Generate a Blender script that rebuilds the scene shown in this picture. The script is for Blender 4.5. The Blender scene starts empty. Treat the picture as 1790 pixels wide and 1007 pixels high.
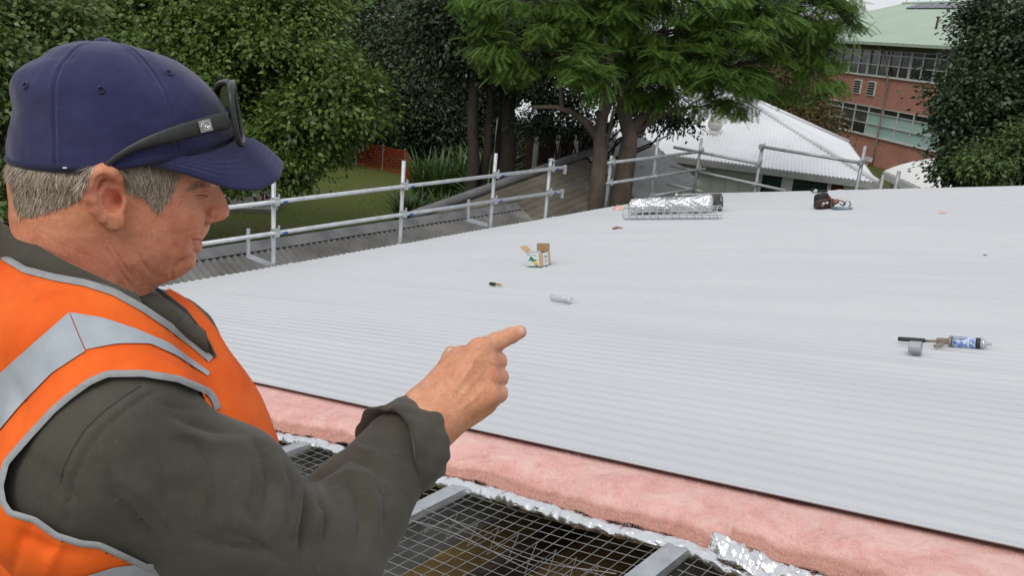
import bpy, math, random
import numpy as np
from mathutils import Matrix, Vector

SC = bpy.context.scene
COL = SC.collection
rng = np.random.default_rng(7)
random.seed(7)

# ------------------------------------------------------------------ camera, sky, sun, exposure
F, CX, CY = 1490.0, 895.0, 503.5            # focal length and centre in pixels of the 1790 px wide photograph
EYE = np.array([0.0, 0.0, 6.0])             # eye height above the lawn
RC = np.array([[0.996152735, -0.0876340551, 0.0],
               [0.0255237239, 0.290132956, -0.956645915],
               [0.0838347609, 0.952965446, 0.291253485]])   # camera axes -> world
cam_data = bpy.data.cameras.new('camera')
cam_data.sensor_width = 36.0
cam_data.lens = F / 1790.0 * 36.0
cam_data.clip_start = 0.05
cam_data.clip_end = 1500.0
cam = bpy.data.objects.new('camera', cam_data)
COL.objects.link(cam)
m = Matrix.Identity(4)
for i in range(3):
    for j in range(3):
        m[i][j] = RC[i, j]
m.translation = Vector(EYE)
cam.matrix_world = m
SC.camera = cam

SUN_EL, SUN_AZ = math.radians(50), math.radians(200)   # azimuth clockwise from +Y
world = bpy.data.worlds.new('World')
SC.world = world
world.use_nodes = True
wn = world.node_tree
wn.nodes.clear()
w_out = wn.nodes.new('ShaderNodeOutputWorld')
w_bg = wn.nodes.new('ShaderNodeBackground')
w_bg.inputs['Strength'].default_value = 0.12
w_sky = wn.nodes.new('ShaderNodeTexSky')
w_sky.sky_type = 'NISHITA'
w_sky.sun_disc = False
w_sky.sun_elevation = SUN_EL
w_sky.sun_rotation = SUN_AZ
w_sky.air_density = 1.0
w_sky.dust_density = 5.0
w_sky.ozone_density = 1.0
# a closed cloud deck: the sky keeps its brightness but loses nearly all its blue
w_cloud = wn.nodes.new('ShaderNodeMixRGB')
w_cloud.inputs['Fac'].default_value = 0.86
w_cloud.inputs['Color2'].default_value = (7.0, 7.25, 7.6, 1)
wn.links.new(w_sky.outputs['Color'], w_cloud.inputs['Color1'])
wn.links.new(w_cloud.outputs['Color'], w_bg.inputs['Color'])
wn.links.new(w_bg.outputs['Background'], w_out.inputs['Surface'])

sun_data = bpy.data.lights.new('sun', 'SUN')
sun_data.energy = 1.25
sun_data.angle = math.radians(28)
sun_data.color = (1.0, 0.97, 0.92)
sun = bpy.data.objects.new('sun', sun_data)
COL.objects.link(sun)
sd = Vector((math.sin(SUN_AZ) * math.cos(SUN_EL), math.cos(SUN_AZ) * math.cos(SUN_EL), math.sin(SUN_EL)))
sun.rotation_euler = sd.to_track_quat('Z', 'Y').to_euler()
sun.location = (0, 0, 40)

SC.view_settings.view_transform = 'Standard'
SC.view_settings.look = 'None'
SC.view_settings.gamma = 1.0
SC.view_settings.exposure = 0.0
SC.view_settings.use_curve_mapping = False

# ------------------------------------------------------------------ measuring helpers
def ray(x, y):
    return RC @ np.array([(x - CX) / F, -(y - CY) / F, -1.0])

def at(x, y, d):
    """point seen at pixel (x, y), d metres in front of the camera"""
    return EYE + ray(x, y) * d

def at_z(x, y, z):
    r = ray(x, y)
    return EYE + r * ((z - EYE[2]) / r[2])

S_ = np.array([0.7595458, -0.61733666, 0.20490395])      # up the roof slope, along the ribs
T_ = np.array([0.63071921, 0.77601114, 0.0])             # along the eave, away from the camera
N_ = np.array([-0.15900774, 0.12923685, 0.97878209])
N_ = N_ / np.linalg.norm(N_)
R0 = EYE + N_ * -1.0325

def roof(s, t, n=0.0):
    return R0 + S_ * s + T_ * t + N_ * n

def on_roof(x, y, n=0.0):
    r = ray(x, y)
    k = ((R0 + N_ * n - EYE) @ N_) / (r @ N_)
    return EYE + r * k

ROOF_M = Matrix(((S_[0], T_[0], N_[0], R0[0]), (S_[1], T_[1], N_[1], R0[1]), (S_[2], T_[2], N_[2], R0[2]), (0, 0, 0, 1)))

def nrm(v):
    v = np.asarray(v, float)
    return v / max(np.linalg.norm(v), 1e-9)

# ------------------------------------------------------------------ materials
MATS = {}

def nt_of(name):
    mt = bpy.data.materials.new(name)
    mt.use_nodes = True
    nt = mt.node_tree
    return mt, nt, nt.nodes['Principled BSDF']

def mat(name, col, rough=0.6, metal=0.0, col2=None, scale=8.0, detail=4.0, bump=0.0, bscale=None, spec=0.5,
        lo=0.35, hi=0.65, stretch=None, sss=0.0, trans=0.0, ior=1.45, bdist=0.01, coat=0.0, sheen=0.0, rough2=None):
    if name in MATS:
        return MATS[name]
    mt, nt, b = nt_of(name)
    L = nt.links.new
    b.inputs['Base Color'].default_value = (*col, 1)
    b.inputs['Roughness'].default_value = rough
    b.inputs['Metallic'].default_value = metal
    b.inputs['Specular IOR Level'].default_value = spec
    b.inputs['IOR'].default_value = ior
    b.inputs['Transmission Weight'].default_value = trans
    b.inputs['Coat Weight'].default_value = coat
    b.inputs['Sheen Weight'].default_value = sheen
    if sss:
        b.inputs['Subsurface Weight'].default_value = sss
        b.inputs['Subsurface Radius'].default_value = (1.0, 0.35, 0.2)
        b.inputs['Subsurface Scale'].default_value = 0.004
    tc = nt.nodes.new('ShaderNodeTexCoord')
    mp = nt.nodes.new('ShaderNodeMapping')
    L(tc.outputs['Object'], mp.inputs['Vector'])
    if stretch:
        mp.inputs['Scale'].default_value = stretch
    if col2 is not None or rough2 is not None:
        nz = nt.nodes.new('ShaderNodeTexNoise')
        nz.inputs['Scale'].default_value = scale
        nz.inputs['Detail'].default_value = detail
        nz.inputs['Roughness'].default_value = 0.6
        L(mp.outputs['Vector'], nz.inputs['Vector'])
        rp = nt.nodes.new('ShaderNodeValToRGB')
        c2 = col2 if col2 is not None else col
        rp.color_ramp.elements[0].position = lo
        rp.color_ramp.elements[1].position = hi
        rp.color_ramp.elements[0].color = (*col, 1)
        rp.color_ramp.elements[1].color = (*c2, 1)
        L(nz.outputs['Fac'], rp.inputs['Fac'])
        L(rp.outputs['Color'], b.inputs['Base Color'])
        if rough2 is not None:
            mr = nt.nodes.new('ShaderNodeMapRange')
            mr.inputs['To Min'].default_value = rough
            mr.inputs['To Max'].default_value = rough2
            L(nz.outputs['Fac'], mr.inputs['Value'])
            L(mr.outputs['Result'], b.inputs['Roughness'])
    if bump:
        nb = nt.nodes.new('ShaderNodeTexNoise')
        nb.inputs['Scale'].default_value = bscale or scale * 3
        nb.inputs['Detail'].default_value = 5
        L(mp.outputs['Vector'], nb.inputs['Vector'])
        bp = nt.nodes.new('ShaderNodeBump')
        bp.inputs['Strength'].default_value = bump
        bp.inputs['Distance'].default_value = bdist
        L(nb.outputs['Fac'], bp.inputs['Height'])
        L(bp.outputs['Normal'], b.inputs['Normal'])
    MATS[name] = mt
    return mt

def leaf_mat(name, cols, rough=0.42, transl=0.25, spec=0.5):
    """leaf colour varies from leaf to leaf and with the crown's patches"""
    if name in MATS:
        return MATS[name]
    mt, nt, b = nt_of(name)
    L = nt.links.new
    g = nt.nodes.new('ShaderNodeNewGeometry')
    rp = nt.nodes.new('ShaderNodeValToRGB')
    els = rp.color_ramp.elements
    n = len(cols)
    els[0].position, els[1].position = 0.0, 1.0
    els[0].color, els[1].color = (*cols[0], 1), (*cols[-1], 1)
    for i in range(1, n - 1):
        e = els.new(i / (n - 1)); e.color = (*cols[i], 1)
    nz = nt.nodes.new('ShaderNodeTexNoise')
    nz.inputs['Scale'].default_value = 0.9
    tc = nt.nodes.new('ShaderNodeTexCoord')
    L(tc.outputs['Object'], nz.inputs['Vector'])
    ma = nt.nodes.new('ShaderNodeMath'); ma.operation = 'MULTIPLY_ADD'
    ma.inputs[1].default_value = 0.55
    L(g.outputs['Random Per Island'], ma.inputs[0])
    mb = nt.nodes.new('ShaderNodeMath'); mb.operation = 'MULTIPLY'
    mb.inputs[1].default_value = 0.6
    L(nz.outputs['Fac'], mb.inputs[0])
    L(mb.outputs[0], ma.inputs[2])
    L(ma.outputs[0], rp.inputs['Fac'])
    L(rp.outputs['Color'], b.inputs['Base Color'])
    b.inputs['Roughness'].default_value = rough
    b.inputs['Specular IOR Level'].default_value = spec
    if transl:
        tr = nt.nodes.new('ShaderNodeBsdfTranslucent')
        L(rp.outputs['Color'], tr.inputs['Color'])
        mx = nt.nodes.new('ShaderNodeMixShader')
        mx.inputs['Fac'].default_value = transl
        L(b.outputs['BSDF'], mx.inputs[1]); L(tr.outputs['BSDF'], mx.inputs[2])
        L(mx.outputs['Shader'], nt.nodes['Material Output'].inputs['Surface'])
    MATS[name] = mt
    return mt

# ------------------------------------------------------------------ mesh helpers
def mesh_np(name, V, Fq, material=None, smooth=False, attrs=None):
    """V (n,3); Fq array (m,k) or list of faces"""
    me = bpy.data.meshes.new(name)
    V = np.asarray(V, np.float32)
    if isinstance(Fq, np.ndarray) and Fq.ndim == 2:
        k = Fq.shape[1]; nf = Fq.shape[0]
        me.vertices.add(len(V)); me.vertices.foreach_set('co', V.ravel())
        me.loops.add(nf * k); me.loops.foreach_set('vertex_index', Fq.astype(np.int32).ravel())
        me.polygons.add(nf)
        me.polygons.foreach_set('loop_start', (np.arange(nf) * k).astype(np.int32))
        me.polygons.foreach_set('loop_total', np.full(nf, k, np.int32))
        me.update(calc_edges=True)
    else:
        me.from_pydata([tuple(map(float, v)) for v in V], [], [tuple(map(int, f)) for f in Fq])
        me.update()
    if smooth:
        me.polygons.foreach_set('use_smooth', np.ones(len(me.polygons), bool))
    if attrs:
        for an, av in attrs.items():
            av = np.asarray(av, np.float32)
            if av.ndim == 1:
                a = me.attributes.new(an, 'FLOAT', 'POINT'); a.data.foreach_set('value', av)
            else:
                a = me.attributes.new(an, 'FLOAT_COLOR', 'POINT')
                a.data.foreach_set('color', np.c_[av, np.ones(len(av))].astype(np.float32).ravel())
    if material is not None:
        me.materials.append(material)
    return me

def put(name, me, parent=None, matrix=None):
    o = bpy.data.objects.new(name, me)
    COL.objects.link(o)
    if matrix is not None:
        o.matrix_world = matrix
    if parent is not None:
        o.parent = parent
        o.matrix_parent_inverse = BASE[parent.name].inverted()
    BASE[o.name] = (matrix.copy() if matrix is not None else Matrix.Identity(4))
    return o

BASE = {}

def tag(o, label, cat, group=None):
    o['label'] = label; o['category'] = cat
    if group:
        o['group'] = group
    return o

def kind(o, k):
    o['kind'] = k
    return o

def thing(name, label, cat, loc, group=None):
    o = bpy.data.objects.new(name, None)
    COL.objects.link(o)
    o.empty_display_size = 0.1
    o.location = Vector(tuple(map(float, loc)))
    BASE[o.name] = Matrix.Translation(o.location)
    return tag(o, label, cat, group)

class MB:
    def __init__(self):
        self.v = []; self.f = []
    def add(self, V, Fs):
        b = len(self.v)
        self.v.extend([tuple(map(float, p)) for p in V])
        self.f.extend([tuple(int(i) + b for i in f) for f in Fs])
        return self
    def box(self, c, ax, half):
        """c centre, ax three axes, half three half sizes"""
        c = np.asarray(c, float); ax = [np.asarray(a, float) for a in ax]
        V = [c + ax[0] * half[0] * i + ax[1] * half[1] * j + ax[2] * half[2] * k
             for i in (-1, 1) for j in (-1, 1) for k in (-1, 1)]
        flip = np.dot(np.cross(ax[0], ax[1]), ax[2]) < 0
        Fs = [(0, 1, 3, 2), (4, 6, 7, 5), (0, 4, 5, 1), (2, 3, 7, 6), (0, 2, 6, 4), (1, 5, 7, 3)]
        if flip:
            Fs = [f[::-1] for f in Fs]
        return self.add(V, Fs)
    def bar(self, a, b, w, h, up=(0, 0, 1)):
        a = np.asarray(a, float); b = np.asarray(b, float)
        x = nrm(b - a); y = np.cross(up, x)
        if np.linalg.norm(y) < 1e-4:
            y = np.cross((1, 0, 0), x)
        y = nrm(y); z = np.cross(x, y)
        return self.box((a + b) / 2, (x, y, z), (np.linalg.norm(b - a) / 2, w / 2, h / 2))
    def tube(self, pts, r, n=8, cap=True):
        P = np.asarray(pts, float)
        m_ = len(P)
        rr = np.full(m_, r) if np.isscalar(r) else np.asarray(r, float)
        tan = np.gradient(P, axis=0)
        tan /= np.maximum(np.linalg.norm(tan, axis=1, keepdims=True), 1e-9)
        ref = np.array([0, 0, 1.0]) if abs(tan[0][2]) < 0.9 else np.array([1.0, 0, 0])
        u = nrm(np.cross(tan[0], ref)); V = []
        for i in range(m_):
            u = u - tan[i] * (u @ tan[i]); u = nrm(u); w = np.cross(tan[i], u)
            for k in range(n):
                a = 2 * math.pi * k / n
                V.append(P[i] + (u * math.cos(a) + w * math.sin(a)) * rr[i])
        Fs = []
        for i in range(m_ - 1):
            for k in range(n):
                k2 = (k + 1) % n
                Fs.append((i * n + k, i * n + k2, (i + 1) * n + k2, (i + 1) * n + k))
        if cap:
            Fs.append(tuple(range(n - 1, -1, -1)))
            Fs.append(tuple((m_ - 1) * n + k for k in range(n)))
        return self.add(V, Fs)
    def lathe(self, base, axis, prof, n=16):
        """prof: list of (along, radius)"""
        base = np.asarray(base, float); ax = nrm(axis)
        ref = np.array([0, 0, 1.0]) if abs(ax[2]) < 0.9 else np.array([1.0, 0, 0])
        u = nrm(np.cross(ax, ref)); w = np.cross(ax, u); V = []
        for h, r in prof:
            for k in range(n):
                a = 2 * math.pi * k / n
                V.append(base + ax * h + (u * math.cos(a) + w * math.sin(a)) * r)
        Fs = []
        for i in range(len(prof) - 1):
            for k in range(n):
                k2 = (k + 1) % n
                Fs.append((i * n + k, i * n + k2, (i + 1) * n + k2, (i + 1) * n + k))
        Fs.append(tuple(range(n - 1, -1, -1))); Fs.append(tuple((len(prof) - 1) * n + k for k in range(n)))
        return self.add(V, Fs)
    def grid(self, fn, nu, nv):
        V = [fn(i / nu, j / nv) for i in range(nu + 1) for j in range(nv + 1)]
        Fs = [(i * (nv + 1) + j, (i + 1) * (nv + 1) + j, (i + 1) * (nv + 1) + j + 1, i * (nv + 1) + j + 1)
              for i in range(nu) for j in range(nv)]
        return self.add(V, Fs)
    def mesh(self, name, material, smooth=False):
        return mesh_np(name, np.array(self.v), self.f, material, smooth)
    def build(self, name, material, parent=None, smooth=False):
        return put(name, self.mesh(name, material, smooth), parent)

def vnoise(P, seed=0, scale=1.0, octaves=3):
    """cheap smooth 3-D value noise in numpy, about -1..1"""
    P = np.asarray(P, float) * scale
    out = np.zeros(len(P)); amp = 1.0; tot = 0
    for o in range(octaves):
        Q = P * (2 ** o) + seed * 17.13 + o * 5.7
        I = np.floor(Q).astype(np.int64); f = Q - I
        f = f * f * (3 - 2 * f)
        def h(ix, iy, iz):
            n = (ix * 374761393 + iy * 668265263 + iz * 2147483647 + seed * 144665) & 0xffffffff
            n = ((n ^ (n >> 13)) * 1274126177) & 0xffffffff
            n = n ^ (n >> 16)
            return (n & 0xffff) / 32767.5 - 1.0
        r = 0
        for dx in (0, 1):
            for dy in (0, 1):
                for dz in (0, 1):
                    wgt = (f[:, 0] if dx else 1 - f[:, 0]) * (f[:, 1] if dy else 1 - f[:, 1]) * (f[:, 2] if dz else 1 - f[:, 2])
                    r = r + wgt * h(I[:, 0] + dx, I[:, 1] + dy, I[:, 2] + dz)
        out += r * amp; tot += amp; amp *= 0.5
    return out / tot
# ================================================================== THE SETTING
UP = np.array([0, 0, 1.0])
SH = nrm([S_[0], S_[1], 0])          # horizontal direction of the slope

def proj(P):
    c = RC.T @ (np.asarray(P, float) - EYE)
    return np.array([CX + F * c[0] / -c[2], CY - F * c[1] / -c[2]])

def on_v(x, y, P0, d):
    """pixel on the vertical plane through P0 along horizontal direction d"""
    n = np.cross(UP, d); r = ray(x, y)
    return EYE + r * (((np.asarray(P0) - EYE) @ n) / (r @ n))

# materials
def roof_mat():
    mt, nt, b = nt_of('grey_roof_paint'); L = nt.links.new
    tc = nt.nodes.new('ShaderNodeTexCoord'); mp = nt.nodes.new('ShaderNodeMapping'); mp.inputs['Scale'].default_value = (.35, 2.0, 1); L(tc.outputs['Object'], mp.inputs['Vector'])
    oi = nt.nodes.new('ShaderNodeObjectInfo')
    va = nt.nodes.new('ShaderNodeVectorMath'); va.operation = 'ADD'; L(mp.outputs['Vector'], va.inputs[0]); L(oi.outputs['Location'], va.inputs[1])
    n1 = nt.nodes.new('ShaderNodeTexNoise'); n1.inputs['Scale'].default_value = 1.1; n1.inputs['Detail'].default_value = 7; L(va.outputs['Vector'], n1.inputs['Vector'])
    r1 = nt.nodes.new('ShaderNodeValToRGB'); e = r1.color_ramp.elements; e[0].position, e[1].position = .3, .7; e[0].color, e[1].color = (.515, .525, .545, 1), (.56, .57, .585, 1); L(n1.outputs['Fac'], r1.inputs['Fac'])
    vb = nt.nodes.new('ShaderNodeVectorMath'); vb.operation = 'ADD'; L(tc.outputs['Object'], vb.inputs[0]); L(oi.outputs['Location'], vb.inputs[1])
    n2 = nt.nodes.new('ShaderNodeTexNoise'); n2.inputs['Scale'].default_value = 4.5; n2.inputs['Detail'].default_value = 9; n2.inputs['Roughness'].default_value = .72; L(vb.outputs['Vector'], n2.inputs['Vector'])
    r2 = nt.nodes.new('ShaderNodeValToRGB'); e = r2.color_ramp.elements; e[0].position, e[1].position = .57, .76; e[0].color, e[1].color = (0, 0, 0, 1), (.22, .22, .22, 1); L(n2.outputs['Fac'], r2.inputs['Fac'])
    mx = nt.nodes.new('ShaderNodeMixRGB'); mx.inputs['Color2'].default_value = (.40, .395, .385, 1); L(r2.outputs['Color'], mx.inputs['Fac']); L(r1.outputs['Color'], mx.inputs['Color1'])
    L(mx.outputs['Color'], b.inputs['Base Color'])
    mr = nt.nodes.new('ShaderNodeMapRange'); mr.inputs['To Min'].default_value = .30; mr.inputs['To Max'].default_value = .5; L(n1.outputs['Fac'], mr.inputs['Value']); L(mr.outputs['Result'], b.inputs['Roughness'])
    MATS['grey_roof_paint'] = mt
    return mt
M_roof = roof_mat()
M_galv = mat('galvanised_steel', (0.42, 0.44, 0.46), 0.42, 0.75, col2=(0.56, 0.58, 0.60), scale=14, detail=6, rough2=0.55)
M_galvw = mat('weathered_galvanised_tube', (0.46, 0.48, 0.50), 0.5, 0.45, col2=(0.60, 0.62, 0.63), scale=9, detail=5)
M_galvd = mat('dull_galvanised_tube', (0.30, 0.31, 0.32), 0.55, 0.35, col2=(0.44, 0.45, 0.46), scale=9, detail=5)
M_white = mat('white_roof_steel', (0.66, 0.67, 0.69), 0.45, col2=(0.76, 0.77, 0.79), scale=0.8, detail=6)
M_oldroof = mat('weathered_cement_sheet', (0.075, 0.072, 0.068), 0.9, col2=(0.20, 0.195, 0.185), scale=1.7, detail=9, bump=0.3, bscale=40, lo=0.3, hi=0.72)
M_mossroof = mat('mossy_cement_sheet', (0.085, 0.075, 0.058), 0.9, col2=(0.20, 0.175, 0.135), scale=1.5, detail=9, bump=0.3, bscale=30, lo=0.3, hi=0.7)
M_paleroof = mat('pale_cement_sheet', (0.24, 0.24, 0.235), 0.85, col2=(0.34, 0.34, 0.335), scale=1.2, detail=8, bump=0.2, bscale=30)
M_cap = mat('ridge_capping', (0.10, 0.10, 0.105), 0.8, col2=(0.17, 0.17, 0.17), scale=3, detail=8)
M_green = mat('green_painted_wall', (0.44, 0.49, 0.43), 0.75, col2=(0.50, 0.54, 0.48), scale=1.5, detail=5)
M_dark = mat('dark_interior', (0.012, 0.011, 0.010), 0.9)
M_trimw = mat('off_white_trim', (0.55, 0.55, 0.53), 0.6, col2=(0.63, 0.63, 0.61), scale=4)
M_gutter = mat('grey_gutter', (0.30, 0.31, 0.31), 0.5, col2=(0.38, 0.385, 0.38), scale=3)

# ---- lawn
def lawn_mat():
    mt, nt, b = nt_of('lawn_grass'); L = nt.links.new
    tc = nt.nodes.new('ShaderNodeTexCoord')
    n1 = nt.nodes.new('ShaderNodeTexNoise'); n1.inputs['Scale'].default_value = 0.35; n1.inputs['Detail'].default_value = 8; n1.inputs['Roughness'].default_value = 0.65
    n2 = nt.nodes.new('ShaderNodeTexNoise'); n2.inputs['Scale'].default_value = 9; n2.inputs['Detail'].default_value = 8; n2.inputs['Roughness'].default_value = 0.7
    L(tc.outputs['Object'], n1.inputs['Vector']); L(tc.outputs['Object'], n2.inputs['Vector'])
    r1 = nt.nodes.new('ShaderNodeValToRGB'); e = r1.color_ramp.elements
    e[0].position, e[0].color = 0.33, (0.135, 0.112, 0.058, 1)
    e[1].position, e[1].color = 0.60, (0.10, 0.13, 0.030, 1)
    k = e.new(0.45); k.color = (0.115, 0.125, 0.038, 1)
    L(n1.outputs['Fac'], r1.inputs['Fac'])
    r2 = nt.nodes.new('ShaderNodeValToRGB'); e = r2.color_ramp.elements
    e[0].position, e[0].color = 0.3, (0.45, 0.45, 0.45, 1); e[1].position, e[1].color = 0.72, (1.35, 1.35, 1.3, 1)
    L(n2.outputs['Fac'], r2.inputs['Fac'])
    mx = nt.nodes.new('ShaderNodeMixRGB'); mx.blend_type = 'MULTIPLY'; mx.inputs['Fac'].default_value = 1
    L(r1.outputs['Color'], mx.inputs['Color1']); L(r2.outputs['Color'], mx.inputs['Color2'])
    L(mx.outputs['Color'], b.inputs['Base Color']); b.inputs['Roughness'].default_value = 0.95
    b.inputs['Specular IOR Level'].default_value = 0.15
    bp = nt.nodes.new('ShaderNodeBump'); bp.inputs['Strength'].default_value = 0.8; bp.inputs['Distance'].default_value = 0.05
    L(n2.outputs['Fac'], bp.inputs['Height']); L(bp.outputs['Normal'], b.inputs['Normal'])
    return mt
g = MB().grid(lambda u, v: (-700 + 1400 * u, -700 + 1400 * v, 0.25 * math.sin(u * 90) * math.sin(v * 80) * 0.15), 60, 60)
kind(g.build('ground', lawn_mat(), smooth=True), 'structure')

# ---- the building we stand on: new roof sheets, purlins, insulation
S0, S1, TN, TF = -7.70, 3.6, 2.20, 13.2
B_ = thing('school_building', 'long low building whose sloping roof is being covered with new pale grey corrugated sheets', 'building', (roof(-2, 7)[0], roof(-2, 7)[1], 0.0))
PITCH, NCOR = 0.0762, 10
W_SH = PITCH * NCOR

def sheet_mesh(seed):
    r = np.random.default_rng(seed)
    ns, per = 26, 18
    ny = NCOR * per + per // 2
    s = np.linspace(S0, S1, ns + 1); y = np.arange(ny + 1) * PITCH / per
    Sg, Yg = np.meshgrid(s, y, indexing='ij')
    P = np.c_[Sg.ravel() * 0.5, Yg.ravel() * 0.8, np.zeros(Sg.size)]
    ph = np.abs((Yg / PITCH + .5) % 1 - .5) * PITCH; z = -0.0125 * (1 - np.exp(-(ph / .0125) ** 3)) + .0022 * np.exp(-((ph - .038) / .005) ** 2) + 0.0030 * vnoise(P, seed, 1.6, 2).reshape(Sg.shape)
    z += np.where(Yg > W_SH - 1e-6, 0.0035, 0.0) + np.where(Yg < PITCH * .3, 0.0, 0.0)
    Sg = Sg + np.where(Sg < S0 + 1e-6, r.uniform(-0.02, 0.02) + 0.018 * np.sin(Yg * 5 + seed), 0)
    V = np.c_[Sg.ravel(), Yg.ravel(), z.ravel()]
    i, j = np.meshgrid(np.arange(ns), np.arange(ny), indexing='ij')
    a = i * (ny + 1) + j
    Fq = np.stack([a, a + ny + 1, a + ny + 2, a + 1], -1).reshape(-1, 4)
    return mesh_np('roof_sheet', V, Fq, M_roof, True)
sheets = [sheet_mesh(k) for k in (1, 2, 3)]
nsh = int(math.ceil((TF - TN) / W_SH))
for k in range(nsh):
    mk = ROOF_M @ Matrix.Translation((0, TN + k * W_SH, 0.001 * (k % 2)))
    put('roof_sheet', sheets[k % 3], B_, mk)
TEND = TN + nsh * W_SH
# other slope beyond the ridge, ridge capping
rs = MB()
S2 = np.array([S_[0], S_[1], -S_[2]])
rs.grid(lambda u, v: roof(S1, TN + (TEND - TN) * v) + S2 * (7.5 * u) + UP * -0.02, 4, 40)
rs.build('roof_slope', M_roof, B_)
rc = MB()
for sg, dirn in ((-1, -S_), (1, S2)):
    rc.grid(lambda u, v: roof(S1, TN + (TEND - TN) * v, 0.03) + dirn * (0.16 * u), 1, 1)
rc.build('ridge_cap', M_roof, B_)
def s_at(x, y, n): return float((on_roof(x, y, n) - R0) @ S_)
PUR = [-7.45, -6.5, -5.5, -4.5, -3.6, s_at(512, 782, -.062), s_at(782, 862, -.062), s_at(1178, 962, -.062), -0.1, 0.8, 1.7, 2.6, 3.4]
# purlins: galvanised Z sections running along the eave direction
TP0 = 0.98
for s in PUR:
    p = MB()
    t0, t1 = TP0, TEND - 0.05
    a, b = roof(s, t0, -0.062), roof(s, t1, -0.062)
    p.bar(a + S_ * 0.0, b + S_ * 0.0, 0.066, 0.004, N_)                 # top flange
    p.bar(roof(s - 0.036, t0, -0.165), roof(s - 0.036, t1, -0.165), 0.004, 0.203, N_)   # web
    p.bar(roof(s - 0.07, t0, -0.268), roof(s - 0.07, t1, -0.268), 0.07, 0.004, N_)
    p.bar(roof(s + 0.0315, t0, -0.073), roof(s + 0.0315, t1, -0.073), 0.003, 0.02, N_)
    p.build('purlin', M_galv, B_)
    q = MB()
    for t in np.arange(t0 + 0.12, 2.4, 0.11):
        q.lathe(roof(s - 0.0395, t, -0.15), -S_, [(0, 0.012), (0.003, 0.012)], 8)
    kind(q.build('bolt_row', M_dark, B_), 'stuff')
# ceiling below, timber joists and dark end walls
M_ceil = mat('stained_brown_ceiling', (0.09, 0.055, 0.02), 0.9, col2=(0.34, 0.23, 0.09), scale=3.2, detail=8, bump=0.6, bscale=18, lo=0.35, hi=0.7)
cl = MB()
cl.grid(lambda u, v: roof(-7.15 + 10.6 * u, TP0 + 0.02 + 12.0 * v, -0.46 + 0.012 * math.sin(37 * u) * math.sin(51 * v)), 30, 30)
cl.build('ceiling', M_ceil, B_)
M_timber = mat('old_dark_timber', (0.030, 0.022, 0.016), 0.85, col2=(0.065, 0.048, 0.034), scale=6, detail=7, stretch=(1, 6, 6), bump=0.3)
for k, off in enumerate(np.arange(-6.8, 3.3, 0.62)):
    q = MB(); sx = off + 0.05 * math.sin(k * 3)
    q.bar(roof(sx, TP0 + 0.02, -0.40), roof(sx, 12.5, -0.40), 0.05, 0.10, N_).build('joist', M_timber, B_)
M_wallb = mat('cream_wall', (0.45, 0.43, 0.38), 0.85, col2=(0.5, 0.48, 0.43), scale=2)
w = MB()
for (sa, ta), (sb, tb) in (((-7.2, TP0), (3.5, TP0)), ((-7.2, TEND - .3), (3.5, TEND - .3)), ((-7.2, TP0), (-7.2, TEND - .3))):
    A, Bq = roof(sa, ta, -0.28), roof(sb, tb, -0.28)
    A0, B0 = A.copy(), Bq.copy(); A0[2] = B0[2] = 0.0
    w.add([A0, B0, Bq, A], [(0, 1, 2, 3)])
w.build('wall', M_wallb, B_)
w = MB(); A, Bq = roof(S0 - 0.02, TN, -0.10), roof(S0 - 0.02, TEND, -0.10)
w.bar(A - SH * 0.03, Bq - SH * 0.03, 0.025, 0.16); w.build('fascia', M_trimw, B_)

# ---- safety mesh between the purlins
M_wire = mat('galvanised_wire', (0.26, 0.26, 0.25), 0.45, 0.5, col2=(0.42, 0.42, 0.40), scale=20)
def wires(mb, segs, r):
    for P in segs:
        mb.tube(P, r, 4, cap=False)
mesh_root = thing('safety_mesh', 'galvanised wire safety mesh sagging between the purlins beside the pink insulation', 'wire mesh', roof(-2, 1.5, -0.1))
for bi in range(2, 10):
    sa, sb = PUR[bi] + 0.04, PUR[bi + 1] - 0.04
    mb = MB(); Ls = sb - sa
    def zz(u, t, b=bi): return -0.080 - 0.020 * math.sin(math.pi * u) * (1 + 0.25 * math.sin(3.1 * t + b)) + 0.003 * math.sin(9 * t + 5 * u + b)
    segs = []
    for t in np.arange(TP0 + 0.02, 2.75, 0.042):
        dt = random.uniform(-0.006, 0.006)
        segs.append([roof(sa + Ls * u, t + dt + 0.01 * math.sin(u * 4 + bi), zz(u, t)) for u in np.linspace(0, 1, 9)])
    for s in np.arange(sa + 0.02, sb, 0.046):
        u = (s - sa) / Ls
        segs.append([roof(s + 0.006 * math.sin(t * 5), t, zz(u, t) + 0.003) for t in np.linspace(TP0 + 0.01, 2.75, 14)])
    wires(mb, segs, 0.00125)
    put('mesh_panel', mb.mesh('mesh_panel', M_wire, True), mesh_root)
    # lapped edge: doubled strands with a zigzag tie
    mb = MB(); segs = []
    for j, t in enumerate((1.60, 1.66)):
        segs.append([roof(sa + Ls * u, t + 0.02 * math.sin(u * 5 + j + bi) * (0.3 + u), zz(u, t) + 0.02 + 0.012 * math.sin(7 * u + j)) for u in np.linspace(0, 1, 15)])
    zg = []
    for q, u in enumerate(np.linspace(0.02, 0.98, 19)):
        t = 1.62 + (0.055 if q % 2 else -0.045) + 0.03 * math.sin(u * 5 + bi)
        zg.append(roof(sa + Ls * u, t, zz(u, t) + (0.045 if q % 2 else 0.01)))
    segs.append(zg)
    for q in range(0):
        u = random.uniform(0.1, 0.9); t = random.uniform(1.4, 1.8)
        segs.append([roof(sa + Ls * (u + 0.10 * k), t + 0.05 * k * random.uniform(-1, 1.5), zz(u, t) + 0.02 + 0.015 * k * (2 - k)) for k in range(3)])
    wires(mb, segs, 0.0016)
    put('mesh_tie', mb.mesh('mesh_tie', M_wire, True), mesh_root)

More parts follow.
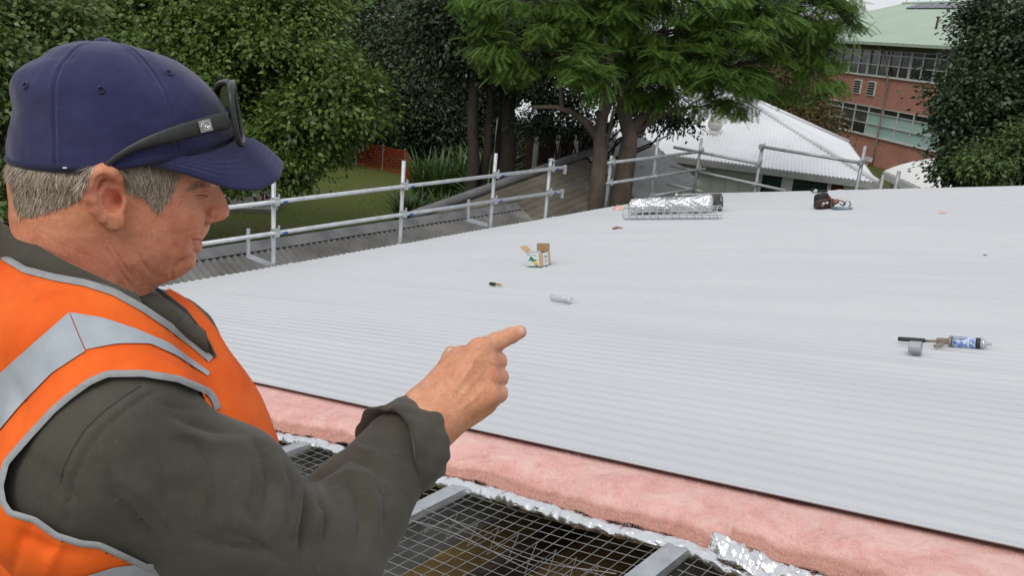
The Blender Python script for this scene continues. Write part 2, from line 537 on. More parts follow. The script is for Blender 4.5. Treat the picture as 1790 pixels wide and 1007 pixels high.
# ---- pink insulation blanket along the near edge, foil facing beneath
def pink_mat():
    mt, nt, b = nt_of('pink_glass_wool'); L = nt.links.new
    tc = nt.nodes.new('ShaderNodeTexCoord')
    mp = nt.nodes.new('ShaderNodeMapping'); mp.inputs['Rotation'].default_value = (0.3, 0.2, 0.68)
    L(tc.outputs['Object'], mp.inputs['Vector'])
    n1 = nt.nodes.new('ShaderNodeTexNoise'); n1.inputs['Scale'].default_value = 7; n1.inputs['Detail'].default_value = 11; n1.inputs['Roughness'].default_value = 0.72; n1.inputs['Distortion'].default_value = .7
    n2 = nt.nodes.new('ShaderNodeTexNoise'); n2.inputs['Scale'].default_value = 130; n2.inputs['Detail'].default_value = 6; n2.inputs['Distortion'].default_value = 2.0
    mp2 = nt.nodes.new('ShaderNodeMapping'); mp2.inputs['Rotation'].default_value = (0, 0, 0.9); mp2.inputs['Scale'].default_value = (1, 0.35, 1)
    L(tc.outputs['Object'], mp2.inputs['Vector'])
    L(mp.outputs['Vector'], n1.inputs['Vector']); L(mp2.outputs['Vector'], n2.inputs['Vector'])
    r = nt.nodes.new('ShaderNodeValToRGB'); e = r.color_ramp.elements
    e[0].position, e[0].color = 0.28, (0.63, 0.285, 0.25, 1)
    e[1].position, e[1].color = 0.70, (0.87, 0.60, 0.53, 1)
    k = e.new(0.46); k.color = (0.78, 0.435, 0.385, 1)
    mxv = nt.nodes.new('ShaderNodeMath'); mxv.operation = 'MULTIPLY_ADD'; mxv.inputs[1].default_value = 0.25
    L(n2.outputs['Fac'], mxv.inputs[0])
    sb_ = nt.nodes.new('ShaderNodeMath'); sb_.operation = 'MULTIPLY_ADD'; sb_.inputs[1].default_value = 1.0; sb_.inputs[2].default_value = -0.12
    L(n1.outputs['Fac'], sb_.inputs[0]); L(sb_.outputs[0], mxv.inputs[2])
    L(mxv.outputs[0], r.inputs['Fac'])
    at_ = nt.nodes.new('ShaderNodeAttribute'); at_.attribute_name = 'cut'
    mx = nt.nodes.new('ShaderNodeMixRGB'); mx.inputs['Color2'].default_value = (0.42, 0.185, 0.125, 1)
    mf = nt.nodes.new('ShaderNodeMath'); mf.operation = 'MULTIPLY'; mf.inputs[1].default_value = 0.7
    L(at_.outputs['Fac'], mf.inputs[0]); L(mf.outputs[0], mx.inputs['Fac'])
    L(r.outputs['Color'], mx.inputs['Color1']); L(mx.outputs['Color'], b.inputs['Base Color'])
    b.inputs['Roughness'].default_value = 0.95; b.inputs['Specular IOR Level'].default_value = 0.1
    b.inputs['Subsurface Weight'].default_value = 0.25; b.inputs['Subsurface Scale'].default_value = 0.01
    b.inputs['Subsurface Radius'].default_value = (1, 0.5, 0.4)
    bp = nt.nodes.new('ShaderNodeBump'); bp.inputs['Strength'].default_value = 0.7; bp.inputs['Distance'].default_value = 0.006
    L(n2.outputs['Fac'], bp.inputs['Height'])
    bp2 = nt.nodes.new('ShaderNodeBump'); bp2.inputs['Strength'].default_value = 0.5; bp2.inputs['Distance'].default_value = 0.02
    L(n1.outputs['Fac'], bp2.inputs['Height']); L(bp.outputs['Normal'], bp2.inputs['Normal'])
    L(bp2.outputs['Normal'], b.inputs['Normal'])
    return mt
M_pink = pink_mat()
M_fib = mat('pink_fibre', (.85, .60, .54), .8)
M_foil = mat('crinkled_foil', (0.80, 0.80, 0.80), 0.2, 1.0, bump=0.5, bscale=45, bdist=0.008)
M_paper = mat('foil_backing', (0.20, 0.15, 0.09), 0.8)

def blanket(s0, s1, label, lift0=0.0, lift1=0.0, seed=0, tback=2.75, tfront=1.90):
    """s range along the edge; lift raises the torn end"""
    r_ = thing('insulation_blanket', label, 'insulation', roof((s0 + s1) / 2, 2.0, -0.06), 'pink insulation blankets under the new sheets')
    ns = int((s1 - s0) / 0.012)
    # cross-section (t, n, cut)
    cs = [(tback, -0.040, 0), (2.35, -0.030, 0), (2.27, -0.024, 0), (2.21, -0.015, 0), (2.16, -0.012, 0), (2.11, -0.008, 0), (2.06, -0.006, 0), (2.02, -0.007, 0),
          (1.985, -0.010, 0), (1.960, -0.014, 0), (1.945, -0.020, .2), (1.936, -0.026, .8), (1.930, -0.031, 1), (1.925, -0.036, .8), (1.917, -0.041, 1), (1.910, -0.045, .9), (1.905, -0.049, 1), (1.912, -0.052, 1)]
    cs = np.array(cs)
    cs[:, 0] += (tfront - 1.90) * np.clip((2.3 - cs[:, 0]) / 0.3, 0, 1)
    s = np.linspace(s0, s1, ns + 1)
    k = len(cs)
    Sg = np.repeat(s, k); Tg = np.tile(cs[:, 0], ns + 1); Ng = np.tile(cs[:, 1], ns + 1); Cg = np.tile(cs[:, 2], ns + 1)
    edge = np.clip((2.20 - Tg) / 0.25, 0, 1)
    P = np.c_[Sg, Tg, Ng]
    wob = vnoise(np.c_[Sg, np.zeros_like(Sg), np.zeros_like(Sg)], seed + 3, 2.2, 3)
    Tg = Tg + edge * (0.045 * wob)
    Ng = Ng + edge * (0.020 * vnoise(P, seed, 7, 3) + 0.010 * vnoise(P, seed + 1, 26, 2)) + 0.004 * vnoise(P, seed + 5, 60, 2) * np.clip((2.2 - Tg) / .05, 0, 1)
    Tg = Tg + Cg * 0.008 * vnoise(P * np.array([1, 1, 3]), seed + 2, 40, 2)
    Ng += edge * (lift0 * np.exp(-((Sg - s0) / 0.10) ** 2) + lift1 * np.exp(-((Sg - s1) / 0.10) ** 2))
    # under the sheets the wool is squeezed flat
    Ng = np.where(Tg > 2.205, np.minimum(Ng, -0.021 - 0.02 * np.clip((Tg - 2.205) / .1, 0, 1)), Ng)
    V = R0 + np.outer(Sg, S_) + np.outer(Tg, T_) + np.outer(Ng, N_)
    i, j = np.meshgrid(np.arange(ns), np.arange(k - 1), indexing='ij'); a = i * k + j
    Fq = np.stack([a, a + 1, a + k + 1, a + k], -1).reshape(-1, 4)
    # closed torn ends
    Fl = Fq
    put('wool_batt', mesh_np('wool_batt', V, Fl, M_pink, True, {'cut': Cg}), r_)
    # loose glass fibres standing off the surface
    r = np.random.default_rng(seed + 50); nf = int(5200 * (s1 - s0)); j = r.integers(0, len(V), nf * 2); j = j[(Tg[j] < 2.2)][:nf]
    p = V[j] + S_ * r.normal(0, .004, len(j))[:, None] - N_ * .001
    d = r.normal(size=(len(j), 3)); d += N_ * .35 - T_ * .25; d /= np.linalg.norm(d, axis=1, keepdims=True)
    sd = np.cross(d, N_ + .01); sd /= np.linalg.norm(sd, axis=1, keepdims=True); ln = (.008 + .018 * r.random(len(j)) ** 2)[:, None]; bend = r.normal(size=(len(j), 3)) * ln * .3
    wv = sd * .00032; q4 = np.stack([p - wv, p + wv, p + d * ln * .5 + bend + wv, p + d * ln * .5 + bend - wv, p + d * ln + wv * .4, p + d * ln - wv * .4], 1).reshape(-1, 3)
    b6 = np.arange(len(j))[:, None] * 6; fq6 = np.concatenate([b6 + np.array([[0, 1, 2, 3]]), b6 + np.array([[3, 2, 4, 5]])])
    kind(put('loose_fibres', mesh_np('loose_fibres', q4, fq6, M_fib), r_), 'stuff')
    # foil: a crumpled lip that turns out from below
    fs = [(2.7, -0.056), (2.05, -0.056), (1.95, -0.056), (1.915, -0.054), (1.900, -0.051), (1.891, -0.050), (1.883, -0.051), (1.875, -0.053), (1.867, -0.056), (1.860, -0.060), (1.854, -0.066), (1.851, -0.074), (1.856, -0.082)]
    fs = np.array(fs); fs[:, 0] = np.where(fs[:, 0] < 1.915, 1.915 - (1.915 - fs[:, 0]) * .60, fs[:, 0]); kk = np.r_[0:3, np.linspace(3, len(fs) - 1, 26)]; fs = np.c_[np.interp(kk, np.arange(len(fs)), fs[:, 0]), np.interp(kk, np.arange(len(fs)), fs[:, 1])]; fs[:, 0] += (tfront - 1.90) * np.clip((2.3 - fs[:, 0]) / 0.3, 0, 1); k = len(fs)
    ns2 = int((s1 - s0) / 0.006); s = np.linspace(s0 - 0.012, s1 + 0.012, ns2 + 1)
    Sg = np.repeat(s, k); Tg = np.tile(fs[:, 0], ns2 + 1); Ng = np.tile(fs[:, 1], ns2 + 1)
    out = np.clip((1.93 + (tfront - 1.9) - Tg) / 0.05, 0, 1)
    wob2 = vnoise(np.c_[Sg, np.zeros_like(Sg), np.zeros_like(Sg)], seed + 3, 2.2, 3)
    flap = 0.5 + 0.9 * (0.5 + 0.5 * vnoise(np.c_[Sg, np.ones_like(Sg), np.zeros_like(Sg)], seed + 9, 3.0, 2))
    Tg = Tg + 0.045 * wob2 * np.clip((2.2 - Tg) / .25, 0, 1) + out * (0.012 - 0.02 * flap)
    P = np.c_[Sg, Tg * 1.3, Ng]
    Ng = Ng + out * (0.016 * np.abs(vnoise(P * np.array([1, .55, 1]), seed + 4, 17, 2)) + 0.010 * np.abs(vnoise(P * np.array([.8, 1.2, 1]), seed + 6, 48, 2)) - .006); Tg = Tg + out * .006 * vnoise(P, seed + 8, 40, 2)
    Ng += np.clip((2.2 - Tg) / .25, 0, 1) * (lift0 * np.exp(-((Sg - s0) / 0.10) ** 2) + lift1 * np.exp(-((Sg - s1) / 0.10) ** 2))
    V = R0 + np.outer(Sg, S_) + np.outer(Tg, T_) + np.outer(Ng, N_)
    i, j = np.meshgrid(np.arange(ns2), np.arange(k - 1), indexing='ij'); a = i * k + j
    Fq = np.stack([a, a + 1, a + k + 1, a + k], -1).reshape(-1, 4)
    put('foil_facing', mesh_np('foil_facing', V, Fq, M_foil, False), r_)
    return r_
blanket(-7.5, -0.90, 'long strip of pink insulation with foil lip running behind the pointing arm', 0, -0.012, 1)
blanket(-0.985, 1.6, 'pink insulation strip with torn raised foil end at the lower right', 0.022, 0, 23, tfront=1.90)

# torn foil end curling up where the two strips meet
bl2 = bpy.data.objects['insulation_blanket.001']
def flapf(u, v):
    s = -1.01 + .50 * u; lift = .055 * math.exp(-(u / .28) ** 2)
    t = 1.905 - (.075 - .03 * u) * v + .012 * math.sin(9 * u + 2 * v)
    P = np.array([[s, t * 1.2, .3]])
    n = -.046 + lift * math.sin(math.pi * .75 * v) + (.020 * abs(vnoise(P, 91, 26, 2)[0]) + .010 * abs(vnoise(P, 92, 60, 1)[0])) - .02 * v * v
    return roof(s + .006 * vnoise(P, 93, 40, 1)[0], t, n)
q = MB(); q.grid(flapf, 70, 16); q.build('foil_flap', M_foil, bl2)
# pink wool peeping out along the far edge
fe = thing('insulation_edge', 'thin ragged line of pink insulation along the far edge of the roof', 'insulation', roof(-1.5, TEND, 0))
mb = MB(); ss = np.linspace(-5.2, 3.4, 240)
mb.grid(lambda u, v: roof(-5.2 + 8.6 * u, TEND - 0.05 + 0.22 * v, -0.03 + (0.022 + 0.012 * math.sin(u * 61) * math.sin(u * 23 + 1) + 0.008 * math.sin(u * 170 + 3 * math.sin(u * 40))) * math.sin(math.pi * v)), 240, 5)
mb.build('wool_batt', M_pink, fe, True)

# ---- work platform outside the end wall (where the man and the camera stand)
PLZ = 4.12
pf = thing('scaffold_platform', 'timber plank work platform below the open roof edge', 'scaffold platform', (*roof(-1.0, 0.3)[:2], PLZ))
M_plank = mat('grey_weathered_plank', (0.22, 0.18, 0.13), 0.85, col2=(0.34, 0.29, 0.22), scale=4, detail=8, bump=0.3, stretch=(1, 1, 1))
for k in range(6):
    q = MB(); A = roof(-4.0, -0.72 + 0.245 * k); Bq = A + SH * 6.0; A[2] = Bq[2] = PLZ - 0.02
    q.bar(A, Bq, 0.225, 0.038).build('plank', M_plank, pf)
for s in (-3.6, -1.2, 1.2):
    q = MB(); A = roof(s, -0.8); Bq = A + T_ * 1.65; A[2] = Bq[2] = PLZ - 0.066
    q.tube([A, Bq], 0.024, 10).build('transom', M_galvw, pf)
    for t in (-0.75, 0.8):
        q = MB(); A = roof(s, t) + SH * 0.05; A[2] = PLZ + 0.05; Bq = A.copy(); Bq[2] = 0.0
        q.tube([Bq, A], 0.024, 10).build('standard', M_galvw, pf)

# ---- old covered walkway with cement-sheet roof beyond the eave
RZ = 2.95
A0 = at_z(468, 423, RZ)
wk = thing('covered_walkway', 'old covered walkway with weathered grey corrugated roof below the new eave', 'walkway', (A0[0], A0[1], 0))
PA = math.radians(24)
def corr(mb, O, du, dv, Lu, Lv, n_, pitch=0.076, amp=0.011, nv=6, per=8):
    nu = max(int(Lu / pitch * per), 1)
    for_ = lambda u, v: np.asarray(O) + du * (Lu * u) + dv * (Lv * v) + n_ * (amp * math.cos(2 * math.pi * Lu * u / pitch))
    mb.grid(for_, nu, nv)
dA = SH * math.cos(PA) - UP * math.sin(PA)           # down the near slope, toward us
nA = np.cross(T_, dA); nA = nA * np.sign(nA[2])
UA0, UA1 = -6.5, 5.2
q = MB(); corr(q, A0 + T_ * UA0, T_, dA, UA1 - UA0, 3.2, nA, 0.10, 0.018)
q.build('roof_slope', M_oldroof, wk, True)
dA2 = -SH * math.cos(PA) - UP * math.sin(PA); nA2 = np.cross(dA2, T_); nA2 = nA2 * np.sign(nA2[2])
q = MB(); corr(q, A0 + T_ * UA0, T_, dA2, UA1 - UA0, 2.6, nA2, 0.10, 0.018)
q.build('roof_slope', M_oldroof, wk, True)
q = MB()
for dd, nn in ((dA, nA), (dA2, nA2)):
    q.grid(lambda u, v: A0 + T_ * (UA0 + (UA1 - UA0) * u) + dd * (0.17 * v) + nn * (0.028 - 0.006 * v + 0.004 * math.sin(u * 40)) + UP * 0.02 * (1 - v), 24, 3)
q.build('ridge_cap', M_cap, wk)
# second stretch turning toward the white-roofed building
B0 = at_z(800, 351, RZ); B1 = at(1120, 236, 20.6)
dB = nrm([B1[0] - B0[0], B1[1] - B0[1], 0]); rB = np.cross(dB, UP)
LB = np.linalg.norm(B1 - B0); uB = nrm(B1 - B0)
B0x = B0 - uB * 1.2
q = MB(); dv = nrm(rB * 1.0 - UP * 0.52); nB = np.cross(uB, dv); nB = nB * np.sign(nB[2])
q.grid(lambda u, v: B0x + uB * ((LB * 0.62 + 1.2) * u) + dv * (2.9 * v) + nB * (0.012 * math.cos(v * 2.9 / 0.146 * 6.283) + 0.01 * math.sin(17 * u)), 12, 160)
q.build('roof_slope', M_mossroof, wk, True)
q = MB()
q.grid(lambda u, v: B0x + uB * ((LB * 0.62 + 1.2) + LB * 0.38 * u) + dv * (1.95 * v) + nB * (0.03 + 0.012 * math.cos(v * 2.0 / 0.146 * 6.283)), 8, 110)
q.build('roof_slope', M_paleroof, wk, True)
q = MB(); dv2 = nrm(-rB * 1.0 - UP * 0.52); nB2 = np.cross(dv2, uB); nB2 = nB2 * np.sign(nB2[2])
q.grid(lambda u, v: B0x + uB * ((LB + 1.2) * u) + dv2 * (2.2 * v) + nB2 * 0.01, 12, 4)
q.build('roof_slope', M_mossroof, wk, True)
q = MB()
q.tube([B0x + UP * 0.03, B0x + uB * (LB + 1.2) + UP * 0.03], 0.09, 8); q.build('ridge_cap', M_cap, wk, True)
for k, (x, y) in enumerate(((1100, 300), (1122, 292), (1138, 285))):
    p = at(x, y, 18.6 + 0.7 * k); q = MB(); q.bar([p[0], p[1], 0], [p[0], p[1], p[2] + 0.05], 0.07, 0.07, (1, 0, 0)); q.build('post', M_gutter, wk)
for k in range(5):
    p = A0 + T_ * (UA0 + 1 + k * 2.4) - SH * 2.2; q = MB(); q.bar([p[0], p[1], 0], [p[0], p[1], p[2] - 1.0], 0.09, 0.09, (1, 0, 0)); q.build('post', M_gutter, wk)

# ---- white-roofed school block
EZ = 3.2
ER = at_z(1533, 319, EZ); EL = at_z(1150, 268, EZ); EB = at_z(1482, 249, EZ)
wd = nrm(EL - ER); wb = nrm(EB - ER)       # along the eave to the left / away
DW = float(np.linalg.norm(EB - ER)); HA, RISE = 4.0, 1.55
wbk = thing('school_block', 'low school block with bright white corrugated hip roof and pale green walls behind the scaffold', 'building', ((ER + EL) / 2 * np.array([1, 1, 0])))
up1 = nrm(wb * DW / 2 + UP * RISE); n1 = nrm(np.cross(wd, up1)); n1 *= np.sign(n1[2])
LS = math.hypot(DW / 2, RISE); LS2 = math.hypot(HA, RISE)
LW = float(np.linalg.norm(at_z(862, 231, EZ) - ER))
apex = ER + wd * HA + wb * (DW / 2) + UP * RISE
q = MB()   # front slope: strips one corrugation wide, clipped by the right hip
pc = 0.09
def strip_face(mb, O, du, dv, nn, L0, L1, hip0, vlo=lambda a: 0.0, LS=LS):
    n_ = int((L1 - L0) / pc)
    xs = []
    for k in range(n_ * 6 + 1):
        xs.append(L0 + k * pc / 6)
    V = []; Fs = []
    for k, x in enumerate(xs):
        h = 0.014 * math.cos(2 * math.pi * x / pc)
        v0 = vlo(x); v1 = min(LS, max(hip0(x), v0))
        V.append(O + du * x + dv * v0 + nn * h); V.append(O + du * x + dv * v1 + nn * h)
    for k in range(len(xs) - 1):
        Fs.append((2 * k, 2 * k + 2, 2 * k + 3, 2 * k + 1))
    mb.add(V, Fs)
LQ = float(np.linalg.norm(at_z(1070, 257, EZ) - ER))
strip_face(q, ER, wd, up1, n1, 0, LW, lambda x: x / HA * LS, lambda x: 0.0 if x < LQ else 1.0)
q.build('roof_slope', M_white, wbk, True)
q = MB()  # right hip face
rd = -wd * 1.0
up2 = nrm(wd * HA + UP * RISE); n2 = nrm(np.cross(wb, up2)); n2 *= np.sign(n2[2])
strip_face(q, ER, wb, up2, n2, 0, DW, lambda x: min(x, DW - x) / (DW / 2) * LS2, LS=LS2)
q.build('roof_slope', M_white, wbk, True)
q = MB()  # back slope
q.add([ER + wb * DW, ER + wb * DW + wd * LW, apex + wd * (LW - HA), apex], [(0, 1, 2, 3)])
q.build('roof_slope', M_white, wbk)
q = MB(); q.tube([ER + UP * 0.03, apex + UP * 0.04], 0.07, 8); q.tube([ER + wb * DW + UP * 0.03, apex + UP * 0.04], 0.07, 8); q.tube([apex + UP * 0.04, apex + wd * (LW - HA) + UP * .04], 0.07, 8)
q.build('ridge_cap', M_white, wbk, True)
q = MB()
q.bar(ER - UP * 0.09, ER + wd * LQ - UP * 0.09, 0.12, 0.15); q.bar(ER - UP * 0.09, ER + wb * DW - UP * 0.09, 0.12, 0.15)
q.bar(ER + wd * LQ + up1 * 1.0 - UP * 0.1, ER + wd * LW + up1 * 1.0 - UP * 0.1, 0.12, 0.16)
q.build('gutter', M_gutter, wbk)
# soffit
q = MB(); q.add([ER - UP * .17, ER + wd * LQ - UP * .17, ER + wd * LQ + wb * DW - UP * .17, ER + wb * DW - UP * .17], [(0, 1, 2, 3)]); so = up1 * 1.0 - UP * .2; q.add([ER + wd * LQ + so, ER + wd * LW + so, ER + wd * LW + wb * DW + UP * .2, ER + wd * LQ + wb * DW + UP * .2], [(0, 1, 2, 3)]); q.build('soffit', M_gutter, wbk)
# walls, set back under the eave
WF = ER + wb * 0.22 + wd * 0.5; WF = np.array([WF[0], WF[1], 0.0])
wall_h = EZ - 0.17
def wall_u(x): # distance along the wall from its right end for a pixel column
    p = on_v(x, 320, WF, wd); return float((p - WF) @ wd)
M_teal = mat('dark_green_glass', (0.004, 0.035, 0.028), 0.12, spec=0.6)
spans = [(1172, 1324, M_green), (1452, 1534, None)]
wl = MB(); uu = wall_u(1165)
wl.add([WF + wd * wall_u(1326), WF + wd * uu, WF + wd * uu + UP * wall_h, WF + wd * wall_u(1326) + UP * wall_h], [(0, 1, 2, 3)])
wl.build('wall', M_green, wbk)
wl = MB(); a, b = 0.0, wall_u(1326)
wl.add([WF + wd * a + wb * .12, WF + wd * b + wb * .12, WF + wd * b + UP * wall_h + wb * .12, WF + wd * a + UP * wall_h + wb * .12], [(0, 1, 2, 3)])
wl.build('wall', mat('red_brown_panel', (0.12, 0.05, 0.035), 0.8), wbk)
for xa, xb in ((1331, 1366), (1386, 1418), (1420, 1447)):
    w1, w2 = wall_u(xa), wall_u(xb); q = MB(); c = WF + wd * (w1 + w2) / 2 + UP * (wall_h / 2 + 0.35) + wb * 0.02
    q.box(c, (wd, wb, UP), (abs(w2 - w1) / 2, 0.03, wall_h / 2 - 0.42)); q.build('window', M_teal, wbk)
for xa, xb in ((1366, 1386), (1447, 1454), (1326, 1331), (1476, 1500), (1508, 1524)):
    w1, w2 = wall_u(xa), wall_u(xb); q = MB(); c = WF + wd * (w1 + w2) / 2 + UP * (wall_h / 2)
    q.box(c, (wd, wb, UP), (abs(w2 - w1) / 2, 0.07, wall_h / 2)); q.build('pilaster', M_trimw, wbk)
for k in range(6):   # sheet joints of the green wall
    q = MB(); u_ = wall_u(1195 + 25 * k); q.bar(WF + wd * u_ - wb * .012, WF + wd * u_ - wb * .012 + UP * wall_h, 0.035, 0.02, wd); q.build('cover_strip', M_green, wbk)
# right end wall and left recessed verandah
q = MB(); q.add([WF, WF + wb * (DW - 1.1), WF + wb * (DW - 1.1) + UP * wall_h, WF + UP * wall_h], [(0, 1, 2, 3)]); q.build('wall', M_trimw, wbk)
VF = ER + wd * LQ + wb * 3.4; VF[2] = 0
q = MB(); q.add([VF, VF + wd * (LW - LQ), VF + wd * (LW - LQ) + UP * 3.4, VF + UP * 3.4], [(0, 1, 2, 3)])
q.build('wall', mat('maroon_wall', (0.035, 0.013, 0.012), 0.85), wbk)
for x, wdt in ((938, .14), (976, .15), (1010, .34), (870, .15)):
    e = on_v(x, 250, ER + up1 * 1.0, wd); q = MB(); q.bar([e[0], e[1], 0], [e[0], e[1], EZ + 0.3], wdt, 0.12, wd); q.build('verandah_post', M_gutter, wbk)
# turbine ventilator and square duct on the roof
def on_slope(x, y):
    r = ray(x, y); k = ((ER - EYE) @ n1) / (r @ n1); return EYE + r * k
tv = on_slope(1248, 234)
vt = thing('roof_ventilator', 'round turbine ventilator on the white corrugated roof', 'ventilator', tv)
q = MB(); q.lathe(tv - UP * .1, UP, [(0, .13), (.20, .12), (.22, .10)], 14); q.build('neck', M_trimw, vt, True)
q = MB()
for k in range(18):
    a = k * math.pi / 9
    pts = [tv + UP * (.12 + .155 * (1 - math.cos(b_))) + np.array([math.cos(a + b_ * .35), math.sin(a + b_ * .35), 0]) * (.05 + .12 * math.sin(b_)) for b_ in np.linspace(0.15, 3.0, 7)]
    q.tube(pts, [.035] * 7, 4)
q.build('turbine_head', M_trimw, vt, True)
dp = apex * .62 + ER * .38 + wd * 1.0; dp = dp + n1 * (((ER - dp) @ n1))
vt = thing('roof_duct', 'square grey metal exhaust duct standing near the ridge of the white roof', 'duct', dp)
q = MB(); q.box(dp + UP * .35, (wd, wb, UP), (.24, .24, .55)); q.build('shaft', M_galvw, vt)
q = MB()
q.add([dp + UP * .9 + wd * (i * .24) + wb * (j * .24) for i, j in ((-1, -1), (1, -1), (1, 1), (-1, 1))] + [dp + UP * 1.2 + wd * (i * .36) + wb * (j * .36) for i, j in ((-1, -1), (1, -1), (1, 1), (-1, 1))],
      [(0, 1, 5, 4), (1, 2, 6, 5), (2, 3, 7, 6), (3, 0, 4, 7), (4, 5, 6, 7)]); q.build('cowl', M_galvw, vt)

# ---- two-storey brick block with green roof
fd = nrm([-0.17744662, 0.98413043, 0.0]); fn = np.array([fd[1], -fd[0], 0.0])   # fn points into the building (+x side)
FP = at(1540, 105, 50.0)
def fac(x, y): return on_v(x, y, FP, fd)
def fu(x, y=160): return float((fac(x, y) - FP) @ fd)
def fp(u, z, out=0.0):
    p = FP + fd * u - fn * out; p[2] = z; return p
def brick_mat():
    mt, nt, b = nt_of('red_brick_wall'); L = nt.links.new
    uv = nt.nodes.new('ShaderNodeAttribute'); uv.attribute_name = 'uvw'
    br = nt.nodes.new('ShaderNodeTexBrick')
    br.inputs['Scale'].default_value = 1.0
    br.inputs['Brick Width'].default_value = 0.24; br.inputs['Row Height'].default_value = 0.086
    br.inputs['Mortar Size'].default_value = 0.012; br.inputs['Mortar Smooth'].default_value = 0.2; br.inputs['Bias'].default_value = -0.1
    br.inputs['Color1'].default_value = (0.47, 0.17, 0.11, 1); br.inputs['Color2'].default_value = (0.34, 0.12, 0.08, 1)
    br.inputs['Mortar'].default_value = (0.48, 0.36, 0.30, 1)
    L(uv.outputs['Vector'], br.inputs['Vector'])
    nz = nt.nodes.new('ShaderNodeTexNoise'); nz.inputs['Scale'].default_value = 0.7; nz.inputs['Detail'].default_value = 6
    L(uv.outputs['Vector'], nz.inputs['Vector'])
    rp = nt.nodes.new('ShaderNodeValToRGB'); rp.color_ramp.elements[0].color = (.75, .75, .75, 1); rp.color_ramp.elements[1].color = (1.25, 1.2, 1.2, 1)
    L(nz.outputs['Fac'], rp.inputs['Fac'])
    mx = nt.nodes.new('ShaderNodeMixRGB'); mx.blend_type = 'MULTIPLY'; mx.inputs['Fac'].default_value = 1
    L(br.outputs['Color'], mx.inputs['Color1']); L(rp.outputs['Color'], mx.inputs['Color2'])
    L(mx.outputs['Color'], b.inputs['Base Color']); b.inputs['Roughness'].default_value = 0.9
    bp = nt.nodes.new('ShaderNodeBump'); bp.inputs['Strength'].default_value = 0.6; bp.inputs['Distance'].default_value = 0.01; bp.invert = True
    L(br.outputs['Fac'], bp.inputs['Height']); L(bp.outputs['Normal'], b.inputs['Normal'])
    return mt
M_brick = brick_mat()
bb = thing('brick_building', 'two storey red brick building with pale green roof behind the trees', 'building', (FP[0] + 5, FP[1], 0))
U0, U1 = -34.0, fu(1330)
ZL0, ZL1, ZU0, ZU1, ZE = 1.68, 3.30, 5.12, 6.55, 6.98
def brick_band(z0, z1, u0=U0, u1=U1):
    V = [fp(u0, z0), fp(u1, z0), fp(u1, z1), fp(u0, z1)]
    me = mesh_np('brick_wall', np.array(V), [(0, 1, 2, 3)], M_brick, False)
    a = me.attributes.new('uvw', 'FLOAT_VECTOR', 'POINT')
    a.data.foreach_set('vector', np.array([[u0, z0, 0], [u1, z0, 0], [u1, z1, 0], [u0, z1, 0]], np.float32).ravel())
    return put('brick_wall', me, bb)
brick_band(0, ZL0); brick_band(ZL1, ZU0)
q = MB(); q.box(fp((U0 + U1) / 2, 3.4, -7.2), (fd, fn, UP), ((U1 - U0) / 2 - .02, 7.0, 3.4)); q.build('inner_wall', M_dark, bb)
M_alum = mat('aluminium_frame', (0.42, 0.43, 0.43), 0.5, col2=(0.5, 0.5, 0.5), scale=5)
def pane_mat(name, c, rough=0.08):
    return mat(name, c, rough, spec=0.8, col2=tuple(x * 1.6 for x in c), scale=0.6)
PD = [pane_mat('dark_window_glass', (0.008, 0.009, 0.010)), pane_mat('grey_window_glass', (0.035, 0.04, 0.04)), pane_mat('blue_black_glass', (0.012, 0.012, 0.018))]
M_aqua = mat('aqua_painted_pane', (0.33, 0.50, 0.46), 0.35, col2=(0.40, 0.56, 0.52), scale=0.8)
def strip(z0, z1, u_list, rows, aqua=lambda u: False, thick=lambda k: 0.05):
    for k, u in enumerate(u_list):
        q = MB(); q.bar(fp(u, z0, 0.02), fp(u, z1, 0.02), thick(k), 0.09, fd); q.build('mullion', M_alum, bb)
    zs = [z0] + [z0 + (z1 - z0) * r for r in rows] + [z1]
    for r in zs:
        q = MB(); q.bar(fp(u_list[0], r, 0.015), fp(u_list[-1], r, 0.015), 0.07, 0.055); q.build('transom', M_alum, bb)
    for k in range(len(u_list) - 1):
        um = (u_list[k] + u_list[k + 1]) / 2; hw = abs(u_list[k + 1] - u_list[k]) / 2
        for j in range(len(zs) - 1):
            q = MB(); q.box(fp(um, (zs[j] + zs[j + 1]) / 2, -0.03), (fd, fn, UP), (hw - 0.01, 0.008, (zs[j + 1] - zs[j]) / 2 - 0.01))
            mt = M_aqua if (aqua(um) and j < len(zs) - 2) else (PD[1] if um > fu(1548) and z0 > 4 else PD[(k * 3 + j) % 3])
            q.build('pane', mt, bb)
us = np.arange(fu(1557, 100) - 1.06 * 24, U1, 1.06)
strip(ZU0, ZU1, us, (0.42, 0.83), thick=lambda k: 0.16 if k % 4 == 2 else 0.05)
us2 = np.arange(fu(1516, 210) - 1.5 * 16, U1, 1.5)
strip(ZL0, ZL1, us2, (0.40, 0.80), aqua=lambda u: u < fu(1516, 210), thick=lambda k: 0.05)
q = MB(); q.bar(fp(U0, ZU0 - .05, .05), fp(U1, ZU0 - .05, .05), 0.14, 0.07); q.bar(fp(U0, ZL0 - .04, .05), fp(U1, ZL0 - .04, .05), 0.12, 0.06); q.build('sill', M_trimw, bb)
M_fasc = mat('dark_eave_boards', (0.10, 0.085, 0.075), 0.8, col2=(0.17, 0.15, 0.13), scale=3, stretch=(1, 1, 9))
for k in range(3):
    q = MB(); q.bar(fp(U0, ZU1 + .07 + .13 * k, .06 + .16 * k), fp(U1, ZU1 + .07 + .13 * k, .06 + .16 * k), 0.10, 0.11); q.build('eave_board', M_fasc, bb)
M_groof = mat('pale_green_roof', (0.33, 0.42, 0.32), 0.55, col2=(0.38, 0.47, 0.37), scale=0.5, detail=6)
RZ2 = 10.3; RW = 8.0
e0, e1 = fp(U0, ZE, 0.65), fp(U1 + 1.0, ZE, 0.65)
u_r1 = fu(1574, 100) + 9.0
